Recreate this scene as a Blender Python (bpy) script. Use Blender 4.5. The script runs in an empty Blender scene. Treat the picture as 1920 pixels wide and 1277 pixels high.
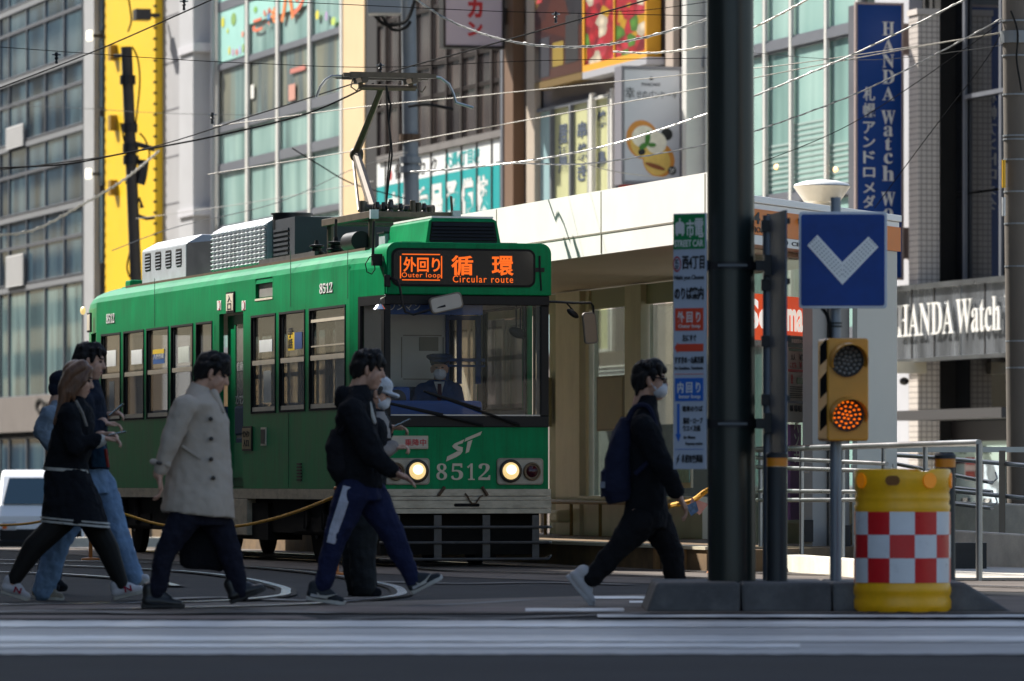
import bpy, math, random
from math import sin, cos, pi, radians, sqrt, atan2
from mathutils import Vector, Matrix
random.seed(7)
SC = bpy.context.scene
COL = SC.collection
# ------------------------------------------------------------------ camera: 200 mm lens, eye 0.82 m above the crossing
F, HY, CX, CZ = 10667.0, 903.0, 960.0, 0.82
cam = bpy.data.cameras.new('camera')
cam.sensor_width = 36.0; cam.lens = F / 1920 * 36
cam.shift_y = (HY - 638.5) / 1920
cam.clip_start = 0.5; cam.clip_end = 3000
cam.dof.use_dof = True; cam.dof.focus_distance = 53.5; cam.dof.aperture_fstop = 4.8
cam_ob = bpy.data.objects.new('camera', cam); COL.objects.link(cam_ob)
cam_ob.location = (0, 0, CZ); cam_ob.rotation_euler = (pi/2, 0, 0)
SC.camera = cam_ob
# ------------------------------------------------------------------ sky and sun (from behind left, 40 degrees up)
SHADE_H = 30.3                                                     # height of the shading block across the street
SUN_H = Vector((-0.70, 0.71, 0)).normalized(); ELEV = radians(41)
world = bpy.data.worlds.new('World'); SC.world = world; world.use_nodes = True
wn = world.node_tree
sky = wn.nodes.new('ShaderNodeTexSky'); sky.sky_type = 'NISHITA'; sky.sun_disc = False
sky.sun_elevation = ELEV; sky.sun_rotation = atan2(SUN_H.x, SUN_H.y)
sky.air_density = 1.0; sky.dust_density = 1.6; sky.ozone_density = 0.55
wn.links.new(sky.outputs[0], wn.nodes['Background'].inputs[0])
wn.nodes['Background'].inputs[1].default_value = 0.09
sl = bpy.data.lights.new('sun', 'SUN'); sl.energy = 5.0; sl.angle = radians(0.6); sl.color = (1.0, 0.955, 0.88)
so = bpy.data.objects.new('sun', sl); COL.objects.link(so)
sd = Vector((SUN_H.x*cos(ELEV), SUN_H.y*cos(ELEV), sin(ELEV)))
so.rotation_euler = sd.to_track_quat('Z', 'Y').to_euler(); so.location = (-30, 60, 60)
SC.view_settings.view_transform = 'Standard'; SC.view_settings.look = 'None'
SC.view_settings.exposure = 1.12; SC.view_settings.gamma = 1.0
SC.render.film_transparent = False
SC.cycles.max_bounces = 8; SC.cycles.transparent_max_bounces = 24
SC.cycles.sample_clamp_indirect = 4.0
SC.cycles.use_denoising = True
# ------------------------------------------------------------------ frames: street frame (b across, a along the tram track, z up)
TH = math.atan(3006 / F)
VX, VY = cos(TH), sin(TH); UX, UY = -sin(TH), cos(TH)
OX, OY = -0.433, 54.32
D0 = VX*OX + VY*OY
def sc(px, b): return F * (VX*(px-CX)/F + VY) / (D0 + b)          # pixels per metre on the plane b at column px
def st(px, py, b):                                                # pixel on the plane b = const -> (b, a, z)
    t = (px-CX)/F; Y = (D0+b)/(VX*t+VY); X = t*Y
    return (b, UX*(X-OX)+UY*(Y-OY), CZ+(HY-py)/F*Y)
def sf(px, py, a):                                                # pixel on the plane a = const -> (b, a, z)
    t = (px-CX)/F; b = (t*(OY+a*UY)-OX-a*UX)/(VX-t*VY)
    Y = OY+b*VY+a*UY
    return (b, a, CZ+(HY-py)/F*Y)
def w2s(x, y, z=0): return (VX*(x-OX)+VY*(y-OY), UX*(x-OX)+UY*(y-OY), z)
def s2w(b, a, z=0): return (OX+b*VX+a*UX, OY+b*VY+a*UY, z)
def at(px, py, Y): return ((px-CX)/F*Y, Y, CZ+(HY-py)/F*Y)
def gy(py, z=0): return (CZ-z)*F/(py-HY)
def gp(px, py, z=0):
    Y = gy(py, z); return ((px-CX)/F*Y, Y, z)
# ------------------------------------------------------------------ mesh collector
class MB:
    def __init__(s): s.v = []; s.f = []
    def add(s, vs, fs):
        n = len(s.v); s.v += [tuple(p) for p in vs]; s.f += [tuple(i+n for i in q) for q in fs]; return s
    def box(s, x0, x1, y0, y1, z0, z1):
        return s.add([(x0,y0,z0),(x1,y0,z0),(x1,y1,z0),(x0,y1,z0),(x0,y0,z1),(x1,y0,z1),(x1,y1,z1),(x0,y1,z1)],
                     [(3,2,1,0),(4,5,6,7),(0,1,5,4),(1,2,6,5),(2,3,7,6),(3,0,4,7)])
    def hexa(s, p): return s.add(p, [(3,2,1,0),(4,5,6,7),(0,1,5,4),(1,2,6,5),(2,3,7,6),(3,0,4,7)])
    def prism(s, poly, ext):                                      # poly: 3D points, ext: vector
        n = len(poly); e = Vector(ext)
        vs = list(poly) + [tuple(Vector(p)+e) for p in poly]
        return s.add(vs, [tuple(range(n))[::-1], tuple(range(n, 2*n))] + [(i, (i+1) % n, n+(i+1) % n, n+i) for i in range(n)])
    def cyl(s, p0, p1, r0, r1=None, n=12, cap=True):
        r1 = r0 if r1 is None else r1; p0 = Vector(p0); p1 = Vector(p1); d = (p1-p0).normalized()
        x = d.orthogonal().normalized(); y = d.cross(x); vs = []
        for p, r in ((p0, r0), (p1, r1)):
            vs += [p+(x*cos(2*pi*i/n)+y*sin(2*pi*i/n))*r for i in range(n)]
        fs = [(i, (i+1) % n, n+(i+1) % n, n+i) for i in range(n)]
        if cap: fs += [tuple(range(n))[::-1], tuple(range(n, 2*n))]
        return s.add(vs, fs)
    def tube(s, pts, r, n=8):
        pts = [Vector(p) for p in pts]; m = len(pts); vs = []; x = None
        for i, p in enumerate(pts):
            d = (pts[min(i+1, m-1)]-pts[max(i-1, 0)]).normalized()
            x = d.orthogonal().normalized() if x is None else (x-d*x.dot(d)).normalized()
            y = d.cross(x); rr = r[i] if isinstance(r, (list, tuple)) else r
            vs += [p+(x*cos(2*pi*k/n)+y*sin(2*pi*k/n))*rr for k in range(n)]
        fs = [(i*n+k, i*n+(k+1) % n, (i+1)*n+(k+1) % n, (i+1)*n+k) for i in range(m-1) for k in range(n)]
        fs += [tuple(range(n))[::-1], tuple(range((m-1)*n, m*n))]
        return s.add(vs, fs)
    def lathe(s, c, prof, n=24, ax='z'):                          # prof: (r, h)
        vs = []
        for r, h in prof:
            for k in range(n):
                a = 2*pi*k/n; q = (r*cos(a), r*sin(a), h)
                if ax == 'y': q = (r*cos(a), h, r*sin(a))
                if ax == 'x': q = (h, r*cos(a), r*sin(a))
                vs.append((c[0]+q[0], c[1]+q[1], c[2]+q[2]))
        m = len(prof)
        fs = [(i*n+k, i*n+(k+1) % n, (i+1)*n+(k+1) % n, (i+1)*n+k) for i in range(m-1) for k in range(n)]
        fs += [tuple(range(n))[::-1], tuple(range((m-1)*n, m*n))]
        return s.add(vs, fs)
    def ell(s, c, r, rot=0.0, n=14, m=10):                        # ellipsoid, rot about the depth axis
        vs = []; co, si = cos(rot), sin(rot)
        for i in range(m+1):
            ph = pi*i/m
            for k in range(n):
                a = 2*pi*k/n
                x, y, z = r[0]*sin(ph)*cos(a), r[1]*sin(ph)*sin(a), r[2]*cos(ph)
                vs.append((c[0]+x*co+z*si, c[1]+y, c[2]-x*si+z*co))
        fs = [(i*n+k, i*n+(k+1) % n, (i+1)*n+(k+1) % n, (i+1)*n+k) for i in range(m) for k in range(n)]
        return s.add(vs, fs)
    def cap(s, p0, r0, p1, r1, ky=1.0, n=12):                     # tapered capsule, flattened in depth by ky
        p0 = Vector(p0); p1 = Vector(p1); d = p1-p0
        L = d.length; d = d/L if L > 1e-6 else Vector((0,0,1)); yv = Vector((0,1,0))
        x = d.cross(yv); x = x.normalized() if x.length > 1e-4 else Vector((1,0,0)); y = d.cross(x).normalized()
        rings = [(p0, r0, -h) for h in (90, 60, 30, 0)] + [(p1, r1, h) for h in (0, 30, 60, 90)]; vs = []
        for p, r, h in rings:
            hr = radians(h); c = p+d*(r*sin(hr)); q = max(r*cos(hr), 1e-4)
            for k in range(n):
                a = 2*pi*k/n; vs.append(c+x*(q*cos(a))+y*(q*sin(a)*ky))
        m = len(rings)
        fs = [(i*n+k, i*n+(k+1) % n, (i+1)*n+(k+1) % n, (i+1)*n+k) for i in range(m-1) for k in range(n)]
        fs += [tuple(range(n))[::-1], tuple(range((m-1)*n, m*n))]
        return s.add(vs, fs)
    def chain(s, pts, rs, ky=1.0):
        for i in range(len(pts)-1): s.cap(pts[i], rs[i], pts[i+1], rs[i+1], ky)
        return s
    def loft(s, rows, n=20, pw=2.4):                              # rows: (z, xl, xr, half depth, depth centre) or with tilt z at right
        vs = []
        for r in rows:
            z, xl, xr, hy, yc = r[:5]; dz = r[5] if len(r) > 5 else 0
            for k in range(n):
                a = 2*pi*k/n; c, q = cos(a), sin(a)
                ex = math.copysign(abs(c)**(2/pw), c); ey = math.copysign(abs(q)**(2/pw), q)
                vs.append(((xl+xr)/2+(xr-xl)/2*ex, yc+hy*ey, z+dz*ex))
        m = len(rows)
        fs = [(i*n+k, i*n+(k+1) % n, (i+1)*n+(k+1) % n, (i+1)*n+k) for i in range(m-1) for k in range(n)]
        fs += [tuple(range(n))[::-1], tuple(range((m-1)*n, m*n))]
        return s.add(vs, fs)
def rrect(x0, x1, z0, z1, r, n=5, corners=(1,1,1,1)):             # rounded rectangle in 2D (corners: lower left, lower right, upper right, upper left)
    out = []
    for (cx, cz, a0, on, kx, kz) in ((x0+r, z0+r, 180, corners[0], x0, z0), (x1-r, z0+r, 270, corners[1], x1, z0),
                                     (x1-r, z1-r, 0, corners[2], x1, z1), (x0+r, z1-r, 90, corners[3], x0, z1)):
        if on: out += [(cx+r*cos(radians(a0+90*i/n)), cz+r*sin(radians(a0+90*i/n))) for i in range(n+1)]
        else: out.append((kx, kz))
    return out
ORG = {}
def mesh_of(mb, name, org=(0,0,0)):
    me = bpy.data.meshes.new(name)
    me.from_pydata([(p[0]-org[0], p[1]-org[1], p[2]-org[2]) for p in mb.v], [], mb.f)
    import bmesh
    bm = bmesh.new(); bm.from_mesh(me); bmesh.ops.recalc_face_normals(bm, faces=bm.faces); bm.to_mesh(me); bm.free()
    return me
def tag(o, label=None, cat=None, group=None, kind=None):
    if label: o['label'] = label
    if cat: o['category'] = cat
    if group: o['group'] = group
    if kind: o['kind'] = kind
    return o
def thing(name, label, cat, loc=(0,0,0), frame='s', group=None):
    o = bpy.data.objects.new(name, None); COL.objects.link(o); o.empty_display_size = 0.2
    if frame == 's': o.location = s2w(*loc); o.rotation_euler = (0, 0, TH)
    else: o.location = loc
    ORG[o.name] = tuple(loc); return tag(o, label, cat, group)
def finish(o, smooth=False, bev=0, angle=35):
    if smooth:
        for p in o.data.polygons: p.use_smooth = True
        try: o.data.set_sharp_from_angle(angle=radians(angle))
        except Exception: pass
    if bev:
        m = o.modifiers.new('bevel', 'BEVEL'); m.width = bev; m.segments = 2; m.limit_method = 'ANGLE'; m.angle_limit = radians(40)
    return o
def part(name, mb, m, parent, smooth=False, bev=0, label=None, kind=None, angle=35):
    org = ORG[parent.name]
    o = bpy.data.objects.new(name, mesh_of(mb, name, org)); COL.objects.link(o)
    o.data.materials.append(m); o.parent = parent; ORG[o.name] = org
    if label: o['label'] = label
    if kind: o['kind'] = kind
    return finish(o, smooth, bev, angle)
def solo(name, label, cat, mb, m, loc=(0,0,0), frame='s', group=None, kind=None, smooth=False, bev=0):
    o = bpy.data.objects.new(name, mesh_of(mb, name, loc)); COL.objects.link(o); o.data.materials.append(m)
    if frame == 's': o.location = s2w(*loc); o.rotation_euler = (0, 0, TH)
    else: o.location = loc
    ORG[o.name] = tuple(loc); tag(o, label, cat, group, kind); return finish(o, smooth, bev)
def copy_tree(o, parent=None):
    c = o.copy(); COL.objects.link(c)
    if parent: c.parent = parent
    for ch in list(o.children): copy_tree(ch, c)
    return c
# ------------------------------------------------------------------ writing
_tc = {}
def glyphs(s, depth=0.02, off=0.0, spacing=1.0):
    k = (s, depth, off, spacing)
    if k in _tc: return _tc[k]
    c = bpy.data.curves.new('lettering', 'FONT'); c.body = s; c.extrude = depth; c.offset = off; c.resolution_u = 3; c.space_character = spacing
    o = bpy.data.objects.new('lettering', c); COL.objects.link(o)
    dg = bpy.context.evaluated_depsgraph_get(); me = bpy.data.meshes.new_from_object(o.evaluated_get(dg))
    v = [tuple(p.co) for p in me.vertices]; f = [tuple(p.vertices) for p in me.polygons]
    bpy.data.objects.remove(o); bpy.data.curves.remove(c); bpy.data.meshes.remove(me)
    _tc[k] = (v, f); return _tc[k]
def text(mb, s, o, R, U, w, h, thick=0.004, off=0.0, spacing=1.0):   # fills the box (o, R*w, U*h); stands thick proud of it, towards U x R side = viewer
    v, f = glyphs(s, 0.02, off, spacing)
    if not v: return mb
    R = Vector(R); U = Vector(U); N = R.cross(U)
    x0 = min(p[0] for p in v); x1 = max(p[0] for p in v); y0 = min(p[1] for p in v); y1 = max(p[1] for p in v)
    o = Vector(o)
    mb.add([o+R*((p[0]-x0)/(x1-x0)*w)+U*((p[1]-y0)/(y1-y0)*h)+N*(p[2]/0.02*thick/2+thick/2) for p in v], f)
    return mb
def serif(s):
    out = ''
    for ch in s:
        if 'A' <= ch <= 'Z': out += chr(0x1D400+ord(ch)-65)
        elif 'a' <= ch <= 'z': out += chr(0x1D41A+ord(ch)-97)
        elif '0' <= ch <= '9': out += chr(0x1D7CE+ord(ch)-48)
        else: out += ch
    return out
# ------------------------------------------------------------------ materials
def lin(c):
    if isinstance(c, str):
        c = c.lstrip('#'); c = [int(c[i:i+2], 16) for i in (0, 2, 4)]
    return tuple(((x/255)/12.92 if x/255 <= 0.04045 else ((x/255+0.055)/1.055)**2.4) for x in c)+(1,)
MATS = {}
def mat(name, col, rough=0.6, metal=0.0, var=None, bump=None, emit=None, es=1.0, coat=0.0, spec=0.5, stretch=(1,1,1), dirt=None, col2=None):
    if name in MATS: return MATS[name]
    m = bpy.data.materials.new(name); m.use_nodes = True; N = m.node_tree.nodes; L = m.node_tree.links; p = N['Principled BSDF']
    c = lin(col) if isinstance(col, str) else tuple(col)+(1,)
    p.inputs['Base Color'].default_value = c; p.inputs['Roughness'].default_value = rough; p.inputs['Metallic'].default_value = metal
    p.inputs['Specular IOR Level'].default_value = spec; p.inputs['Coat Weight'].default_value = coat
    if emit: p.inputs['Emission Color'].default_value = lin(emit); p.inputs['Emission Strength'].default_value = es
    if var or bump or dirt:
        tc = N.new('ShaderNodeTexCoord'); mp = N.new('ShaderNodeMapping'); mp.inputs['Scale'].default_value = stretch
        L.new(tc.outputs['Object'], mp.inputs[0])
    last = None
    if var:
        n = N.new('ShaderNodeTexNoise'); n.inputs['Scale'].default_value = var[0]; n.inputs['Detail'].default_value = 6; n.inputs['Roughness'].default_value = 0.65
        L.new(mp.outputs[0], n.inputs['Vector'])
        r = N.new('ShaderNodeValToRGB'); r.color_ramp.elements[0].position = 0.32; r.color_ramp.elements[1].position = 0.68
        k = var[1]; c2 = lin(col2) if col2 else tuple(min(1, x*(1+k)) for x in c[:3])+(1,)
        r.color_ramp.elements[0].color = tuple(x*(1-k) for x in c[:3])+(1,) if not col2 else c; r.color_ramp.elements[1].color = c2
        L.new(n.outputs['Fac'], r.inputs[0]); L.new(r.outputs[0], p.inputs['Base Color']); last = r.outputs[0]
        rr = N.new('ShaderNodeMapRange'); rr.inputs[3].default_value = max(0.02, rough-0.1); rr.inputs[4].default_value = min(1, rough+0.1)
        L.new(n.outputs['Fac'], rr.inputs[0]); L.new(rr.outputs[0], p.inputs['Roughness'])
    if dirt:                                                       # (colour, scale, amount, stretch): grime patches with a shape of their own
        mp2 = N.new('ShaderNodeMapping'); mp2.inputs['Scale'].default_value = dirt[3] if len(dirt) > 3 else (1,1,1); L.new(tc.outputs['Object'], mp2.inputs[0])
        n = N.new('ShaderNodeTexNoise'); n.inputs['Scale'].default_value = dirt[1]; n.inputs['Detail'].default_value = 8; n.inputs['Roughness'].default_value = 0.7
        L.new(mp2.outputs[0], n.inputs['Vector'])
        r = N.new('ShaderNodeMapRange'); r.inputs[1].default_value = 0.45; r.inputs[2].default_value = 0.75; r.inputs[4].default_value = dirt[2]
        L.new(n.outputs['Fac'], r.inputs[0])
        mx = N.new('ShaderNodeMix'); mx.data_type = 'RGBA'; L.new(r.outputs[0], mx.inputs[0])
        if last: L.new(last, mx.inputs[6])
        else: mx.inputs[6].default_value = c
        mx.inputs[7].default_value = lin(dirt[0]); L.new(mx.outputs[2], p.inputs['Base Color'])
    if bump:
        n = N.new('ShaderNodeTexNoise'); n.inputs['Scale'].default_value = bump[0]; n.inputs['Detail'].default_value = 5
        L.new(mp.outputs[0], n.inputs['Vector'])
        bp = N.new('ShaderNodeBump'); bp.inputs['Strength'].default_value = bump[1]; bp.inputs['Distance'].default_value = bump[2] if len(bump) > 2 else 0.02
        L.new(n.outputs['Fac'], bp.inputs['Height']); L.new(bp.outputs[0], p.inputs['Normal'])
    MATS[name] = m; return m
def glass(name, tint=(0.8,0.85,0.85), base=0.06, amount=0.8, dirtcol=None, dirtamt=0.0, rough=0.01):
    m = bpy.data.materials.new(name); m.use_nodes = True; N = m.node_tree.nodes; L = m.node_tree.links
    N.remove(N['Principled BSDF']); out = N['Material Output']
    t = N.new('ShaderNodeBsdfTransparent'); t.inputs[0].default_value = tuple(tint)+(1,)
    g = N.new('ShaderNodeBsdfGlossy'); g.inputs['Roughness'].default_value = rough
    lw = N.new('ShaderNodeLayerWeight'); lw.inputs[0].default_value = 0.5
    pw = N.new('ShaderNodeMath'); pw.operation = 'POWER'; pw.inputs[1].default_value = 3.5; L.new(lw.outputs['Facing'], pw.inputs[0])
    ma = N.new('ShaderNodeMath'); ma.operation = 'MULTIPLY_ADD'; ma.inputs[1].default_value = amount; ma.inputs[2].default_value = base; L.new(pw.outputs[0], ma.inputs[0])
    mx = N.new('ShaderNodeMixShader'); L.new(ma.outputs[0], mx.inputs[0]); L.new(t.outputs[0], mx.inputs[1]); L.new(g.outputs[0], mx.inputs[2])
    res = mx.outputs[0]
    if dirtcol:
        d = N.new('ShaderNodeBsdfDiffuse'); d.inputs[0].default_value = lin(dirtcol)
        tc = N.new('ShaderNodeTexCoord'); n = N.new('ShaderNodeTexNoise'); n.inputs['Scale'].default_value = 3; n.inputs['Detail'].default_value = 6
        L.new(tc.outputs['Object'], n.inputs['Vector'])
        r = N.new('ShaderNodeMapRange'); r.inputs[1].default_value = 0.3; r.inputs[2].default_value = 0.8; r.inputs[3].default_value = dirtamt*0.5; r.inputs[4].default_value = dirtamt*1.4
        L.new(n.outputs['Fac'], r.inputs[0])
        m2 = N.new('ShaderNodeMixShader'); L.new(r.outputs[0], m2.inputs[0]); L.new(res, m2.inputs[1]); L.new(d.outputs[0], m2.inputs[2]); res = m2.outputs[0]
    L.new(res, out.inputs[0]); MATS[name] = m; return m
def pane_mat(name, cols, rough=0.06, scale=0.6, spec=0.6, stretch=(1,1,0.15)):   # city windows: what stands behind them (blinds, curtains, dark rooms) differs per pane
    m = bpy.data.materials.new(name); m.use_nodes = True; N = m.node_tree.nodes; L = m.node_tree.links; p = N['Principled BSDF']
    oi = N.new('ShaderNodeObjectInfo'); tc = N.new('ShaderNodeTexCoord'); mp = N.new('ShaderNodeMapping'); mp.inputs['Scale'].default_value = stretch
    ad = N.new('ShaderNodeVectorMath'); ad.operation = 'ADD'; L.new(tc.outputs['Object'], ad.inputs[0])
    ml = N.new('ShaderNodeVectorMath'); ml.operation = 'SCALE'; ml.inputs['Scale'].default_value = 37; cb = N.new('ShaderNodeCombineXYZ')
    for i in range(3): L.new(oi.outputs['Random'], cb.inputs[i])
    L.new(cb.outputs[0], ml.inputs[0]); L.new(ml.outputs[0], ad.inputs[1]); L.new(ad.outputs[0], mp.inputs[0])
    n = N.new('ShaderNodeTexNoise'); n.inputs['Scale'].default_value = scale; n.inputs['Detail'].default_value = 3; L.new(mp.outputs[0], n.inputs['Vector'])
    r = N.new('ShaderNodeValToRGB'); e = r.color_ramp.elements
    pos = [0.3+0.4*i/(len(cols)-1) for i in range(len(cols))]
    e[0].position = pos[0]; e[0].color = lin(cols[0]); e[1].position = pos[-1]; e[1].color = lin(cols[-1])
    for i in range(1, len(cols)-1): q = e.new(pos[i]); q.color = lin(cols[i])
    L.new(n.outputs['Fac'], r.inputs[0]); L.new(r.outputs[0], p.inputs['Base Color'])
    p.inputs['Roughness'].default_value = rough; p.inputs['Specular IOR Level'].default_value = spec
    MATS[name] = m; return m
M_GREEN = mat('tram_green', (0.001, 0.215, 0.074), 0.36, var=(2.2, 0.18), coat=0.0, spec=0.10, dirt=('#1e3320', 3.0, 0.40, (7,7,0.5)))
M_CREAM = mat('tram_cream', '#b9ad96', 0.5, var=(5, 0.12), dirt=('#4a3a28', 5.0, 0.55, (1,1,3)))
M_SASH = mat('sash_cream', '#d9cdb8', 0.45, var=(8, 0.08))
M_BLACK = mat('black_trim', (0.008,0.008,0.009), 0.45, var=(6, 0.2), spec=0.25)
M_RUB = mat('black_rubber', (0.009,0.009,0.009), 0.7, spec=0.2)
M_UNDER = mat('underframe_black', (0.010,0.009,0.008), 0.8, var=(6, 0.4), spec=0.15)
M_BAR = mat('guard_bar', '#4c4a48', 0.5, metal=0.3, var=(10, 0.25))
M_ROOFG = mat('roof_grey', '#aeb4bb', 0.45, var=(3, 0.08), dirt=('#6b655a', 4, 0.35))
M_NAVYG = mat('roof_dark', '#2b3038', 0.5, var=(4, 0.15))
M_PANTO = mat('panto_iron', '#564c40', 0.5, metal=0.35, var=(12, 0.25))
M_STEEL = mat('steel', '#9a9da0', 0.3, metal=0.9, var=(1.5, 0.08))
M_CHROME = mat('chrome', '#d8d8d8', 0.12, metal=1.0)
M_DKM = mat('dark_metal', '#2a2a2c', 0.45, metal=0.4, var=(8, 0.2))
M_WHITE = mat('white_enamel', '#e2e1dc', 0.45, var=(3, 0.04))
M_GLASS = glass('tram_glass', (0.79,0.80,0.80), 0.07, 0.7, '#8a8a84', 0.035)
M_WIND = glass('windscreen_glass', (0.96,0.97,0.98), 0.035, 0.8, '#8a8f94', 0.010)
M_INT = mat('tram_interior', '#c4c2ba', 0.6, var=(2, 0.06))
M_INTF = mat('tram_floor', '#4b4640', 0.7, var=(4, 0.1))
M_SEAT = mat('seat_cloth', '#31465c', 0.9, var=(20, 0.2))
M_BLUE = mat('blue_shade', '#1d4a8a', 0.6, var=(3, 0.08))
M_LED = mat('orange_led', '#201006', 0.5, emit='#ff6a10', es=0.5)
M_LAMP = mat('headlamp_glow', '#c9b890', 0.3, emit='#ffd88c', es=0.40, var=(14,0.5))
M_TXTB = mat('black_lettering', (0.012,0.012,0.014), 0.6)
M_TXTW = mat('white_lettering', '#d9d8d4', 0.5)
M_TXTR = mat('red_lettering', '#b3262c', 0.6)
# ------------------------------------------------------------------ ground
def ground_z(a): t = max(0.0, a-14.0); return -0.0129*t*t/(t+6.0)
M_ASPH = mat('asphalt', (0.026,0.027,0.029), 0.85, spec=0.12, var=(0.9, 0.35), bump=(60, 0.5, 0.012), dirt=('#1d1e22', 0.45, 0.75, (0.6,0.5,1)))
M_TRACKBED = mat('track_paving', (0.125,0.105,0.090), 0.8, spec=0.15, var=(1.2, 0.35), bump=(40, 0.3, 0.01), dirt=('#3a3332', 0.9, 0.6, (1,0.5,1)))
M_PAVE = mat('sidewalk_paving', (0.36,0.34,0.30), 0.85, var=(2, 0.12), bump=(30, 0.3, 0.01))
M_PAINT = mat('worn_road_paint', (0.52,0.53,0.53), 0.42, var=(1.2, 0.3), dirt=('#3c3e42', 1.3, 0.95, (0.5,1.0,1)))
M_RAIL = mat('rail_steel', '#b8bcc2', 0.22, metal=1.0, var=(5, 0.1))
M_CONC = mat('concrete', (0.74,0.68,0.56), 0.85, var=(3, 0.12), bump=(40, 0.3, 0.01), dirt=('#6a6252', 2, 0.35))
g = MB(); bs = [-900,-300,-120,-60,-30,-15,-8,-4,0,4,8,15,30,60,120,300,900]; As = [-400,-150,-80]+[-56+4*i for i in range(60)]+[220,300,500,900,1500]
for a in As:
    for b in bs: g.add([(b, a, ground_z(a))], [])
nb = len(bs)
for i in range(len(As)-1):
    for j in range(nb-1): g.f.append((i*nb+j, i*nb+j+1, (i+1)*nb+j+1, (i+1)*nb+j))
solo('road', None, None, g, M_ASPH, kind='structure')
def strip(pts, w, z=0.004, z2=None):                              # a flat ribbon through world points
    m = MB(); n = len(pts)
    for i, p in enumerate(pts):
        p = Vector((p[0], p[1], 0)); d = Vector(pts[min(i+1, n-1)][:2])-Vector(pts[max(i-1, 0)][:2]); d = Vector((d.x, d.y, 0)).normalized(); q = Vector((-d.y, d.x, 0))
        zz = z + ground_z(w2s(p.x, p.y)[1])
        m.v += [tuple(p+q*w/2+Vector((0,0,zz))), tuple(p-q*w/2+Vector((0,0,zz)))]
    m.f += [(2*i, 2*i+1, 2*i+3, 2*i+2) for i in range(n-1)]
    return m
def smooth_path(pts, k=8):
    out = []; n = len(pts)
    for i in range(n-1):
        p0, p1, p2, p3 = [Vector(pts[max(0, min(n-1, j))]) for j in (i-1, i, i+1, i+2)]
        for t in range(k):
            t /= k; out.append(0.5*((2*p1)+(p2-p0)*t+(2*p0-5*p1+4*p2-p3)*t*t+(3*p1-p0-3*p2+p3)*t**3))
    out.append(Vector(pts[-1])); return out
# the paved track bed, a broad strip under the tram that swings right at the crossing
bed = [s2w(0, 60), s2w(0, 30), s2w(0, 10), s2w(0, 0), s2w(0.2, -5), s2w(1.2, -9.5), s2w(3.2, -13.5), s2w(6.5, -17)]
solo('track_bed', None, None, strip(smooth_path(bed), 3.6, 0.004), M_TRACKBED, frame='w', kind='structure')
m = MB(); m.add([gp(-40,1152), gp(1950,1152), gp(1950,1120), gp(1230,1116), gp(700,1130), gp(-40,1134)], [(0,1,2,3,4,5)]); m.v = [(x,y,0.008) for x,y,z in m.v]
solo('crossing_paving', None, None, m, M_TRACKBED, frame='w', kind='structure')
# rails: the tram's own pair, swinging right in front of it, and an older curve coming from the left
rails = []
for o in (-0.535, 0.535):
    pts = [s2w(o, 55), s2w(o, 30), s2w(o, 10), s2w(o, 1)]
    if o < 0: pts += [gp(830,1072), gp(1000,1076.5), gp(1225,1083), gp(1500,1092), gp(2000,1106)]
    else: pts += [gp(1090,1067), gp(1225,1071), gp(1500,1079), gp(2000,1090)]
    rails.append((pts, 'steel tram rail under the green tram, the %s of the pair, bending right' % ('nearer' if o < 0 else 'farther')))
rails.append(([gp(-60,1058), gp(120,1063), gp(330,1073), gp(450,1086), gp(525,1103), gp(536,1112), gp(520,1121), gp(400,1131), gp(150,1136), gp(-60,1138)], 'curved rail looping behind the trench coat walker, bluish with skylight'))
rails.append(([gp(-60,1051), gp(230,1056), gp(430,1063), gp(600,1078), gp(720,1098), gp(752,1111), gp(735,1122), gp(600,1135), gp(400,1142), gp(100,1147)], 'curved rail looping under the feet of the striped trousers walker'))
rails.append(([gp(-60,1074), gp(90,1078), gp(200,1085), gp(300,1095), gp(330,1102)], 'short curved rail beside the shoes of the long haired woman'))
for pts, lb in rails:
    pts = smooth_path([tuple(p[:2])+(0,) for p in pts], 10)
    r = thing('tram_rail', lb, 'rail', (0,0,0), 'w', 'tram rails set in the paving')
    part('rail_head', strip(pts, 0.07, 0.018), M_RAIL, r)
    part('groove', strip(pts, 0.16, 0.013), M_UNDER, r)
# worn white paint across the crossing
def paint(px0, px1, y0, y1, slope=0.0, z=0.008):
    m = MB(); n = max(6, int((px1-px0)/22)); J = min(0.6, (y1-y0)*0.05)
    for i in range(n+1):
        px = px0+(px1-px0)*i/n; d = slope*(px-px0); m.v += [gp(px, y0+d+random.uniform(-J, J))[:2]+(z,), gp(px, y1+d+random.uniform(-J, J))[:2]+(z,)]
    m.f += [(2*i, 2*i+1, 2*i+3, 2*i+2) for i in range(n) ]
    return m
M_FAINT = mat('faint_road_paint', (0.24,0.25,0.255), 0.55, var=(1.5, 0.3), dirt=('#33363a', 0.8, 0.8, (0.4,0.9,1)))
for px0, px1, y0, y1, mm, zz_ in ((-120,2050,1165,1229,M_FAINT,0.006), (-120,2050,1169,1179,M_PAINT,0.011), (-120,2050,1196,1207,M_PAINT,0.011), (-120,1500,1210,1218,M_PAINT,0.011)):
    solo('crossing_line', None, None, paint(px0, px1, y0, y1, z=zz_), mm, frame='w', kind='structure')
for px0, px1, y0, y1 in ((985,1170,1144,1150), (1105,1235,1121,1126), (1180,1240,1130,1134), (1120,1980,1156,1161)):
    solo('road_marking', None, None, paint(px0, px1, y0, y1, z=0.013), M_PAINT, frame='w', kind='structure')
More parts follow.
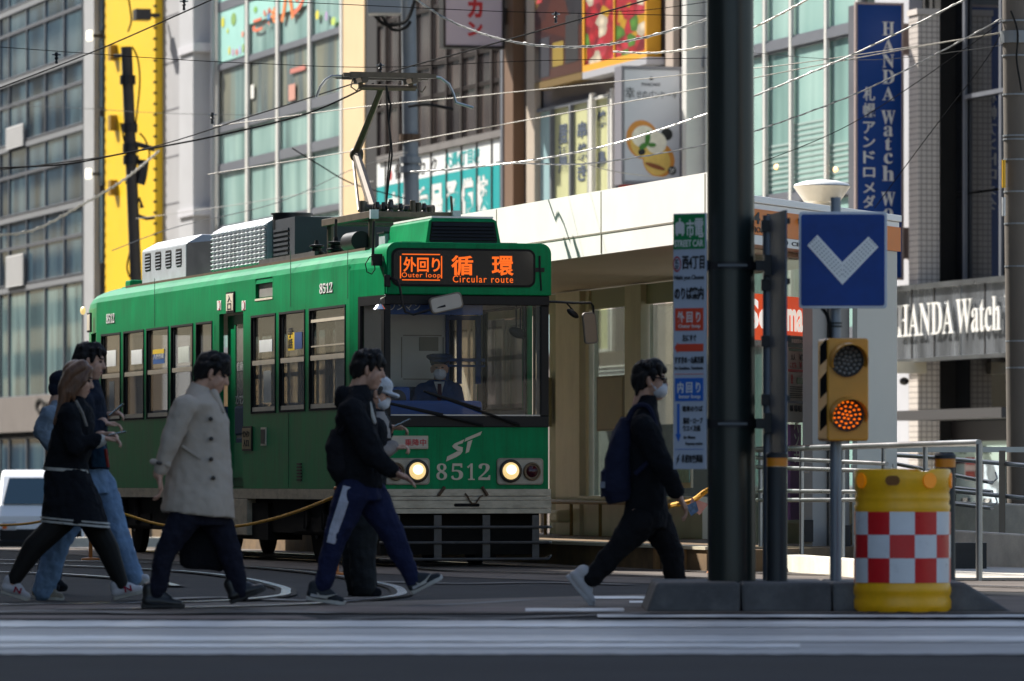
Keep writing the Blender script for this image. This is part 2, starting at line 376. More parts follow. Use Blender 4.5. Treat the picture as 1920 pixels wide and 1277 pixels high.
# tar seams and repair patches in the crossing
M_TAR = mat('tar_seam', (0.012,0.012,0.013), 0.6, var=(3,0.3)); M_PATCH = mat('repair_patch', (0.15,0.115,0.10), 0.8, var=(2,0.3), spec=0.2)
for q in ([(-40,1150),(120,1148),(300,1153),(470,1149),(640,1152)],[(640,1163),(760,1160),(900,1163),(1050,1158),(1210,1152)],[(700,1092),(860,1096),(1010,1094),(1180,1098)],[(300,1126),(420,1122),(560,1128),(700,1122)],[(760,1140),(900,1133),(1000,1127),(1120,1128)]):
    solo('tar_seam', None, None, strip(smooth_path([tuple(gp(*p)) for p in q], 6), random.uniform(0.12, 0.3), 0.0105), M_TAR, frame='w', kind='structure')
for q in ([(560,1149),(980,1149),(1010,1141),(600,1139)],[(40,1143),(330,1145),(360,1137),(80,1135)],[(-40,1163),(600,1164),(560,1157),(-40,1156)]):
    m = MB(); m.add([gp(*p)[:2]+(0.0095,) for p in q], [(0,1,2,3)]); solo('paving_patch', None, None, m, M_PATCH, frame='w', kind='structure')
# sidewalk by the buildings
m = MB()
for a in range(-60, 150, 6): m.add([(11.5, a, ground_z(a)+0.12), (25.9, a, ground_z(a)+0.12), (11.5, a, ground_z(a)-0.3)], [])
for i in range(len(range(-60,150,6))-1): k = 3*i; m.f += [(k, k+3, k+4, k+1), (k+2, k+5, k+3, k)]
solo('sidewalk', None, None, m, M_PAVE, kind='structure')
# ------------------------------------------------------------------ tram
BW, CHB, CHA = 0.915, 0.81, 0.95
L = st(181, 600, -BW)[1] + CHA
ZS = 0.748; ZB = 0.645; ZR = 2.86
tram = thing('streetcar', 'green streetcar with an orange lit route sign, waiting at the tram stop', 'streetcar', (0,0,0))
def sp(px, py): q = st(px, py, -BW); return q[1], q[2]
def fp(px, py, a=0.0): q = sf(px, py, a); return q[0], q[2]
def wall(m, p0, p1, z0, z1, holes, inward, depth=0.05):           # plan segment p0->p1 with holes (t0,t1,z0,z1) in metres along it
    d = Vector((p1[0]-p0[0], p1[1]-p0[1])); Ls = d.length; d /= Ls
    P = lambda t, z, o=0: (p0[0]+d.x*t+inward[0]*o, p0[1]+d.y*t+inward[1]*o, z)
    ts = sorted({0, Ls, *[h[0] for h in holes], *[h[1] for h in holes]}); zs = sorted({z0, z1, *[h[2] for h in holes], *[h[3] for h in holes]})
    for i in range(len(ts)-1):
        for j in range(len(zs)-1):
            tm, zm = (ts[i]+ts[i+1])/2, (zs[j]+zs[j+1])/2
            if any(h[0] < tm < h[1] and h[2] < zm < h[3] for h in holes): continue
            m.add([P(ts[i],zs[j]), P(ts[i+1],zs[j]), P(ts[i+1],zs[j+1]), P(ts[i],zs[j+1])], [(0,1,2,3)])
    if depth:
        for t0, t1, a0, a1 in holes:
            m.add([P(t0,a0), P(t1,a0), P(t1,a1), P(t0,a1), P(t0,a0,depth), P(t1,a0,depth), P(t1,a1,depth), P(t0,a1,depth)], [(0,1,5,4),(1,2,6,5),(2,3,7,6),(3,0,4,7)])
# side openings, read off the photograph along the near side (px0, px1, y top, y bottom at px1, sash)
SIDE = [(190,226,626,790,1), (232,270,621,788,1), (275,316,615,785,1), (321,362,608,782,1), (368,398,603,779,0), (471,517,587,773,1), (524,572,579,769,1), (580,648,573,766,1)]
wins = []
for x0, x1, yt, yb, sash in SIDE:
    a1, zt = sp(x1, yt-2); a0, zb = sp(x1, yb); a2 = sp(x0, yt)[0]
    wins.append((a1, a2, zb, zt, sash))
zw0 = sum(w[2] for w in wins)/len(wins); zw1 = sum(w[3] for w in wins)/len(wins)
wins = [(w[0], w[1], zw0, zw1, w[4]) for w in wins]
da1, dz1 = sp(456, 591); da0, _ = sp(411, 600); dzb = ZS-0.12
door = (da1, da0, ZS+0.01, zw1+0.06)
sg = (sp(511,520)[0], sp(479,520)[0], sp(495,558)[1], sp(495,521)[1])
holesL = [(w[0]-CHA, w[1]-CHA, w[2], w[3]) for w in wins]+[(door[0]-CHA, door[1]-CHA, door[2], door[3]), (sg[0]-CHA, sg[1]-CHA, sg[2], sg[3])]
holesR = [(L-2*CHA-h[1], L-2*CHA-h[0], h[2], h[3]) for h in holesL if h[3]-h[2] > 0.5]
zf0 = fp(870,795)[1]; zf1 = fp(870,560)[1]
WB = 0.775
fh = [(CHB-WB, CHB+WB, zf0, zf1)]
cl = sqrt((BW-CHB)**2+CHA**2)
chh = [(0.05, cl-0.27, zf0+0.02, zf1)]
pl = [(-CHB,0),(-BW,CHA),(-BW,L-CHA),(-CHB,L),(CHB,L),(BW,L-CHA),(BW,CHA),(CHB,0)]
def seg_walls(m, z0, z1, holes=True, off=0.0, depth=0.05):
    pp = [(p[0]-math.copysign(off, p[0]), p[1]+(off if p[1] < L/2 else -off)) for p in pl]
    cut = lambda h: [(max(0.001, q[0]-off), q[1]-off, q[2], q[3]) for q in h] if holes else []
    wall(m, pp[7], pp[0], z0, z1, [(q[0]-off, q[1]-off, q[2], q[3]) for q in fh] if holes else [], (0,1), depth)
    wall(m, pp[0], pp[1], z0, z1, chh if holes else [], (0.99,0.1), depth)
    wall(m, pp[1], pp[2], z0, z1, holesL if holes else [], (1,0), depth)
    wall(m, pp[2], pp[3], z0, z1, chh if holes else [], (0.99,-0.1), depth)
    wall(m, pp[3], pp[4], z0, z1, fh if holes else [], (0,-1), depth)
    wall(m, pp[4], pp[5], z0, z1, chh if holes else [], (-0.99,-0.1), depth)
    wall(m, pp[5], pp[6], z0, z1, holesR if holes else [], (-1,0), depth)
    wall(m, pp[6], pp[7], z0, z1, chh if holes else [], (-0.99,0.1), depth)
m = MB(); seg_walls(m, ZS, ZR)
def ring(ins, z): return [((abs(p[0])-ins)*(1 if p[0] > 0 else -1), p[1]+(ins if p[1] < L/2 else -ins)*0.8, z) for p in pl]
prof = [(0,ZR),(0.012,2.92),(0.04,2.975),(0.085,3.02),(0.15,3.055),(0.25,3.083),(0.42,3.11),(0.62,3.13)]
for i in range(len(prof)-1):
    A = ring(*prof[i]); B = ring(*prof[i+1]); m.add(A+B, [(k, (k+1) % 8, 8+(k+1) % 8, 8+k) for k in range(8)])
m.add(ring(*prof[-1]), [tuple(range(8))])
body = part('body', m, M_GREEN, tram, smooth=True, angle=28)
m = MB(); seg_walls(m, ZS, 2.84, True, 0.055, 0)
m.box(-0.80, 0.80, 0.25, L-0.25, 2.835, 2.85)
part('interior_lining', m, M_INT, tram)
m = MB(); m.add([(p[0]*0.97, p[1]*0.98+0.05, 0.86) for p in pl], [tuple(range(8))]); m.box(-0.78, 0.78, 0.3, L-0.3, 0.70, 0.80)
part('cabin_floor', m, M_INTF, tram)
# cream skirt round the bottom edge, the step panel under the door
m = MB()
pp = [(p[0]*1.004, p[1]) for p in pl]
for i in range(8):
    p, q = pp[i], pp[(i+1) % 8]
    if i == 7: continue
    m.hexa([(p[0],p[1],ZB),(q[0],q[1],ZB),(q[0]*0.96,q[1],ZB),(p[0]*0.96,p[1],ZB),(p[0],p[1],ZS-0.002),(q[0],q[1],ZS-0.002),(q[0]*0.96,q[1],ZS-0.002),(p[0]*0.96,p[1],ZS-0.002)])
part('skirt', m, M_CREAM, tram)
sa0, sa1 = sp(463,950)[0], sp(398,950)[0]
m = MB(); m.box(-BW-0.003, -BW+0.5, sa0, sa1, 0.26, ZB-0.003)
part('step_panel', m, M_CREAM, tram, bev=0.01)
# windows on both sides: rubber frame, sash bar, sill, glass
def side_window(x, sgn, a0, a1, z0, z1, sash):
    fr = MB(); t = 0.022
    xo, xi = x*1.0+sgn*0.008, x-sgn*0.045
    lo, hi = min(xo,xi), max(xo,xi)
    fr.box(lo,hi,a0,a0+t,z0,z1).box(lo,hi,a1-t,a1,z0,z1).box(lo,hi,a0+t,a1-t,z1-t,z1).box(lo,hi,a0+t,a1-t,z0,z0+t)
    f = part('window', fr, M_RUB, tram)
    gl = MB(); gl.box(x-sgn*0.034, x-sgn*0.029, a0+t, a1-t, z0+t, z1-t); part('glass_pane', gl, M_GLASS, f)
    if sash:
        b = MB(); zm = z0+(z1-z0)*0.515; b.box(x-sgn*0.028, x-sgn*0.002, a0+0.055, a1-0.01, zm-0.025, zm+0.025)
        b.box(x-sgn*0.028, x-sgn*0.006, a0+0.055, a1-0.01, z0+t, z0+t+0.045)
        part('sash_bar', b, M_SASH, f)
        b = MB(); b.box(x-sgn*0.027, x-sgn*0.012, a1-0.075, a1-t, z0+t, z1-t); part('side_channel', b, M_DKM, f)
for a0, a1, z0, z1, s in wins: side_window(-BW, -1, a0, a1, z0, z1, s)
for h in holesR: side_window(BW, 1, h[0]+CHA if False else L-CHA-h[1], L-CHA-h[0], h[2], h[3], 1)
# extra rail and blind in the cab side window
a0, a1, z0, z1, _ = wins[-1]
m = MB(); m.box(-BW+0.004, -BW+0.026, a0+0.03, a1-0.05, z0+(z1-z0)*0.86, z0+(z1-z0)*0.89); m.box(-BW+0.004, -BW+0.026, a0+0.03, a1-0.05, z0+(z1-z0)*0.62, z0+(z1-z0)*0.635); part('guard_rail', m, M_SASH, tram)
m = MB(); m.box(-BW+0.06, -BW+0.075, a0+0.03, a1-0.03, z0+(z1-z0)*0.9, z1-0.03); part('window_blind', m, mat('blind_brown', '#6b3a20', 0.8), tram)
# folding door in the side, its frosted leaf at the near end of the opening
ga1, ga0 = sp(427,650)[0], sp(455,650)[0]
dr = MB(); x0, x1 = -BW+0.07, -BW+0.10
for (p, q, r, s_) in ((ga0,ga0+0.06,ZS+0.02,door[3]-0.02),(ga1-0.06,ga1,ZS+0.02,door[3]-0.02),(ga0+0.06,ga1-0.06,ZS+0.02,sp(440,830)[1]),(ga0+0.06,ga1-0.06,door[3]-0.12,door[3]-0.02)): dr.box(x0,x1,p,q,r,s_)
dr.box(x0+0.02, x1+0.04, ga1+0.01, door[1]-0.01, ZS+0.02, door[3]-0.02)
dob = part('door', dr, M_GREEN, tram)
gz0, gz1 = sp(440,828)[1], door[3]-0.12
m = MB(); m.box(x0+0.008, x0+0.016, ga0+0.055, ga1-0.055, gz0-0.005, gz1+0.005); part('door_glass', m, glass('frosted_glass', (0.40,0.41,0.40), 0.06, 0.7, '#a3a39c', 0.42), dob)
m = MB(); R_ = (0,-1,0); U_ = (0,0,1)
def side_text(m, s, px0, px1, y0, y1, off=0.0, x=-BW-0.003, th=0.004):   # px0<px1, y0 above y1
    a0, zt = sp(px0, y0); a1, zb = sp(px1, y1); zb2 = sp(px0, y1+(y1-y0)*0.0)[1]
    text(m, s, (x, a0, zb), R_, U_, a0-a1, sp((px0+px1)/2,y0)[1]-sp((px0+px1)/2,y1)[1], th, off)
side_text(m, 'ワンマン入口', 428, 453, 739, 758, 0.01, x0+0.004, 0.003)
side_text(m, '自動扉', 432, 450, 678, 694, 0.0, x0+0.004, 0.003)
part('door_lettering', m, M_TXTW, dob)
m = MB(); m.box(x0+0.001, x0+0.006, sp(443,800)[0], sp(436,800)[0], sp(440,806)[1], sp(440,783)[1]); part('door_notice', m, M_WHITE, dob)
# route window above, numbers, plates, stickers
m = MB(); m.box(-BW+0.03, -BW+0.036, sg[0]+0.01, sg[1]-0.01, sg[2]+0.01, sg[3]-0.01); part('route_window', m, mat('route_blind', '#8d8a86', 0.35, var=(6,0.1)), tram)
m = MB(); m.box(-BW-0.006, -BW+0.004, sg[0]-0.01, sg[1]+0.01, sg[2]-0.025, sg[2]-0.004); part('route_window_sill', m, M_SASH, tram)
for (x_0, x_1, y0, y1) in ((600,624,529,548),(200,215,587,605)):
    m = MB(); side_text(m, serif('8512'), x_0, x_1, y0, y1, 0.0); part('fleet_number', m, M_TXTW, tram)
    m = MB(); side_text(m, serif('8512'), x_0+0.8, x_1+0.8, y0+1.2, y1+1.2, 0.02, -BW-0.001, 0.002); part('number_shadow', m, M_TXTB, tram)
def side_plate(name, px0, px1, y0, y1, m_, rim=None, th=0.02):
    a0, zt = sp(px0, y0); a1, zb = sp(px1, y1)
    z1 = sp((px0+px1)/2, y0)[1]; z0 = sp((px0+px1)/2, y1)[1]
    b = MB(); b.box(-BW-th, -BW+0.005, a1, a0, z0, z1); p = part(name, b, m_, tram, bev=0.004)
    if rim:
        b = MB(); b.box(-BW-th*0.7, -BW+0.004, a1-0.02, a0+0.02, z0-0.02, z1+0.02); part('plate_rim', b, rim, p)
    return p
pl_ = side_plate('entrance_plate', 427, 440, 551, 583, M_SASH, M_BLACK)
m = MB(); side_text(m, '入', 430, 437, 553, 566, 0.01, -BW-0.0205); side_text(m, '口', 430, 437, 568, 581, 0.01, -BW-0.0205); part('plate_lettering', m, M_TXTB, pl_)
for x in (407.5, 453.5):
    p = side_plate('round_sticker', x, x+7.5, 564, 582, M_WHITE, None, 0.004)
    m = MB(); q = st(x+3.7, 573, -BW-0.0045); m.lathe(q, [(0.0,0),(0.05,0),(0.05,-0.003),(0.0,-0.003)], 18, 'x'); sr_ = part('sticker_ring', m, M_TXTR, p); m = MB(); m.lathe((q[0]-0.0035,q[1],q[2]), [(0.0,0),(0.036,0),(0.036,-0.002),(0.0,-0.002)], 18, 'x'); part('sticker_centre', m, M_WHITE, sr_)
pl_ = side_plate('entrance_sign', 457, 473, 803, 842, mat('old_plate', '#9c8a66', 0.6, var=(12,0.2)), M_BLACK)
m = MB(); side_text(m, 'ワンマン', 459, 471, 808, 820, 0.0, -BW-0.0205); side_text(m, '入口', 460, 470, 824, 837, 0.0, -BW-0.0205); part('plate_lettering', m, M_TXTB, pl_)
side_plate('intercom', 492, 499, 805, 832, M_DKM, M_SASH)
side_plate('rear_plate', 166, 171, 590, 620, M_SASH, M_BLACK)
m = MB()
for i in range(6):
    z = sp(562, 870+6*i)[1]; m.box(-BW-0.012, -BW+0.004, sp(566,880)[0], sp(558,880)[0], z-0.008, z+0.008)
part('side_vent', m, M_BLACK, tram)
# posters hung inside the windows
for k, (x_0, x_1, y0, y1, c) in enumerate(((200,217,657,687,'#f0f2ee'),(246,266,656,683,'#f0f2ee'),(287,308,655,682,'#2d62a8'),(334,354,650,680,'#d9ded2'),(486,510,637,660,'#f2f4f1'),(540,552,624,657,'#e8c21f'),(552,566,623,654,'#2a4b86'),(494,508,695,755,'#c3c6c0'),(205,214,715,770,'#8d9294'))):
    a0 = st(x_0, y0, -BW+0.024)[1]; a1 = st(x_1, y1, -BW+0.024)[1]; z1 = st((x_0+x_1)/2, y0, -BW+0.024)[2]; z0 = st((x_0+x_1)/2, y1, -BW+0.024)[2]
    m = MB(); m.box(-BW+0.024, -BW+0.028, a1, a0, z0, z1)
    o = part('window_poster', m, mat('poster_%d' % k, c, 0.7, var=(9, 0.05)), tram)
    if k == 2:
        m = MB(); m.box(-BW+0.020, -BW+0.024, a1, a0, z1-0.05, z1); part('poster_header', m, mat('poster_5', '#e8c21f', 0.7), o)
        m = MB(); text(m, '人材募集', (-BW+0.0235, a0-0.02, z0+0.05), R_, U_, a0-a1-0.04, 0.1, 0.003, 0.01); part('poster_lettering', m, M_TXTW, o)
    if k == 5:
        m = MB(); text(m, '手', (-BW+0.0235, a0-0.01, z0+0.13), R_, U_, (a0-a1)*0.7, 0.1, 0.003, 0.02); text(m, '話', (-BW+0.0235, a0-0.01, z0+0.02), R_, U_, (a0-a1)*0.7, 0.1, 0.003, 0.02); part('poster_lettering', m, M_TXTB, o)
for x_, y_0, y_1 in ((541,775,914),(347,790,916),(652,470,560),(403,610,640),(545,470,575),(290,522,612)):
    a_ = sp(x_, y_0)[0]; m = MB(); m.box(-BW-0.0025, -BW+0.002, a_-0.006, a_+0.006, sp(x_,y_1)[1], sp(x_,y_0)[1]); part('panel_seam', m, mat('seam_green', (0.002,0.05,0.02), 0.6), tram)
# interior furniture seen through the glass
for sx in (-1, 1):
    for i in range(5):
        a = 3.4+i*1.6
        if a > L-1.5: continue
        m = MB(); m.box(sx*0.84-0.42*(sx > 0), sx*0.84+0.42*(sx < 0), a, a+1.2, 1.2, 1.3); m.box(sx*0.85-0.1*(sx > 0), sx*0.85+0.1*(sx < 0), a, a+1.2, 1.3, 1.62)
        part('seat', m, M_SEAT, tram, bev=0.03)
for i in range(7):
    for sx in (-0.4, 0.4):
        m = MB(); m.cyl((sx, 2.2+1.35*i, 0.86), (sx, 2.2+1.35*i, 2.83), 0.016, n=8); part('grab_pole', m, M_SASH, tram)
# ------------------------------------------------------------------ tram front
FR = (1,0,0); UPV = (0,0,1)
def fbox(m, px0, px1, y0, y1, a0, a1):                            # box given by its front face at a0 (y0 above y1)
    b0, z1 = fp(px0, y0, a0); b1, z0 = fp(px1, y1, a0)
    zt = fp((px0+px1)/2, y0, a0)[1]; zb = fp((px0+px1)/2, y1, a0)[1]
    return m.box(b0, b1, a0, a1, zb, zt)
def ftext(m, s, px0, px1, y0, y1, a, th=0.004, off=0.0, spacing=1.0):
    b0, _ = fp(px0, y1, a); b1, _ = fp(px1, y1, a); zt = fp((px0+px1)/2, y0, a)[1]; zb = fp((px0+px1)/2, y1, a)[1]
    return text(m, s, (b0, a, zb), FR, UPV, b1-b0, zt-zb, th, off, spacing)
def fround(px0, px1, y0, y1, r, a, ext, corners=(1,1,1,1)):
    b0, z1 = fp(px0, y0, a); b1, z0 = fp(px1, y1, a)
    z1 = fp((px0+px1)/2, y0, a)[1]; z0 = fp((px0+px1)/2, y1, a)[1]
    return MB().prism([(x, a, z) for x, z in rrect(b0, b1, z0, z1, r, 6, corners)], (0, ext, 0))
# destination box
z556 = fp(870, 553, -0.05)[1]; z458 = fp(870, 455, -0.05)[1]
m = MB().prism([(x, -0.05, z) for x, z in rrect(-0.80, 0.83, z556, z458, 0.10, 6, (0,0,1,1))], (0, 0.5, 0))
dbx = part('sign_box', m, M_GREEN, tram, smooth=True, bev=0.012)
m = fround(738, 1000, 470, 534, 0.06, -0.062, 0.03); scr = part('route_sign', m, mat('sign_screen', (0.012,0.012,0.013), 0.12, spec=0.6), tram)
m = fround(734, 1004, 466, 538, 0.075, -0.056, 0.02); part('sign_gasket', m, M_RUB, scr)
m = MB()
ftext(m, '外回り', 756, 825, 482, 510, -0.063, 0.003, 0.022); ftext(m, '循', 846, 887, 479, 517, -0.063, 0.003, 0.022); ftext(m, '環', 922, 963, 480, 517, -0.063, 0.003, 0.022)
ftext(m, 'Outer loop', 753, 826, 511, 523, -0.063, 0.003, 0.0, 1.15); ftext(m, 'Circular route', 849, 962, 517, 530, -0.063, 0.003, 0.0, 1.2)
def frame_line(m, px0, px1, y0, y1, w, a):
    for q in ((px0+4,px1-4,y0,y0+w),(px0+4,px1-4,y1-w,y1),(px0,px0+w,y0+4,y1-4),(px1-w,px1,y0+4,y1-4)): fbox(m, *q, a-0.003, a)
    return m
frame_line(m, 750, 829, 476, 526, 2, -0.063)
part('lit_lettering', m, M_LED, scr)
# windscreen surround: black frame, posts, header, sill
zs0, zs1 = zf0, zf1
m = MB()
m.box(-0.815, 0.815, -0.012, 0.04, fp(870,801)[1], fp(870,780)[1])                      # sill
m.box(-0.815, 0.815, -0.03, 0.04, fp(870,572)[1], z556-0.002)                               # header
m.box(-0.815, -0.75, -0.008, 0.05, fp(870,780)[1], fp(870,572)[1]); m.box(0.735, 0.815, -0.008, 0.05, fp(870,780)[1], fp(870,572)[1])
surround = part('windscreen_frame', m, M_BLACK, tram, bev=0.008)
m = MB(); m.box(-0.75, 0.735, 0.012, 0.018, fp(870,780)[1], fp(870,572)[1]); part('windscreen', m, M_WIND, tram)
m = MB(); r_ = 0.012; zA, zB = fp(870,780)[1], fp(870,572)[1]
m.box(-0.745,0.73,0.0,0.012,zA+0.002,zA+0.014); part('windscreen_trim', m, M_STEEL, surround)
# corner side lights
for sx in (-1, 1):
    p0 = Vector((sx*CHB, 0, 0)); p1 = Vector((sx*BW, CHA, 0)); d = (p1-p0).normalized(); n = Vector((sx*0.994, -0.11, 0))
    m = MB(); Lc = (p1-p0).length
    def cbox(m, t0, t1, z0, z1, o0, o1):
        c = []
        for z in (z0, z1):
            for t, o in ((t0,o0),(t1,o0),(t1,o1),(t0,o1)): q = p0+d*t+n*o; c.append((q.x, q.y, z))
        return m.hexa(c)
    for q in ((0.0,0.07,zs0,zs1+0.03),(Lc-0.31,Lc-0.25,zs0,zs1+0.03),(0.07,Lc-0.31,zs0,zs0+0.04),(0.07,Lc-0.31,zs1-0.06,zs1+0.03)): cbox(m, *q, -0.03, 0.006)
    f = part('corner_window', m, M_BLACK, tram)
    m = MB(); cbox(m, 0.06, Lc-0.30, zs0+0.03, zs1-0.04, -0.02, -0.014); part('glass_pane', m, M_GLASS, f)
# lower front: lamp plates, lamps, emblem, number, boarding plate
for (px0, px1, lit, red) in ((722, 806, 782, 742), (932, 1019, 957, 997)):
    m = fround(px0, px1, 859, 909, 0.035, -0.022, 0.03); pw_ = part('lamp_plate', m, mat('lamp_plate', '#8f8878', 0.5, metal=0.2, var=(10,0.12), dirt=('#4a3a2c', 6, 0.4)), tram, bev=0.005)
    m = fround(px0+3, px1-3, 862, 906, 0.03, -0.024, 0.004); part('plate_face', m, mat('plate_face', '#a79f8d', 0.5, var=(10,0.1), dirt=('#5a4a38', 6, 0.4)), pw_)
    b, z = fp(lit, 883, -0.025)
    m = MB().lathe((b,-0.025,z), [(0.0,0.0),(0.105,0.0),(0.112,-0.015),(0.108,-0.03),(0.095,-0.034),(0.09,-0.02),(0.0,-0.01)], 28, 'y'); hl = part('headlight', m, M_DKM, tram, smooth=True)
    m = MB().lathe((b,-0.05,z), [(0.088,0.02),(0.08,0.0),(0.05,-0.012),(0.0,-0.016)], 28, 'y'); hle = part('headlight_lens', m, M_LAMP, hl, smooth=True)
    m = MB(); m.ell((b,-0.066,z+0.012), (0.050,0.008,0.046)); part('bulb', m, mat('bulb_glow', '#fff6dc', 0.3, emit='#fff0cc', es=1.1), hle, smooth=True)
    b, z = fp(red, 884, -0.025)
    m = MB().lathe((b,-0.025,z), [(0.0,0.0),(0.085,0.0),(0.088,-0.015),(0.08,-0.03),(0.072,-0.03),(0.066,-0.015),(0.0,-0.01)], 24, 'y'); tl = part('tail_light', m, mat('tail_ring', '#6d5a44', 0.45, metal=0.3), tram, smooth=True)
    m = MB().lathe((b,-0.045,z), [(0.062,0.02),(0.055,0.0),(0.03,-0.016),(0.0,-0.02)], 24, 'y'); part('tail_lens', m, mat('red_lens', (0.045,0.004,0.008), 0.12), tl, smooth=True)
def fpoly(m, pts, a, th):
    return m.prism([(fp(x, y, a)[0], a, fp(x, y, a)[1]) for x, y in pts], (0, -th, 0))
E0 = lambda q: [(640+.2604*x, 780+.2604*y) for x, y in q]
m = MB()
fpoly(m, E0([(1013,110),(1000,138),(885,186),(895,160)]), -0.002, 0.006)
fpoly(m, E0([(908,186),(943,172),(918,258),(893,270)]), -0.002, 0.006)
fpoly(m, E0([(886,168),(872,196),(835,208),(838,216),(806,230),(797,218),(812,200)]), -0.002, 0.006)
fpoly(m, E0([(806,230),(838,216),(874,226),(872,256),(838,252)]), -0.002, 0.006)
fpoly(m, E0([(872,256),(836,254),(762,292),(753,328),(826,296),(858,276)]), -0.002, 0.006)
part('emblem', m, M_CREAM if False else mat('emblem_cream', '#c3b8a2', 0.5, var=(9,0.06)), tram)
m = MB(); ftext(m, serif('8'), 818, 838, 869, 900, -0.002, 0.005); ftext(m, serif('5'), 846, 868, 869, 900, -0.002, 0.005); ftext(m, serif('1'), 876, 890, 869, 900, -0.002, 0.005); ftext(m, serif('2'), 897, 919, 869, 900, -0.002, 0.005)
part('front_number', m, MATS['emblem_cream'], tram)
m = MB(); fbox(m, 728, 803, 817, 842, -0.02, 0.0); bp_ = part('boarding_plate', m, M_CREAM, tram, bev=0.005)
m = MB(); fbox(m, 731, 800, 820, 839, -0.024, -0.018); part('plate_face', m, mat('pale_plate', '#b3ab9c', 0.5, var=(8,0.06)), bp_)
m = MB(); ftext(m, '乗降中', 759, 799, 823, 836, -0.025, 0.003, 0.012); part('plate_lettering', m, M_TXTR, bp_)
# cream bumper boards, slot, chain
m = MB()
for y0, y1, a in ((917,930,-0.014),(931,938,-0.02),(938.6,953,-0.024),(953.6,963,-0.02)):
    zt, zb = fp(870,y0)[1], fp(870,y1)[1]; m.box(-0.83, 0.835, a, 0.35, zb, zt)
bump_ = part('bumper', m, M_CREAM, tram, bev=0.004)
m = MB().prism([(x,-0.026,z) for x,z in rrect(fp(850,946)[0], fp(898,946)[0], fp(870,950)[1], fp(870,944)[1], 0.014)], (0,0.02,0)); part('coupler_slot', m, M_UNDER, bump_)
m = MB()
for (x0,y0,x1,y1) in ((834,913,822,929),(904,913,914,929)): q0 = sf(x0,y0,-0.03); q1 = sf(x1,y1,-0.03); m.cyl(q0, q1, 0.016, n=8)
part('lamp_bracket', m, mat('rusty_iron', '#5a4634', 0.6, metal=0.4, var=(20,0.3)), tram)
m = MB(); m.tube([sf(x,y,-0.035) for x,y in ((872,925),(877,931),(880,938),(885,944),(892,944),(896,938),(900,932),(906,929))], 0.008, 6); part('chain', m, MATS['rusty_iron'], tram)
# guard bars under the bumper
m = MB()
for y in (988.5, 1017.5, 1048.5):
    z = fp(870,y,-0.05)[1]; m.tube([(-0.80,0.2,z),(-0.80,0.0,z),(-0.77,-0.05,z),(0.80,-0.05,z),(0.835,0.0,z+ (0.0 if y < 1040 else 0.03)),(0.835,0.2,z)], 0.014, 8)
part('guard_bars', m, M_BAR, tram, smooth=True)
for x0, x1 in ((738,750),(814,828),(905,919),(998,1011)): part('guard_post', fbox(MB(), x0, x1, 966, 1047, -0.03, -0.018), M_BAR, tram)
m = MB(); m.box(-0.82,0.82,0.35,L-0.35,0.30,0.66); m.box(-0.78,0.78,0.25,0.5,0.12,0.64)
for a in (2.6, L-2.6):
    m.box(-0.76,0.76,a-1.3,a+1.3,0.28,0.52); m.box(-0.84,-0.74,a-1.0,a+1.0,0.32,0.46); m.box(0.74,0.84,a-1.0,a+1.0,0.32,0.46)
    for k in (-0.35, 0.35): m.cyl((-0.87,a+k,0.44),(-0.80,a+k,0.44),0.10,n=10); m.tube([(-0.85,a+k,0.62),(-0.85,a+k*1.1,0.35)],0.03)
m.box(-0.86,-0.5,4.6,6.2,0.22,0.6)
fbox(m, 828, 866, 985, 1040, 0.3, 0.6); fbox(m, 890, 930, 985, 1045, 0.3, 0.6); fbox(m, 940, 990, 1000, 1040, 0.4, 0.6)
part('underframe', m, M_UNDER, tram)
for a in (2.6, L-2.6):
    for k in (-0.85, 0.85):
        for sx in (-1, 1):
            m = MB().lathe((sx*0.56, a+k, 0.33), [(0,-0.05),(0.30,-0.05),(0.33,-0.04),(0.33,0.04),(0.22,0.05),(0,0.06)] if sx > 0 else [(0,0.05),(0.30,0.05),(0.33,0.04),(0.33,-0.04),(0.22,-0.05),(0,-0.06)], 28, 'x')
            w_ = part('wheel', m, M_UNDER, tram, smooth=True)
            m = MB().lathe((sx*0.60, a+k, 0.33), [(0,-0.03),(0.09,-0.03),(0.09,0.06),(0,0.06)], 14, 'x'); part('axle_box', m, M_DKM, w_)
# cab: partition, door window, driver's desk, blue shade at the top, mirror
ac = 1.75
def cab(px0, px1, y0, y1, a0, a1, name, m_, ctx=tram):
    m = MB(); fbox(m, px0, px1, y0, y1, a0, a1); return part(name, m, m_, ctx)
m = MB(); b0 = fp(722,600,ac)[0]; b1 = fp(838,600,ac)[0]; m.box(-0.85, b1, ac, ac+0.03, 0.86, 2.7); pt = part('cab_partition', m, M_WHITE, tram)
m = MB(); frame_line(m, 752, 832, 628, 712, 2.0, ac-0.004); m.add(*[[], []]); fbox(m, 786, 822, 632, 658, ac-0.01, ac-0.002); part('partition_hatch', m, mat('hatch_grey', '#8f8b80', 0.6), pt)
m = MB(); fbox(m, 836, 842, 590, 780, ac-0.02, ac+0.02); fbox(m, 858, 866, 598, 720, ac-0.02, ac+0.02); fbox(m, 893, 902, 598, 720, ac-0.02, ac+0.02); fbox(m, 842, 902, 592, 600, ac-0.02, ac+0.02); fbox(m, 842, 910, 672, 678, ac-0.02, ac+0.02); fbox(m, 842, 910, 684, 688, ac-0.02, ac+0.02)
part('cab_door_frame', m, M_BLUE, tram)
m = MB(); fbox(m, 722, 905, 560, 590, 0.16, 0.19); b_ = part('sun_shade', m, M_BLUE, tram)
m = MB(); ftext(m, 'ワンマン', 729, 788, 569, 582, 0.155, 0.003, 0.008); part('shade_lettering', m, M_TXTW, b_)
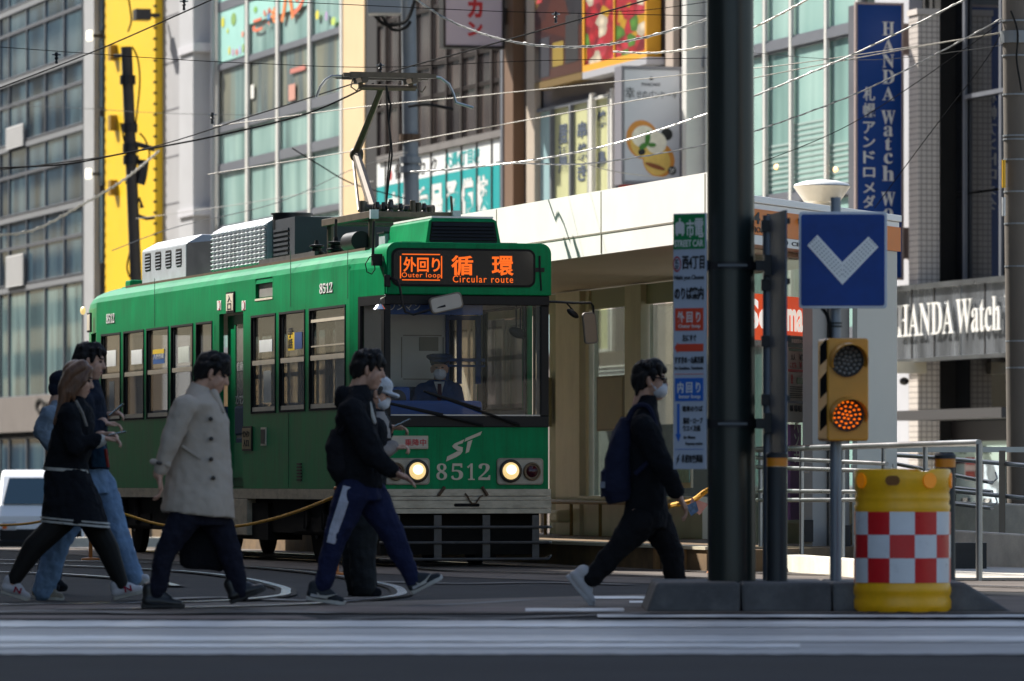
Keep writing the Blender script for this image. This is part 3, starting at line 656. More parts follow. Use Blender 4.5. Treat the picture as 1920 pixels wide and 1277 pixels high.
m = MB(); fbox(m, 716, 905, 751, 795, 0.30, 0.80); fbox(m, 725, 770, 725, 760, 0.5, 0.8); desk = part('control_desk', m, M_BLUE, tram, bev=0.03)  # the desk's blue stands for the bluish reflection low in the windscreen
m = MB(); m.lathe(sf(745,748,0.42), [(0.0,0),(0.09,0),(0.09,0.02),(0.0,0.02)], 16, 'y'); m.cyl(sf(745,748,0.42), sf(745,775,0.45), 0.02); part('hand_wheel', m, M_DKM, desk)
m = MB(); m.cyl(sf(968,572,0.2), sf(968,622,0.2), 0.008); m.cyl(sf(976,572,0.2), sf(976,618,0.2), 0.008); m.ell(sf(970,624,0.2), (0.09,0.03,0.05), 0.4); part('inside_mirror', m, M_BLACK, tram, smooth=True)
m = MB(); m.box(-0.3, 0.05, 1.25, 1.6, 0.86, 1.28); m.box(-0.3, 0.05, 1.55, 1.64, 1.28, 1.75); part('driver_seat', m, M_SEAT, tram, bev=0.03)
m = MB(); fbox(m, 930, 985, 600, 900, ac+0.4, ac+0.43); fbox(m, 940, 975, 640, 780, ac+0.36, ac+0.39); part('fare_panel', m, mat('panel_beige', '#c9bda4', 0.6), tram)
# wipers
for (x0,y0,x1,y1) in ((800,736,975,797),(728,757,905,797)):
    m = MB(); q0 = Vector(sf(x0,y0,-0.02)); q1 = Vector(sf(x1,y1,-0.045)); m.tube([q0, q0*0.35+q1*0.65, q1], [0.008,0.012,0.016], 6)
    w_ = part('wiper', m, M_RUB, tram)
    m = MB(); d = (q0*0.62+q1*0.38); m.tube([Vector(sf(x0-6,y0-3,-0.01)), Vector(sf(x0+(x1-x0)*0.58,y0+(y1-y0)*0.5,-0.012))], 0.012, 5); part('wiper_blade', m, M_BLACK, w_)
# mirrors, antenna, horn lamp
m = MB(); m.tube([sf(x,y,a) for x,y,a in ((731,521,-0.05),(737,523,-0.12),(745,526,-0.14),(750,540,-0.15),(755,572,-0.16),(760,585,-0.17),(775,590,-0.19),(835,573,-0.22))], 0.012, 7); mr = part('mirror_arm', m, M_BLACK, tram, smooth=True)
def tilted_mirror(cx, cy, w, h, ang, a, m1, m2, par, sc_=190.0):
    c = Vector(sf(cx,cy,a)); R = Vector((cos(ang),0,sin(ang))); U = Vector((-sin(ang),0,cos(ang)))
    pts = [tuple(c+R*x+U*z) for x,z in rrect(-w/2/sc_,w/2/sc_,-h/2/sc_,h/2/sc_,min(w,h)/sc_*0.25)]
    p = part('mirror_housing', MB().prism(pts, (0,0.04,0)), m1, par, bev=0.006)
    pts = [tuple(c+R*x*0.9+U*z*0.84+Vector((0,-0.003,0))) for x,z in rrect(-w/2/sc_,w/2/sc_,-h/2/sc_,h/2/sc_,min(w,h)/sc_*0.25)]
    part('mirror_back', MB().prism(pts, (0,0.003,0)), m2, par)
tilted_mirror(837,568,62,30,0.22,-0.22,mat('mirror_rim','#6f675c',0.5),mat('mirror_back','#b0aba2',0.4,var=(8,0.05)),mr)
m = MB(); m.tube([sf(x,y,a) for x,y,a in ((1022,566,-0.01),(1040,566,-0.03),(1075,568,-0.05),(1108,568,-0.06),(1112,574,-0.06),(1113,595,-0.06),(1110,618,-0.06))], 0.012, 7); m.tube([sf(1062,568,-0.04), sf(1076,584,-0.06)], 0.008, 6); m.ell(sf(1074,588,-0.06),(0.07,0.03,0.03),0.6)
mr = part('mirror_arm', m, M_BLACK, tram, smooth=True)
tilted_mirror(1107,615,58,25,-1.47,-0.07,MATS['mirror_rim'],mat('mirror_brown','#8c7c66',0.4,var=(8,0.06)),mr)
m = MB(); m.lathe(sf(713,578,-0.1), [(0.0,0.04),(0.03,0.035),(0.072,-0.01),(0.068,-0.014),(0.0,0.0)], 20); m.tube([sf(713,576,-0.1), sf(713,560,-0.1), sf(722,556,-0.04)], 0.006, 5); part('side_lamp', m, M_CHROME, tram, smooth=True)
m = MB(); m.tube([sf(699,488,0.1), sf(700,450,0.1), sf(701,415,0.1)], 0.014, 6); fbox(m, 699, 717, 476, 498, 0.08, 0.14); m.tube([sf(x,y,0.06) for x,y in ((704,478),(693,482),(685,495),(688,510),(697,514),(703,505),(702,492))], 0.006, 6); part('antenna', m, M_BLACK, tram)
m = MB(); fbox(m, 1003, 1021, 502, 510, -0.06, -0.052); m.tube([sf(1012,480,-0.055), sf(1012,510,-0.055)], 0.01, 6); m.tube([sf(1013,510,-0.056), sf(1015,545,-0.056)], 0.008, 6); part('front_bracket', m, M_BLACK, tram)
m = MB(); fbox(m, 721, 733, 515, 538, -0.08, -0.05); part('mirror_foot', m, M_BLACK, tram, bev=0.01)
m = MB(); q = st(163,581,-BW); m.ell((q[0]+0.02,L-0.05,q[2]), (0.03,0.07,0.05)); part('rear_lamp', m, M_LAMP, tram, smooth=True)
# ------------------------------------------------------------------ tram roof gear
def rp(px, py, b): return st(px, py, b)
zr = 3.13
# front air conditioner
a0 = 0.18; zt = sf(868,408,a0)[2]; bl, br = sf(797,440,a0)[0], sf(941,440,a0)[0]
m = MB(); c = []
for z, ins in ((3.06, 0.0), (zt-0.03, 0.045), (zt, 0.09)):
    c += [(bl+ins, a0+ins*0.5, z), (br-ins, a0+ins*0.5, z), (br-ins, a0+1.5, z), (bl+ins, a0+1.5, z)]
m.add(c, [(i*4+k, i*4+(k+1) % 4, i*4+4+(k+1) % 4, i*4+4+k) for i in range(2) for k in range(4)]+[(8,9,10,11)])
aco = part('cooling_unit', m, M_GREEN, tram, bev=0.008)
m = MB(); m.box(bl+0.075, br-0.075, a0+0.04, a0+1.49, zt-0.004, zt+0.014); part('sunlit_top', m, M_WHITE, aco)  # white plate puts the sunlit gloss of the unit's top into colour
m = MB(); zA = 3.10
for i in range(6):
    z = zA+i*(zt-0.05-zA)/6; ins = 0.05+0.006*i; m.hexa([(bl+ins,a0-0.005,z),(br-ins,a0-0.005,z),(br-ins,a0+0.03,z),(bl+ins,a0+0.03,z),(bl+ins,a0+0.01,z+0.032),(br-ins,a0+0.01,z+0.032),(br-ins,a0+0.04,z+0.032),(bl+ins,a0+0.04,z+0.032)])
part('grille', m, M_BLACK, aco)
m = MB(); m.add([(bl+0.035,a0+0.004,zA-0.02),(br-0.035,a0+0.004,zA-0.02),(br-0.07,a0+0.012,zt-0.04),(bl+0.07,a0+0.012,zt-0.04),(bl+0.035,a0+0.02,zA-0.02),(br-0.035,a0+0.02,zA-0.02),(br-0.07,a0+0.028,zt-0.04),(bl+0.07,a0+0.028,zt-0.04)], [(0,1,2,3),(7,6,5,4),(0,4,5,1),(1,5,6,2),(2,6,7,3),(3,7,4,0)]); part('grille_back', m, M_RUB, aco)
# long cooling housing on the rear half: grey shell, slots, corner coloured dark for its shade, louvred sheet
bh = -0.62
def hp(px, py, b=bh): return st(px, py, b)
A0 = hp(497,470)[1]; A1 = hp(395,470)[1]; A2 = hp(349,470)[1]; A3 = hp(266,470)[1]
zb_ = 3.08; zt0 = hp(440,421)[2]; ztr = hp(300,452)[2]
m = MB(); m.prism([(bh,A2,zb_),(bh,A3,zb_),(bh,A3,ztr),(bh+0.12,A3,ztr+0.12)][:0] or [(bh,A2,zb_),(bh,A2,zt0-0.10),(bh+0.18,A2,zt0),(0.62,A2,zt0),(0.62,A2,zb_)], (0,A3-A2,0))
hs = part('roof_housing', m, M_ROOFG, tram, bev=0.02)
m = MB()
for i in range(4):
    x0 = 272+19.3*i; q0 = hp(x0,480); q1 = hp(x0+11,480); zz1 = hp(x0,476-2.8*i)[2]; zz0 = hp(x0,509-3.4*i)[2]
    m = MB(); m.prism([(bh-0.004, y, z) for y, z in rrect(q1[1], q0[1], zz0, zz1, 0.03)], (0.02,0,0)); sl_ = part('slot', m, M_UNDER, hs)
    m = MB()
    for k in range(5): z = hp(x0,481-2.8*i+k*6)[2]; m.hexa([(bh-0.012,q1[1]+0.03,z-0.012),(bh-0.005,q1[1]+0.03,z-0.012),(bh-0.005,q0[1]-0.03,z-0.012),(bh-0.012,q0[1]-0.03,z-0.012),(bh-0.006,q1[1]+0.03,z),(bh,q1[1]+0.03,z),(bh,q0[1]-0.03,z),(bh-0.006,q0[1]-0.03,z)])
    part('slot_louvre', m, M_STEEL, sl_)
m = MB(); m.hexa([(bh,A2-0.003,zb_),(0.6,A2-0.003,zb_),(0.6,A1+0.003,zb_),(bh+0.30,A1+0.003,zb_),(bh+0.01,A2-0.003,zt0-0.10),(0.6,A2-0.003,zt0-0.10),(0.6,A1+0.003,zt0-0.10),(bh+0.30,A1+0.003,zt0-0.10)]); part('shaded_corner', m, M_NAVYG, tram)  # same housing, its camera-facing shade painted as a dark blue tone
m = MB(); zl0 = zb_; zl1 = hp(440,416)[2]
m.prism([(bh+0.02,A0,zl0),(bh+0.02,A0,zl1-0.07),(bh+0.14,A0,zl1),(0.6,A0,zl1),(0.6,A0,zl0)], (0,A1-A0,0)); lv = part('louvred_cover', m, M_ROOFG, tram, bev=0.01)
m = MB(); nx, nz = 13, 9
for i in range(nx):
    for j in range(nz):
        y = A0+(A1-A0)*(i+0.5)/nx; z = zl0+0.03+(zl1-0.10-zl0)*(j+0.35)/nz; wv = (A1-A0)/nx*0.36; hv = (zl1-zl0)/nz*0.34
        m.add([(bh+0.02,y-wv,z-hv),(bh+0.02,y+wv,z-hv),(bh+0.02,y+wv,z+hv),(bh+0.02,y-wv,z+hv),(bh-0.012,y-wv,z+hv*0.2),(bh-0.012,y+wv,z+hv*0.2)], [(0,1,5,4),(4,5,2,3),(0,4,3),(1,2,5)])
part('louvre_rows', m, M_ROOFG, lv)
m = MB(); m.box(bh+0.08, 0.6, A0-1.0, A0-0.01, zl0, zl1-0.05)
for i in range(7): m.box(bh+0.065, bh+0.09, A0-0.75, A0-0.1, zl0+0.05+i*0.05, zl0+0.075+i*0.05)
part('motor_cover', m, M_NAVYG, tram)
# black drum, second dark cover
bd = -0.35; q = rp(547, 463, bd); rd = 37/sc(547, bd); ztd = rp(547, 400, bd)[2]
m = MB().lathe((bd, q[1], 0), [(0,zr-0.06),(rd*0.97,zr-0.06),(rd*0.97,ztd-0.02),(rd*1.06,ztd-0.02),(rd*1.06,ztd),(rd*0.9,ztd),(rd*0.9,ztd-0.15),(0,ztd-0.15)], 32)
part('vent_drum', m, mat('drum_black', (0.018,0.019,0.021), 0.35, var=(4,0.3)), tram, smooth=True)
q0 = rp(645, 408, 0.3); q1 = rp(585, 408, 0.3); m = MB(); m.box(-0.1, 0.62, q0[1], q1[1]+0.3, zr-0.05, q0[2])
for i in range(5): m.box(-0.115, -0.098, q0[1]+0.1, q1[1], zr+0.05+i*0.05, zr+0.075+i*0.05)
part('resistor_box', m, M_NAVYG, tram, bev=0.02)
for px, py, s_ in ((594,450,1.0),(630,445,1.15),(672,440,0.9)):
    q = rp(px, py, -0.5); m = MB().lathe((q[0], q[1], zr-0.09), [(0,0),(0.07*s_,0),(0.07*s_,0.05),(0.045*s_,0.055),(0.05*s_,0.09),(0.085*s_,0.10),(0.085*s_,0.12),(0.05*s_,0.13),(0.05*s_,0.16),(0.075*s_,0.17),(0.075*s_,0.19),(0.03*s_,0.2),(0.02*s_,0.24),(0,0.24)], 18)
    if s_ > 1.1: m.cyl((q[0],q[1],zr+0.1),(q[0],q[1],zr+0.33),0.014,n=6)
    part('insulator', m, M_BLACK, tram, smooth=True)
q0 = rp(485,484,-0.7); q1 = rp(590,462,-0.7); m = MB(); m.box(-0.70,-0.66,q1[1],q0[1],3.05,3.14); part('roof_rail', m, M_BAR, tram)
q0 = rp(240,530,-0.72); q1 = rp(690,452,-0.72); m = MB(); m.box(-0.75,-0.70,q1[1],q0[1],3.05,3.085); m.box(-0.55,0.6,0.35,0.4,3.08,3.12); part('rain_gutter', m, MATS['rusty_iron'], tram)
m = MB(); q = rp(205,540,-0.8); m.box(-0.7,-0.5,q[1]-0.5,q[1]-0.2,3.05,3.09); q2 = rp(252,520,-0.4); m.box(-0.45,0.4,q2[1],q2[1]+0.3,3.08,3.2); part('rear_roof_box', m, M_GREEN, tram, bev=0.02)
m = MB(); q = rp(700,440,-0.45); m.cyl((-0.5,q[1]+0.3,3.2),(-0.5,q[1]+0.75,3.2),0.10,n=16); part('air_tank', m, M_BLACK, tram, smooth=True)
m = MB(); q = sf(738,441,1.75); q1 = sf(757,427,1.75); m.box(q[0]-0.1,q[0]+0.1,1.7,1.95,3.08,3.26); jb = part('junction_box', m, M_ROOFG, tram, bev=0.008)
m = MB(); m.box(q[0]-0.115,q[0]+0.115,1.685,1.965,3.26,3.275); part('box_lid', m, M_DKM, jb)
# pantograph
pb = 2.95
def ppx(px, py, a=pb): return Vector(sf(px, py, a))
zpb = ppx(720,412)[2]
m = MB()
for sx in (-0.42, 0.42): m.box(sx-0.035, sx+0.035, 1.95, 3.95, zpb-0.03, zpb+0.04)
for a in (2.0, 2.95, 3.85): m.box(-0.42, 0.42, a-0.04, a+0.04, zpb-0.025, zpb+0.035)
for sx in (-0.40, 0.40):
    for a in (2.1, 3.8): m.cyl((sx,a,3.1),(sx,a,zpb-0.02),0.035,n=8)
m.cyl((-0.36,2.55,zpb+0.09),(0.36,2.55,zpb+0.09),0.045,n=12)
for i in range(5): m.cyl((-0.42+0.02*i,2.4+0.05*i,zpb+0.02),(-0.42+0.02*i,2.4+0.05*i,zpb+0.16),0.028,n=8)
for i in range(4): m.cyl((0.1+0.06*i,2.4,zpb+0.02),(0.1+0.06*i,2.4,zpb+0.17-0.02*i),0.03,n=8)
m.tube([(0.40,2.05,zpb+0.2),(0.42,2.05,zpb-0.1),(0.34,2.02,zpb-0.16),(0.15,2.0,zpb-0.18)],0.014,6)
pg = part('pantograph', m, M_PANTO, tram, bev=0.004)
for i in range(11):
    x_, y_ = random.uniform(-0.40,0.40), random.uniform(2.0,2.7); m = MB().lathe((x_,y_,0), [(0,zpb),(0.03,zpb),(0.03,zpb+0.05),(0.018,zpb+0.06),(0.03,zpb+0.08),(0.02,zpb+0.11+0.06*random.random()),(0,zpb+0.12)], 10); part('spring_unit', m, M_DKM, pg, smooth=True)
m = MB()
for sx in (-0.42, 0.42): m.box(sx-0.04,sx+0.04,1.9,1.95,zpb-0.04,zpb+0.05)
part('lit_rail_end', m, M_ROOFG, pg)  # pale caps put the light on the rail ends into the colour
kn = ppx(668,290,3.9); ft = ppx(702,398,2.75); hd = ppx(719,160,3.2)
m = MB(); m.tube([ft, kn], [0.055,0.045], 8); m.tube([ft+Vector((-0.12,0.15,0.02)), kn+Vector((-0.03,0,-0.06))], 0.016, 6); m.tube([kn+Vector((-0.03,0,0)), kn+Vector((0.06,0,0))], 0.06, 8); part('lower_arm', m, M_PANTO, pg)
m = MB(); m.tube([kn+Vector((0,0,0.03)), hd], [0.042,0.026], 8); m.tube([kn+Vector((-0.05,0,-0.03)), hd+Vector((-0.04,0,-0.03))], 0.01, 6); m.ell(kn, (0.07,0.05,0.075)); part('upper_arm', m, M_PANTO, pg)
m = MB(); ha = 3.2
for aa in (ha-0.16, ha+0.16):
    zt_ = ppx(715,138,ha)[2]; bl_, br_ = ppx(640,140,ha)[0], ppx(806,140,ha)[0]
    m.box(bl_+0.05, br_-0.05, aa-0.03, aa+0.03, zt_-0.055, zt_); m.box(bl_-0.02, bl_+0.05, aa-0.025, aa+0.025, zt_-0.05, zt_-0.01); m.box(br_-0.05, br_+0.02, aa-0.025, aa+0.025, zt_-0.05, zt_-0.01)
m.cyl((bl_+0.2,ha,zt_-0.14),(br_-0.15,ha,zt_-0.14),0.03,n=8)
for x in (bl_+0.2, br_-0.2): m.box(x-0.03,x+0.03,ha-0.19,ha+0.19,zt_-0.10,zt_-0.05); m.box(x-0.02,x+0.02,ha-0.02,ha+0.02,zt_-0.16,zt_-0.05)
for sx, x in ((1, bl_+0.12), (1, br_-0.12)): m.tube([(x,ha,zt_-0.05),(x-0.02,ha,zt_-0.14),(x+0.04,ha,zt_-0.18),(x+0.08,ha,zt_-0.12)],0.008,5)
part('collector_head', m, M_PANTO, pg)
m = MB()
for px in (((640,143),(622,143),(610,150),(601,162),(596,175),(593,183)), ((806,142),(826,146),(842,158),(850,175),(855,192),(870,197),(887,202))):
    m = MB(); m.tube([ppx(x,y,ha) for x,y in px], 0.014, 7); part('collector_horn', m, M_STEEL, pg, smooth=True)
m = MB(); m.tube([ppx(x,y,ha-0.2) for x,y in ((724,160),(730,190),(733,196),(729,230),(733,265),(735,290),(730,330),(722,397))], 0.010, 6); m.tube([ppx(x,y,ha-0.22) for x,y in ((724,160),(726,200),(732,270),(726,340),(724,397))], 0.008, 6); part('flexible_cable', m, M_RUB, pg, smooth=True)
# ------------------------------------------------------------------ tram stop: platform, shelter
M_FASC = mat('white_panel', '#f0eee8', 0.5, var=(1.5, 0.04))
M_SOFF = mat('soffit_beige', '#bdb29c', 0.6, var=(2, 0.05))
M_BEIGE = mat('beige_metal', '#dcd2bb', 0.5, var=(3, 0.05), dirt=('#8b7a54', 2.5, 0.25, (1,1,0.4)))
M_OLIVE = mat('olive_panel', '#acac90', 0.55, var=(2, 0.05))
M_GLS = glass('shelter_glass', (0.72,0.78,0.76), 0.10, 0.8, '#9aa39c', 0.10)
BF = 1.45
ST = thing('tram_shelter', 'white roofed tram stop shelter with beige columns and glass, right of the green streetcar', 'shelter', (BF, 4, 0.2))
LF = lambda px, py: st(px, py, BF)
aN = LF(1332, 400)[1]; aF = LF(430, 420)[1]
ztop = LF(1325, 323)[2]; zbot = LF(1200, 467)[2]; zseam = zbot+(ztop-zbot)*0.33
BR = 4.45
pB = at(1682, 405, 1); zR = LF(1325, 323)[2]-0.18
YB = (zR-CZ)*F/(HY-405); Bc = w2s((1682-CX)/F*YB, YB)
m = MB(); m.box(BF, BF+0.06, aN, aF, zseam+0.006, ztop); part('fascia_panel', m, M_FASC, ST)
m = MB(); m.box(BF+0.004, BF+0.06, aN, aF, zbot, zseam-0.006); part('fascia_panel', m, M_FASC, ST)
m = MB()
for px in (931, 1127, 1322): a = LF(px, 400)[1]; m.box(BF-0.002, BF+0.01, a-0.015, a+0.015, zbot+0.01, ztop-0.01)
m.box(BF-0.001, BF+0.02, aN+0.02, aF, zseam-0.008, zseam+0.008); part('panel_joint', m, mat('joint_grey', '#7d7768', 0.7), ST)
roof = [(BF+0.06, aN), (Bc[0], Bc[1]), (Bc[0], aF), (BF+0.06, aF)]
m = MB().prism([(p[0], p[1], zR-0.12) for p in roof], (0,0,0.12)); part('roof_slab', m, M_WHITE, ST)
m = MB().prism([(p[0], p[1]+(0.12 if i < 2 else 0), zbot+0.02) for i, p in enumerate(roof)], (0,0,0.03)); part('soffit', m, M_SOFF, ST)
ed = (Vector((Bc[0],Bc[1],0))-Vector((BF+0.06,aN,0))); EL = ed.length; ed.normalize(); en = Vector((ed.y,-ed.x,0))
if en.y > 0: en = -en
def ep(t, z, o=0): return tuple(Vector((BF+0.06,aN,z))+ed*t+en*o)
def ebox(m, t0, t1, z0, z1, o0, o1): return m.hexa([ep(t0,z0,o1),ep(t1,z0,o1),ep(t1,z0,o0),ep(t0,z0,o0),ep(t0,z1,o1),ep(t1,z1,o1),ep(t1,z1,o0),ep(t0,z1,o0)])
def et(px, py, o=0):                                                # pixel -> (t, z) on the shelter's end plane
    lo, hi = -1.0, EL+1.0
    for _ in range(50):
        mid = (lo+hi)/2; q = ep(mid, 0, o); w = s2w(*q); x = CX+F*w[0]/w[1]
        if x < px: lo = mid
        else: hi = mid
    w = s2w(*ep(lo, 0, o)); return lo, CZ+(HY-py)/F*w[1]
# end fascia: two white lips, orange band with the stop name, white strip
m = MB(); ebox(m, 0, EL, zR-0.06, zR+0.004, 0.0, 0.05); ebox(m, 0.02, EL-0.02, zR-0.13, zR-0.064, -0.04, 0.03); part('end_fascia', m, M_FASC, ST, bev=0.006)
z1o = et(1550, 412)[1]; z0o = et(1550, 455)[1]
zo1, zo0 = et(1672,426)[1], et(1672,471)[1]
m = MB(); ebox(m, et(1345,420)[0], et(1680,420)[0], zo0-0.0, zo1, 0.02, 0.05); ob = part('name_band', m, mat('orange_band', '#d9761c', 0.5, var=(4,0.05)), ST)
m = MB(); ebox(m, et(1345,420)[0], et(1600,420)[0], zo0-0.09, zo0-0.003, 0.02, 0.045); wb = part('name_strip', m, M_WHITE, ST)
def etext(m, s, px0, px1, z0, z1, o, off=0.0):
    t0 = et(px0,400,o)[0]; t1 = et(px1,400,o)[0]; return text(m, s, ep(t0,z0,o), tuple(ed), (0,0,1), t1-t0, z1-z0, 0.004, off)
m = MB(); etext(m, '西', 1345, 1372, zo0+0.10, zo1-0.03, 0.052, 0.02); etext(m, '4', 1412, 1425, zo0+0.10, zo1-0.03, 0.052, 0.02); etext(m, 'NISHI YON-CHOME', 1345, 1440, zo0+0.02, zo0+0.07, 0.052, 0.01); etext(m, '丁目', 1438, 1466, zo0+0.10, zo1-0.03, 0.052, 0.02); part('name_lettering', m, M_TXTB, ob)
m = MB(); etext(m, '外回り CIRCULAR ROUTE', 1440, 1590, zo0-0.07, zo0-0.02, 0.047, 0.01); part('strip_lettering', m, M_TXTB, wb)
m = MB(); ebox(m, et(1487,412)[0], et(1497,412)[0], zo1-0.09, zo1-0.04, 0.05, 0.09); part('band_bracket', m, M_DKM, ST)
# end wall: white panel, grey return, glazed bay with shop sign and fare poster, purple banner
tw0, tw1 = et(1602,700)[0], et(1678,700)[0]
m = MB(); ebox(m, tw0, EL-0.09, 0.2, zo0-0.003, -0.02, 0.03); part('end_wall', m, mat('end_wall_white', '#c2beb2', 0.55, var=(1.2,0.03)), ST)
m = MB(); ebox(m, et(1518,700,-0.15)[0], tw0+0.15, 0.2, zbot, -0.22, -0.12); part('end_return', m, mat('end_wall_grey', '#96918a', 0.6, var=(1.2,0.05)), ST)
m = MB(); ebox(m, et(1572,700)[0], et(1600,700)[0], 0.2, zbot, -0.10, -0.04); part('end_pillar', m, mat('pillar_dark', '#77726c', 0.5), ST)
m = MB(); ebox(m, et(1347,600,-0.62)[0], et(1520,600,-0.62)[0], 0.22, zbot, -0.62, -0.60); part('end_glazing', m, M_GLS, ST)
m = MB(); ebox(m, et(1340,400,-0.55)[0], et(1520,400,-0.55)[0], et(1460,480,-0.55)[1], et(1460,473,-0.55)[1], -0.6, -0.5); part('glazing_bar', m, M_BEIGE, ST)
o_ = -0.55; ta, tb = et(1330,600,o_)[0], et(1518,600,o_)[0]; zs1_ = et(1480,556,o_)[1]; zs0_ = et(1480,641,o_)[1]
m = MB(); ebox(m, ta, tb, zs0_, zs1_, o_-0.02, o_); shp = part('shop_sign', m, mat('shop_orange', '#e0582a', 0.5, emit='#f0501e', es=0.22), ST)
m = MB(); t0 = et(1401,600,o_)[0]; t1 = et(1546,600,o_)[0]
text(m, 'Se', ep(et(1402,600,o_)[0], zs0_+0.10, o_+0.002), tuple(ed), (0,0,1), et(1443,600,o_)[0]-et(1402,600,o_)[0], 0.29, 0.004, 0.03)
text(m, 'ico', ep(et(1445,600,o_)[0], zs0_+0.10, o_+0.002), tuple(ed), (0,0,1), et(1472,600,o_)[0]-et(1445,600,o_)[0], 0.28, 0.004, 0.03)
text(m, 'mar', ep(et(1475,600,o_)[0], zs0_+0.10, o_+0.002), tuple(ed), (0,0,1), et(1515,600,o_)[0]-et(1475,600,o_)[0], 0.22, 0.004, 0.03)
part('sign_lettering', m, mat('backlit_white', '#e8e4dc', 0.5, emit='#fff4e8', es=0.3), shp)
o_ = -0.45; tp0, tp1 = et(1477,700,o_)[0], et(1516,700,o_)[0]
zp = lambda y: et(1497, y, o_)[1]
m = MB(); ebox(m, tp0, tp1, zp(792), zp(630), o_-0.02, o_); po = part('fare_poster', m, mat('poster_grey', '#b5b0a6', 0.6), ST)
def pband(y1, y0, x0, x1, c, nm='poster_band'):
    m = MB(); a_, b_ = et(x0,700,o_)[0], et(x1,700,o_)[0]; ebox(m, a_, b_, zp(y0), zp(y1), o_, o_+0.004); part(nm, m, c, po)
pband(632,652,1478,1515,mat('poster_teal','#1d3f44',0.5)); pband(654,659,1479,1515,mat('poster_green','#28543c',0.5)); pband(693,698,1478,1515,M_TXTR); pband(752,757,1478,1515,mat('poster_navy','#2b2f55',0.5)); pband(708,720,1494,1514,mat('poster_lime','#3d6b35',0.5))
m = MB()
def ptext(m, s, x0, x1, y0, y1, off=0.0): return text(m, s, ep(et(x0,700,o_)[0], zp(y1), o_+0.005), tuple(ed), (0,0,1), et(x1,700,o_)[0]-et(x0,700,o_)[0], zp(y0)-zp(y1), 0.003, off)
ptext(m, '大人', 1482, 1490, 664, 676); ptext(m, '¥230', 1498, 1514, 664, 676, 0.01)
for y in (725,729,733,738,741,745): ptext(m, 'ーーーーーーー', 1480, 1514, y, y+1.5)
for x in (1480,1488,1496,1504): ptext(m, '時刻表', x, x+6, 760, 772)
part('poster_lettering', m, M_TXTB, po)
m = MB(); ptext(m, 'こども', 1480, 1492, 680, 690); ptext(m, '¥120', 1498, 1514, 679, 691, 0.01); ptext(m, '安全', 1482, 1486, 702, 720); part('poster_red_lettering', m, M_TXTR, po)
m = MB(); ptext(m, '市電運賃のご案内', 1483, 1513, 636, 644, 0.01); part('poster_title', m, M_TXTW, po)
m = MB(); ebox(m, et(1482,850,-0.5)[0], et(1502,850,-0.5)[0], 0.45, et(1490,796,-0.5)[1], -0.53, -0.50); bn = part('purple_banner', m, mat('banner_purple', '#8a5f8e', 0.7, var=(4,0.1)), ST)
m = MB(); o_ = -0.50
for i, ch in enumerate('べンチ'): q = et(1490, 800, o_); text(m, ch, ep(et(1488,800,o_)[0], et(1490, 812+28*i, o_)[1], o_+0.003), tuple(ed), (0,0,1), 0.14, 0.14, 0.003, 0.02)
part('banner_lettering', m, M_TXTW, bn)
# long back wall: columns, glazing, lower panels, blinds beyond
BWL = 4.35
W = lambda px, py=700: st(px, py, BWL)
zpl = 0.2
def wcol(name, px0, px1, z0, z1, m_, o0=-0.06, o1=0.06, b0=BWL, bev=0.004):
    a0, a1 = st(px1,700,b0)[1], st(px0,700,b0)[1]; m = MB(); m.box(b0+o0, b0+o1, a0, a1, z0, z1); return part(name, m, m_, ST, bev=bev)
wcol('column', 1060, 1105, zpl, zbot, M_BEIGE, -0.12, 0.05); wcol('column', 1187, 1217, zpl, zbot, M_BEIGE, -0.10, 0.05); wcol('column', 1107, 1113, zpl, zbot, M_BEIGE); wcol('column', 860, 905, zpl, zbot, M_BEIGE, -0.12, 0.05)
wcol('header_panel', 860, 1330, st(1200,572,BWL)[2], zbot, M_OLIVE, -0.03, 0.03); wcol('side_panel', 1030, 1058, zpl, zbot, M_OLIVE, 0.0, 0.04)
zg = W(1150,945)[2]
wcol('lower_panel', 1106, 1330, zpl, zg, M_BEIGE, -0.08, 0.0); wcol('bench_rail', 1112, 1330, zg+0.003, zg+0.09, M_BEIGE, -0.2, 0.06)
for x0, x1 in ((1114,1186),(1218,1262),(1264,1330)):
    wcol('glazing', x0, x1, zg+0.095, st(1200,574,BWL)[2], M_GLS, 0.0, 0.01, bev=0)
wcol('notice_frame', 1128, 1180, W(1150,808)[2], W(1150,705)[2], mat('frame_bronze', '#7a6a4c', 0.5), -0.06, -0.03); wcol('notice_board', 1131, 1177, W(1150,804)[2], W(1150,709)[2], mat('board_tan', '#9c8c68', 0.5, var=(4,0.08)), -0.065, -0.061)
wcol('timetable', 1030, 1041, W(1035,800)[2], W(1035,708)[2], mat('timetable_grey', '#9b967f', 0.5, var=(12,0.25)), -0.08, -0.04)
wcol('route_map_board', 1318, 1345, W(1330,915)[2], W(1330,620)[2], mat('route_board', '#cfc4a8', 0.6, var=(7,0.1)), -0.3, -0.27)
wcol('orange_notice', 1319, 1345, W(1330,710)[2], W(1330,660)[2], MATS['orange_band'], -0.32, -0.305); wcol('orange_notice', 1319, 1345, W(1330,772)[2], W(1330,755)[2], MATS['orange_band'], -0.32, -0.305); wcol('green_notice', 1319, 1345, W(1330,905)[2], W(1330,815)[2], mat('notice_teal', '#8fb3a4', 0.6, var=(14,0.2)), -0.32, -0.305)
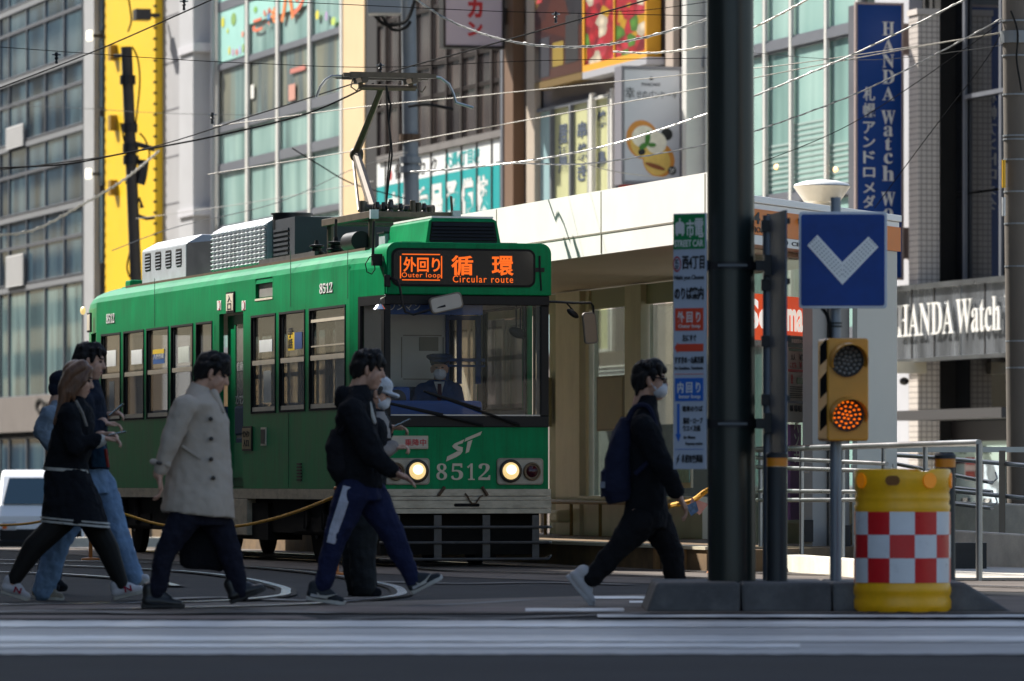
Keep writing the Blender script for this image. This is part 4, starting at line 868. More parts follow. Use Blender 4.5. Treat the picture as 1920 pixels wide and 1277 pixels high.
# blinds and kiosk seen through the glass
m = MB(); z = W(1150,735)[2]; i = 0
while z < W(1150,668)[2]:
    q0, q1 = st(1186,700,BWL+1.2)[1], st(1114,700,BWL+1.2)[1]; m.box(BWL+1.15, BWL+1.25, q0, q1, z, z+0.02); z += 0.052
part('blind_slats', m, M_WHITE, ST)
m = MB(); m.box(BWL+1.4, BWL+1.6, st(1330,700,BWL+1.4)[1], st(1040,700,BWL+1.4)[1], 0.2, 1.5); part('kiosk_wall', m, mat('kiosk_grey', '#8f938c', 0.6, var=(1.5,0.1)), ST)
m = MB(); m.box(BWL-0.3,BWL-0.12,*sorted((W(1100)[1]+0.2,W(1100)[1]+0.5)),zg-0.22,zg-0.08); part('wall_box', m, M_BEIGE, ST, bev=0.03)
m = MB(); a_ = W(1060)[1]; m.tube([(BWL-0.25,a_+14,zg+0.02),(BWL-0.25,W(1330)[1],zg+0.02)],0.025,8)
for px in (1061, 1110, 1165, 1225, 1290): m.tube([(BWL-0.25,W(px)[1],0.2),(BWL-0.25,W(px)[1],zg+0.02)],0.02,8)
part('leaning_rail', m, mat('rail_ochre', '#8c6f3c', 0.5, var=(8,0.15)), ST, smooth=True)
# dish lamp on the roof
LPd = thing('dish_lamp', 'white saucer shaped lamp above the shelter roof behind the blue arrow sign', 'lamp', (0,0,0), 'w')
Yl = 57.0; c = at(1541, 386, Yl); s_ = F/Yl
m = MB().lathe((c[0],c[1],0), [(0,c[2]-0.06),(15/s_,c[2]-0.05),(20/s_,c[2]+0.02),(34/s_,c[2]+8/s_),(54/s_,c[2]+36/s_),(52/s_,c[2]+37/s_),(0,c[2]+36/s_)], 36); part('bowl', m, mat('lamp_bowl', '#b5a994', 0.3, var=(3,0.06)), LPd, smooth=True)
m = MB().lathe((c[0],c[1],0), [(0,c[2]+36.5/s_),(53/s_,c[2]+37.5/s_),(50/s_,c[2]+41/s_),(30/s_,c[2]+47/s_),(0,c[2]+50/s_)], 36); part('cap', m, M_WHITE, LPd, smooth=True)
m = MB(); m.cyl((c[0],c[1],zR-0.3),(c[0],c[1],c[2]-0.04),12/s_); part('stem', m, M_BEIGE, LPd)
# platform slab
PZ = 0.2
m = MB(); m.prism([(BF-0.08, aN-0.4, 0.0), (BR+0.1, aN-0.4, 0.0), (BR+0.1, aF, -0.6), (BF-0.08, aF, -0.6)][0:0] or [(BF-0.1, aN-0.2, -0.5), (BF+0.45, aN-0.2, -0.5), (Bc[0], Bc[1]-0.35, -0.5), (Bc[0], aF, -0.5), (BF-0.1, aF, -0.5)], (0,0,0.5+PZ))
pf = thing('platform', 'low concrete tram platform under the white shelter', 'platform', (BF, 4, 0), 's')
part('slab', m, mat('platform_brown', '#6f5636', 0.7, var=(3,0.3), dirt=('#2c241a', 2, 0.7)), pf)
m = MB(); m.box(BF-0.12, BF+0.25, aN-0.22, aF, PZ+0.002, PZ+0.03); part('edge_strip', m, mat('edge_tactile', '#c9bfa6', 0.5, bump=(60,0.4,0.01)), pf)
m = MB()
for px in (1235, 1285): a_ = st(px,1050,BF-0.1)[1]; m.box(BF-0.14, BF-0.1, a_-0.04, a_+0.04, 0.0, PZ)
part('edge_post', m, mat('edge_rust', '#8a6436', 0.6, var=(8,0.2)), pf)
# ------------------------------------------------------------------ ramp with stainless railings, low walls
R1 = thing('ramp_railing', 'stainless steel handrail on the near side of the ramp, behind the yellow drum', 'railing', (0,0,0), 'w', 'stainless ramp railings')
pn = Vector((3.84, 46.8, 0)); pf_ = Vector((2.34, 54.3, 0))
zt_n = at(1837,830,46.8)[2]; zt_f = at(1420,843,54.3)[2]
def rl(t, z): q = pf_.lerp(pn, t); return (q.x, q.y, z)
lerp = lambda a, b, t: a+(b-a)*t
m = MB(); m.tube([rl(0,zt_f), rl(1,zt_n)], 0.028, 12); part('top_rail', m, M_STEEL, R1, smooth=True)
for z_n, z_f, r_ in ((at(1837,878,46.8)[2],at(1420,858,54.3)[2],0.02),(at(1837,925,46.8)[2],at(1420,920,54.3)[2],0.02)):
    m = MB(); m.tube([rl(0,z_f), rl(0.62,lerp(z_f,z_n,0.62))], r_, 10)
    m.tube([rl(0,z_f-0.09), rl(0.8,lerp(z_f,z_n,0.8)-0.06)], r_, 10); part('mid_rail', m, M_STEEL, R1, smooth=True)
for px in (1426, 1503, 1580, 1657, 1735, 1836):
    lo, hi = -0.05, 1.05
    for _ in range(40):
        t = (lo+hi)/2; q = pf_.lerp(pn, t)
        if CX+F*q.x/q.y < px: lo = t
        else: hi = t
    q = pf_.lerp(pn, lo); m = MB(); m.cyl((q.x,q.y,0.0),(q.x,q.y,lerp(zt_f,zt_n,lo)-0.01),0.022 if px < 1800 else 0.028,n=12); part('post', m, M_STEEL, R1, smooth=True)
    if px < 1740:
        m = MB(); zz = lerp(zt_f,zt_n,lo)-0.16; m.tube([(q.x,q.y,zz-0.06),(q.x+0.06,q.y-0.02,zz-0.06),(q.x+0.08,q.y-0.02,zz-0.03),(q.x+0.08,q.y-0.02,zz)],0.007,6); part('rail_bracket', m, M_STEEL, R1)
m = MB(); kq = [(pf_.x-0.5,pf_.y+1.5),(pn.x-0.55,pn.y+0.9),(pn.x-0.28,pn.y+0.9),(pf_.x-0.05,pf_.y+1.5)]
m.prism([(2.28,53.6,-0.1),(3.05,47.2,-0.1),(3.27,47.2,-0.1),(2.50,53.6,-0.1)], (0,0,0.25))
solo('ramp_kerb', 'pale concrete kerb under the near ramp railing', 'kerb', m, M_CONC, frame='w')
m = MB(); m.prism([gp(1420,1040)[:2]+(0.01,), gp(1640,1090)[:2]+(0.01,), gp(2050,1090)[:2]+(0.01,), gp(2100,1040)[:2]+(0.01,)], (0,0,0.02)); solo('ramp_floor', None, None, m, mat('ramp_paving', '#b5ada0', 0.8, var=(2,0.08), bump=(30,0.3,0.01)), frame='w', kind='structure')
Yw = 55.5
def wq(px, py, Y=Yw): return at(px, py, Y)
m = MB(); m.hexa([wq(1420,1000,57.5),wq(1790,1020,52.5),wq(1790,1020,52.8),wq(1420,1000,57.8),wq(1420,918,57.5),wq(1790,955,52.5),wq(1790,955,52.8),wq(1420,918,57.8)])
m = MB(); m.hexa([wq(1415,1042,57.6),wq(1960,1075,52.0),wq(1960,1075,52.4),wq(1415,1042,58.0),wq(1415,970,57.6),wq(1960,1004,52.0),wq(1960,1004,52.4),wq(1415,970,58.0)])
solo('ramp_wall', 'long pale concrete wall in front, lower of the two along the ramp', 'wall', m, M_CONC, frame='w', bev=0.02)
m = MB(); m.hexa([wq(1415,1010,60.6),wq(1990,1040,55.0),wq(1990,1040,55.4),wq(1415,1010,61.0),wq(1415,925,60.6),wq(1990,948,55.0),wq(1990,948,55.4),wq(1415,925,61.0)])
solo('ramp_wall', 'upper concrete wall behind, along the far ramp railing', 'wall', m, M_CONC, frame='w', bev=0.02)
R2 = thing('ramp_railing', 'stainless steel handrail on the far side of the ramp, by the shop wall', 'railing', (0,0,0), 'w', 'stainless ramp railings')
def seg2(pts, r, nm): m = MB(); m.tube([at(*p) for p in pts], r, 10); part(nm, m, M_STEEL, R2, smooth=True)
seg2([(1660,852,58),(1750,858,56.6),(1960,876,54)], 0.022, 'top_rail'); seg2([(1640,862,58.4),(1860,905,56)], 0.02, 'mid_rail'); seg2([(1700,912,57.4),(1960,938,54)], 0.022, 'mid_rail'); seg2([(1660,930,58),(1860,953,55.4)], 0.02, 'mid_rail'); seg2([(1650,900,58.2),(1860,922,55.6)], 0.018, 'mid_rail')
m = MB(); m.hexa([at(1640,848,58.6),at(1960,848,58.6),at(1960,848,58.7),at(1640,848,58.7),at(1640,838,58.6),at(1960,838,58.6),at(1960,838,58.7),at(1640,838,58.7)]); part('flat_rail', m, M_STEEL, R2)
for px, yt, Y in ((1655,852,58),(1770,860,56.3),(1879,845,54.9),(1960,876,54)):
    c = at(px, yt, Y); m = MB(); m.box(c[0]-0.03,c[0]+0.03,Y-0.02,Y+0.02,0.2,c[2]); part('post', m, mat('post_bronze', '#6e6458', 0.45, metal=0.4), R2)
for px, y, Y in ((1866,885,55.2),(1866,930,55.2)):
    c = Vector(at(px,y,Y)); m = MB(); m.tube([c, c+Vector((0.02,0,-0.06)), c+Vector((-0.02,0,-0.10)), c+Vector((-0.07,0,-0.11))],0.008,6); part('rail_bracket', m, M_STEEL, R2)
m = MB()
for (x0,x1,y0,y1) in ((1790,1850,1018,1068),(1508,1525,975,1010),(1580,1595,985,1020)):
    Yq = 51.6 if x0 > 1700 else 54.5; a_ = at(x0,y1,Yq); b_ = at(x1,y0,Yq); solo('drain_box', 'dark metal box low beside the ramp wall, %s' % ('at far right' if x0 > 1700 else 'just right of the bollard' if x0 < 1550 else 'behind the signal post'), 'box', MB().box(a_[0],b_[0],Yq,Yq+0.25,a_[2]-0.03,b_[2]), M_DKM, loc=(a_[0],Yq,0), frame='w')

# ------------------------------------------------------------------ traffic island in front
YI = 35.6
isl = thing('traffic_island', 'long dark concrete traffic island with chamfered kerb blocks', 'traffic island', ((1555-CX)/F*YI, YI+0.5, 0), 'w')
M_ISL = mat('island_concrete', (0.075,0.073,0.072), 0.8, var=(4,0.25), bump=(25,0.4,0.01), dirt=('#7d7c78', 3, 0.5))
s_ = F/YI; X = lambda px: (px-CX)/F*YI
zi = (1148-1092)/s_
ch = [(1211,1232,1390,1388),(1392,1390,1560,1560),(1562,1562,1730,1730),(1732,1732,1810,1900)]
for a_, b_, c_, d_ in ch:
    x0, x1, x2, x3 = X(a_), X(b_), X(c_), X(d_)
    m = MB(); lo0, hi0, hi1, lo1 = x0, x1, x2, x3
    m.hexa([(lo0,YI,0),(lo1,YI,0),(lo1,YI+1.5,0),(lo0,YI+1.5,0),(hi0+ (0.0),YI+0.07,zi),(hi1,YI+0.07,zi),(hi1,YI+1.43,zi),(hi0,YI+1.43,zi)]); part('kerb_block', m, M_ISL, isl, bev=0.02)
YP = YI+0.75; sP = F/YP
bp = thing('steel_pole', 'very thick dark green black steel pole, tallest thing on the traffic island', 'pole', ((1372-CX)/F*YP, YP, zi), 'w')
xp = (1372-CX)/F*YP
m = MB(); m.cyl((xp,YP,zi-0.02),(xp-0.02,YP,8.0),45/sP,42.5/sP,n=40); part('shaft', m, mat('pole_green', (0.011,0.017,0.015), 0.32, var=(3,0.3), stretch=(3,3,0.3), bump=(6,0.08,0.02)), bp, smooth=True)
for py in (499, 795):
    z = at(1372,py,YP)[2]; m = MB().lathe((xp,YP,0), [(45.5/sP,z-0.025),(47.5/sP,z-0.025),(47.5/sP,z+0.025),(45.5/sP,z+0.025)], 40)
    m.box(xp-58/sP, xp-44/sP, YP-0.05, YP+0.03, z-0.03, z+0.035); m.box(xp+44/sP, xp+88/sP, YP-0.05, YP+0.03, z-0.03, z+0.035); m.box(xp+60/sP, xp+80/sP, YP-0.06, YP+0.05, z-0.06, z+0.07)
    bd_ = part('band_clamp', m, M_DKM, bp)
    m = MB()
    for k in range(-4, 5): an = -pi/2+k*0.13; m.box(xp+48/sP*cos(an)-0.012, xp+48/sP*cos(an)+0.012, YP+48/sP*sin(an)-0.004, YP+48/sP*sin(an)+0.004, z-0.008, z+0.008)
    part('band_slots', m, mat('slot_grey', '#5a5d62', 0.5, metal=0.3), bd_)
# street car name board, hung left of the pole, turned away a little
th = radians(33); sgc = at(1262, 640, YP-0.05); cd = Vector((cos(th), -sin(th), 0)); wS = 58/sP/cos(th)*1.03
def bo(u, py, o=0.0):                                              # u 0..1 across the board
    q = Vector((sgc[0], YP-0.05, 0))+cd*(u*wS); nrm = Vector((-sin(th), -cos(th), 0)); q = q+nrm*o
    return (q.x, q.y, CZ+(HY-py)/F*(YP-0.1))
def bbox_(m, u0, u1, y0, y1, o0, o1): return m.hexa([bo(u0,y1,o1),bo(u1,y1,o1),bo(u1,y1,o0),bo(u0,y1,o0),bo(u0,y0,o1),bo(u1,y0,o1),bo(u1,y0,o0),bo(u0,y0,o0)])
SB = thing('stop_name_board', 'tall narrow STREET CAR board with green top hung on the steel pole', 'sign', (sgc[0], YP-0.05, 1), 'w')
M_SBW = mat('board_white', '#aeb6c4', 0.45, var=(3,0.03))
m = MB(); bbox_(m, 0, 1, 400, 880, -0.02, 0.0); part('panel', m, M_SBW, SB, bev=0.004)
def bcol(nm, u0, u1, y0, y1, c): m = MB(); bbox_(m, u0, u1, y0, y1, 0.0, 0.004); return part(nm, m, c, SB)
M_SG = mat('board_green', '#0c8046', 0.5); M_SO = mat('board_red', '#d2452a', 0.5); M_SBL = mat('board_blue', '#1f5fb4', 0.5)
bcol('green_field', 0.02, 0.98, 402, 467, M_SG); bcol('red_field', 0.07, 0.93, 578, 620, M_SO); bcol('red_arrow', 0.14, 0.93, 645, 659, M_SO); bcol('red_line', 0.07, 0.93, 701, 702, M_SO); bcol('blue_field', 0.07, 0.93, 709, 752, M_SBL); bcol('blue_arrow', 0.13, 0.20, 757, 818, M_SBL); bcol('blue_line', 0.07, 0.93, 842, 843, M_SBL)
m = MB(); m.prism([bo(0.05,652,0.0), bo(0.15,642,0.0), bo(0.15,662,0.0)], (-0.002,-0.004,0)); part('arrow_head', m, M_SO, SB)
m = MB(); m.prism([bo(0.165,828,0.0), bo(0.08,814,0.0), bo(0.25,814,0.0)], (-0.002,-0.004,0)); part('arrow_head', m, M_SBL, SB)
def btext(m, s, u0, u1, y0, y1, off=0.0):
    q = bo(u0, y1, 0.0045); return text(m, s, q, tuple(cd), (0,0,1), (u1-u0)*wS, (y1-y0)/F*(YP-0.1), 0.003, off)
m = MB(); btext(m, '市', 0.42, 0.66, 412, 446, 0.02); btext(m, '電', 0.68, 0.95, 410, 446, 0.02); btext(m, 'STREET CAR', 0.06, 0.94, 450, 463, 0.02)
btext(m, '外 回 り', 0.15, 0.85, 584, 605, 0.02); btext(m, 'Outer loop', 0.18, 0.85, 608, 617, 0.01); btext(m, '内 回 り', 0.15, 0.85, 716, 737, 0.02); btext(m, 'Inner loop', 0.2, 0.85, 740, 749, 0.01)
m2 = MB().prism([bo(0.08,438,0.004), bo(0.36,438,0.004), bo(0.36,420,0.004), bo(0.30,416,0.004), bo(0.14,416,0.004), bo(0.08,420,0.004)], (-0.001,-0.003,0)); m.add(m2.v, m2.f); bbox_(m, 0.11, 0.16, 438, 442, 0.004, 0.007); bbox_(m, 0.28, 0.33, 438, 442, 0.004, 0.007); bbox_(m, 0.20, 0.24, 409, 416, 0.004, 0.007)
part('white_lettering', m, M_TXTW, SB)
m = MB(); btext(m, '西4丁目', 0.30, 0.98, 480, 505, 0.02); btext(m, 'Nishi yon Chome', 0.06, 0.96, 516, 527, 0.01); btext(m, 'のりば案内', 0.06, 0.95, 538, 562, 0.03); btext(m, '左にすぐ', 0.30, 0.72, 627, 640, 0.02)
btext(m, 'すすきの・山鼻方面', 0.06, 0.95, 668, 682, 0.03); btext(m, 'for Susukino, Yamahana', 0.06, 0.93, 687, 694, 0.01); btext(m, '電車のりば', 0.30, 0.92, 761, 772, 0.02); btext(m, '藻岩・ロープ', 0.32, 0.92, 783, 795, 0.02); btext(m, 'ウエイ方面', 0.32, 0.85, 797, 809, 0.02); btext(m, 'for Moiwa', 0.34, 0.7, 817, 823, 0.01); btext(m, 'Ropeway station', 0.4, 0.92, 829, 836, 0.01); btext(m, '札幌市交通局', 0.28, 0.92, 852, 868, 0.03)
m2 = MB().prism([bo(0.10,872,0.004), bo(0.15,860,0.004), bo(0.10,862,0.004), bo(0.22,850,0.004), bo(0.17,860,0.004), bo(0.22,859,0.004)], (-0.001,-0.003,0)); m.add(m2.v, m2.f)
part('black_lettering', m, M_TXTB, SB)
m = MB(); q = bo(0.13, 495, 0.0); nrm = Vector((-sin(th), -cos(th), 0)); up = Vector((0,0,1)); n_ = 24
for i in range(n_):
    a_ = 2*pi*i/n_; b_ = 2*pi*(i+1)/n_; f_ = lambda a, r: tuple(Vector(q)+cd*(r*0.03*cos(a))+up*(r*0.05*sin(a))+nrm*0.004)
    m.add([f_(a_,0.8), f_(b_,0.8), f_(b_,1.0), f_(a_,1.0)], [(0,1,2,3)])
part('route_ring', m, M_TXTR, SB); m = MB(); btext(m, 'SC', 0.08, 0.18, 486, 495); btext(m, '07', 0.08, 0.18, 497, 505); part('ring_lettering', m, M_TXTB, SB)
# grey sign seen edge on, right of the pole, on its own thin post
GS = thing('grey_sign', 'grey back of a road sign seen nearly edge on, right of the steel pole', 'sign', ((1441-CX)/F*(YP+0.1), YP+0.1, zi), 'w')
YG = YP+0.1; xg = (1440-CX)/F*YG; M_GAL = mat('galvanised_blue', '#5d6570', 0.5, metal=0.35, var=(4,0.12))
m = MB(); m.cyl((xg,YG,zi),(xg,YG,at(1440,404,YG)[2]),10/sP,n=16); part('post', m, M_GAL, GS, smooth=True)
p0 = Vector(at(1447,640,YG-0.1)); p1 = Vector(at(1476,640,YG-0.75)); z0, z1 = at(1460,850,YG)[2], at(1460,404,YG)[2]
d = (p1-p0); d.z = 0; n = Vector((d.y,-d.x,0)).normalized()*0.012
m = MB(); m.hexa([(*(p0+k).xy, z) for z in (z0, z1) for k in (Vector((0,0,0)), d, d+n, n)]); part('sign_plate', m, mat('sign_back', '#4d5664', 0.55, metal=0.25, var=(3,0.1)), GS)
for py in (424, 535, 640, 750):
    z = at(1460,py,YG)[2]; q = n*-1.6; m = MB(); m.hexa([(*(p0+k).xy, zz) for zz in (z-0.018, z+0.018) for k in (q*0.1, d+q*0.1, d+q, q)]); m.box(xg-0.045,xg+0.05,YG-0.06,YG+0.02,z-0.035,z+0.035); part('sign_brace', m, M_DKM, GS)
# bollard on the island, its twin behind the drum
def bollard(px, ytop, Y, lb):
    s_ = F/Y; x = (px-CX)/F*Y; zt = at(px,ytop,Y)[2]; w = 19.5/sP
    b = thing('bollard', lb, 'bollard', (x,Y,zi if Y < 38 else 0), 'w', 'black bollards with an orange band'); z0 = ORG[b.name][2]
    m = MB().lathe((x,Y,0), [(0,z0-0.01),(w*1.04,z0-0.01),(w,z0+0.03),(w*0.98,zt-0.19),(0,zt-0.19)], 24); part('post', m, mat('bollard_black', (0.014,0.018,0.022), 0.5, var=(6,0.2)), b, smooth=True)
    m = MB().lathe((x,Y,0), [(0,zt-0.192),(w*1.01,zt-0.192),(w*1.01,zt-0.035),(0,zt-0.035)][0:0] or [(0,zt-0.09),(w*1.02,zt-0.09),(w*1.02,zt-0.035),(0,zt-0.035)], 24); part('reflector_band', m, mat('reflector_orange', '#d98410', 0.4), b)
    m = MB().lathe((x,Y,0), [(0,zt-0.19),(w*0.98,zt-0.19),(w*0.98,zt-0.092),(0,zt-0.092)], 24); part('neck', m, MATS['bollard_black'], b)
    m = MB().lathe((x,Y,0), [(0,zt-0.036),(w*1.06,zt-0.036),(w*1.06,zt-0.012),(w*0.9,zt),(0,zt+0.002)], 24); part('cap', m, MATS['bollard_black'], b, smooth=True)
bollard(1457, 848, YP-0.1, 'black bollard with orange band between the steel pole and the amber signal')
bollard(1772, 850, YI+1.15, 'black bollard with orange band mostly hidden behind the yellow drum')
# chevron sign + amber flasher on one post
YS = YP-0.05; sS = F/YS; xs = (1567-CX)/F*YS
SP = thing('signal_post', 'amber two lamp flasher under a blue square sign with a white downward chevron', 'signal', (xs, YS, zi), 'w')
m = MB(); m.cyl((xs,YS,zi-0.01),(xs,YS,at(0,827,YS)[2]),11/sS,n=20); m.cyl((xs,YS,at(0,827,YS)[2]),(xs,YS,at(0,370,YS)[2]),9.5/sS,n=20); part('post', m, mat('galvanised', '#7f8790', 0.45, metal=0.4, var=(5,0.1), stretch=(1,1,0.3)), SP, smooth=True)
def sq(px, py, o=0.0): return ((px-CX)/F*YS, YS+o, CZ+(HY-py)/F*YS)
def sround(px0, px1, y0, y1, r, o, th_): a_, b_ = sq(px0,y1), sq(px1,y0); return MB().prism([(x, YS+o, z) for x, z in rrect(a_[0], b_[0], a_[2], b_[2], r, 5)], (0, th_, 0))
pb_ = part('chevron_board', sround(1497,1662,398,579,0.02,-0.075,0.03), mat('sign_white', '#c8ced8', 0.4), SP, bev=0.003)
part('blue_face', sround(1501,1657,403,574,0.016,-0.079,0.004), mat('sign_blue', (0.006,0.048,0.25), 0.4, spec=0.25, var=(5,0.15), bump=(7,0.12,0.01)), pb_)
Ez = lambda q: [(1380+.3916*x, 360+.3916*y) for x, y in q]
chv = Ez([(338,258),(386,208),(505,338),(630,216),(678,266),(506,446)])
m = MB().prism([sq(x,y,-0.084) for x,y in chv], (0,0.004,0)); cv = part('chevron', m, mat('chevron_white', '#f4f3ef', 0.5), pb_)
m = MB()
C0, C1, C2 = [Vector(p) for p in (Ez([(362,233)])[0], Ez([(505.5,392)])[0], Ez([(654,241)])[0])]
for A_, B_ in ((C0,C1),(C2,C1)):
    d = (B_-A_).normalized(); nn = Vector((-d.y,d.x)); Ln = (B_-A_).length
    for i in range(13):
        for j in (-1.5,-0.5,0.5,1.5):
            p = A_+d*(i+0.35)*Ln/12.3+nn*j*5.1
            if i > 10 and ((A_-C1).x*(p-C1).x < 0): continue
            q = sq(p.x, p.y, -0.0845); m.lathe(q, [(0,0),(1.15/sS,0),(1.0/sS,-0.004),(0,-0.004)], 8, 'y')
part('reflector_studs', m, mat('stud_grey', '#75757a', 0.4), cv)
# flasher housing
hx0, hx1 = 1549, 1630
Yh = YS-0.16
def hq(px, py, o=0.0): return ((px-CX)/F*Yh, Yh+o, CZ+(HY-py)/F*Yh)
a_, b_ = hq(1551,827), hq(1629,634)
m = MB().prism([(x, Yh, z) for x, z in rrect(a_[0],b_[0],a_[2],b_[2],0.02,5)], (-0.045,0.30,0)); M_AMB = mat('amber_paint', (0.68,0.30,0.030), 0.38, var=(5,0.06))
hsg = part('flasher_housing', m, M_AMB, SP, bev=0.012)
for py in (655, 717, 778):                                          # striped visor fins on the left flank
    q = hq(1541,py); m = MB(); m.hexa([(a_[0]-0.043,Yh+0.06,q[2]-0.10),(a_[0]-0.004,Yh+0.01,q[2]-0.06),(a_[0]-0.002,Yh+0.02,q[2]-0.06),(a_[0]-0.038,Yh+0.07,q[2]-0.10),(a_[0]-0.043,Yh+0.06,q[2]+0.02),(a_[0]-0.004,Yh+0.01,q[2]+0.07),(a_[0]-0.002,Yh+0.02,q[2]+0.07),(a_[0]-0.038,Yh+0.07,q[2]+0.02)]); part('side_stripe', m, M_BLACK, hsg)
for py, lit in ((676, False), (778, True)):
    c = hq(1588, py); R_l = 29/sS
    m = MB().lathe((c[0],Yh-0.006,c[2]), [(0,0),(R_l*1.06,0),(R_l*1.06,-0.02),(R_l,-0.02),(R_l*0.96,-0.004),(0,-0.004)], 36, 'y'); ln = part('lamp', m, mat('lens_dark' , (0.04,0.038,0.036), 0.4, spec=0.2), hsg, smooth=True)
    m = MB(); k = 0; pts = [(0,0)]
    for rr, nn_ in ((0.28,6),(0.58,11),(0.88,17)): pts += [(rr*cos(2*pi*i/nn_+rr*3), rr*sin(2*pi*i/nn_+rr*3)) for i in range(nn_)]
    for x, z in pts: m.ell((c[0]+x*R_l*0.95, Yh-0.014, c[2]+z*R_l*0.95), (0.0125,0.009,0.0125) if not lit else (0.0088,0.007,0.0062), n=8, m=6)
    part('lens_beads', m, mat('bead_grey', '#6f6c69', 0.2, spec=0.8) if not lit else mat('bead_amber', '#ff8a1c', 0.3, emit='#ff7208', es=0.5), ln, smooth=True)
    m = MB(); n_ = 22; vs = []
    for i in range(n_+1):
        an = radians(-18+216*i/n_); dep = 0.17*(0.30+0.70*max(0,sin(an))**0.7) if sin(an) > 0 else 0.05
        for rr in (1.10, 1.17):
            for dd in (0.0, dep): vs.append((c[0]+R_l*rr*cos(an)+ (0.03 if dd else 0)*0.6, Yh-0.002-dd, c[2]+R_l*rr*sin(an)-(0.0 if not dd else 0.012)))
    fs = []
    for i in range(n_):
        k = 4*i; fs += [(k,k+1,k+5,k+4),(k+3,k+2,k+6,k+7),(k+1,k+3,k+7,k+5),(k+2,k,k+4,k+6)]
    fs += [(0,2,3,1),(4*n_,4*n_+1,4*n_+3,4*n_+2)]
    m.add(vs, fs); part('visor', m, M_AMB, ln, smooth=True)
m = MB(); m.tube([sq(1541,578,-0.02), sq(1550,590,-0.03), sq(1555,606,-0.03), sq(1556,634,-0.02)], 0.012, 6)
for py in (606, 612): q = sq(1567,py); m.lathe((q[0],YS,q[2]), [(10/sS,-0.004),(12/sS,-0.004),(12/sS,0.004),(10/sS,0.004)], 16)
part('cable', m, M_RUB, SP, smooth=True)
# yellow drum with a red and white chequered sleeve
YD = 35.35; sD = F/YD; xd = (1698-CX)/F*YD; rD = 91/sD; zD = lambda py: CZ+(HY-py)/F*YD
drum = thing('cushion_drum', 'big yellow safety drum with red and white chequered sleeve in front of the island', 'drum', (xd, YD+rD, 0), 'w')
yc = YD+rD; M_YEL = mat('drum_yellow', (0.95,0.47,0.004), 0.38, var=(6,0.08), bump=(5,0.05,0.01), dirt=('#7a5a1c', 5, 0.25))
pr = [(0,0.012),(rD*0.98,0.012),(rD*1.02,0.03)]
for a1, r_ in ((1136,1.015),(1128,1.015),(1120,0.985),(1113,1.015),(1103,1.015),(1096,0.99),(1094,0.985),(960,0.985),(957,0.985),(950,1.0),(944,0.965),(937,0.985),(931,0.985),(924,0.965),(918,0.99),(900,1.0),(882,1.005)): pr.append((rD*r_, zD(a1)))
pr += [(rD*0.97, zD(879)), (rD*0.9, zD(880)), (rD*0.88, zD(925)), (0, zD(925))]
n_ = 72; m = MB(); m.lathe((xd,yc,0), pr, n_)
for i, v in enumerate(m.v):                                          # notches in the rim and feet at the bottom
    ring_, k = divmod(i, n_); an = (k/n_*360+90) % 360
    if ring_ in (len(pr)-5, len(pr)-4, len(pr)-3) and (k % 24) in (7,8,9,10,11,12): m.v[i] = (v[0], v[1], v[2]-0.016)
    if ring_ in (1, 2) and (k % 8) in (0,1,2,3): m.v[i] = (v[0], v[1], v[2]-0.012)
part('drum_shell', m, M_YEL, drum, smooth=True, angle=50)
M_SR = mat('sleeve_red', (0.62,0.008,0.014), 0.3, var=(8,0.06)); M_SW = mat('sleeve_white', '#d9dce0', 0.3, var=(8,0.04))
rows = [zD(960), zD(1003), zD(1047), zD(1093)]; ncol = 12
off = radians(-109); mr_, mw = MB(), MB()
for j in range(3):
    for k in range(ncol):
        tgt = mw if (j+k) % 2 == 0 else mr_; vs = []
        for i in range(6):
            an = off+2*pi*(k+i/5)/ncol
            for z in (rows[j]+0.001, rows[j+1]-0.001): vs.append((xd+rD*1.003*cos(an), yc+rD*1.003*sin(an), z))
        tgt.add(vs, [(2*i,2*i+1,2*i+3,2*i+2) for i in range(5)])
part('red_squares', mr_, M_SR, drum, smooth=True); part('white_squares', mw, M_SW, drum, smooth=True)
for dx, w in ((-80, 0.35), (46, 1.0), (95, 0.3)):
    an = math.asin(max(-0.99, min(0.99, dx/91.5)))-pi/2; q = Vector((xd+rD*1.0*cos(an), yc+rD*1.0*sin(an), zD(901))); nv = Vector((cos(an), sin(an), 0))
    m = MB(); m.cyl(q-nv*0.01, q+nv*0.008, 0.048, n=24); part('reflector', m, mat('reflector_amber_glow', '#ff9c10', 0.22, emit='#ff8a00', es=0.05), drum)  # no lamp: faint emission stands for the light it throws back
an = math.asin(-24/91)-pi/2; q = Vector((xd+rD*0.995*cos(an), yc+rD*0.995*sin(an), zD(901))); tv = Vector((-sin(an), cos(an), 0)); nv = Vector((cos(an), sin(an), 0))
m = MB().prism([tuple(q+tv*x+Vector((0,0,z))) for x, z in rrect(-0.045,0.045,-0.03,0.03,0.028,6)], tuple(nv*0.009)); part('hand_hole', m, mat('hole_shade_brown', (0.20,0.075,0.008), 0.6), drum)  # solid plate, the shade inside the hole put into its dark brown
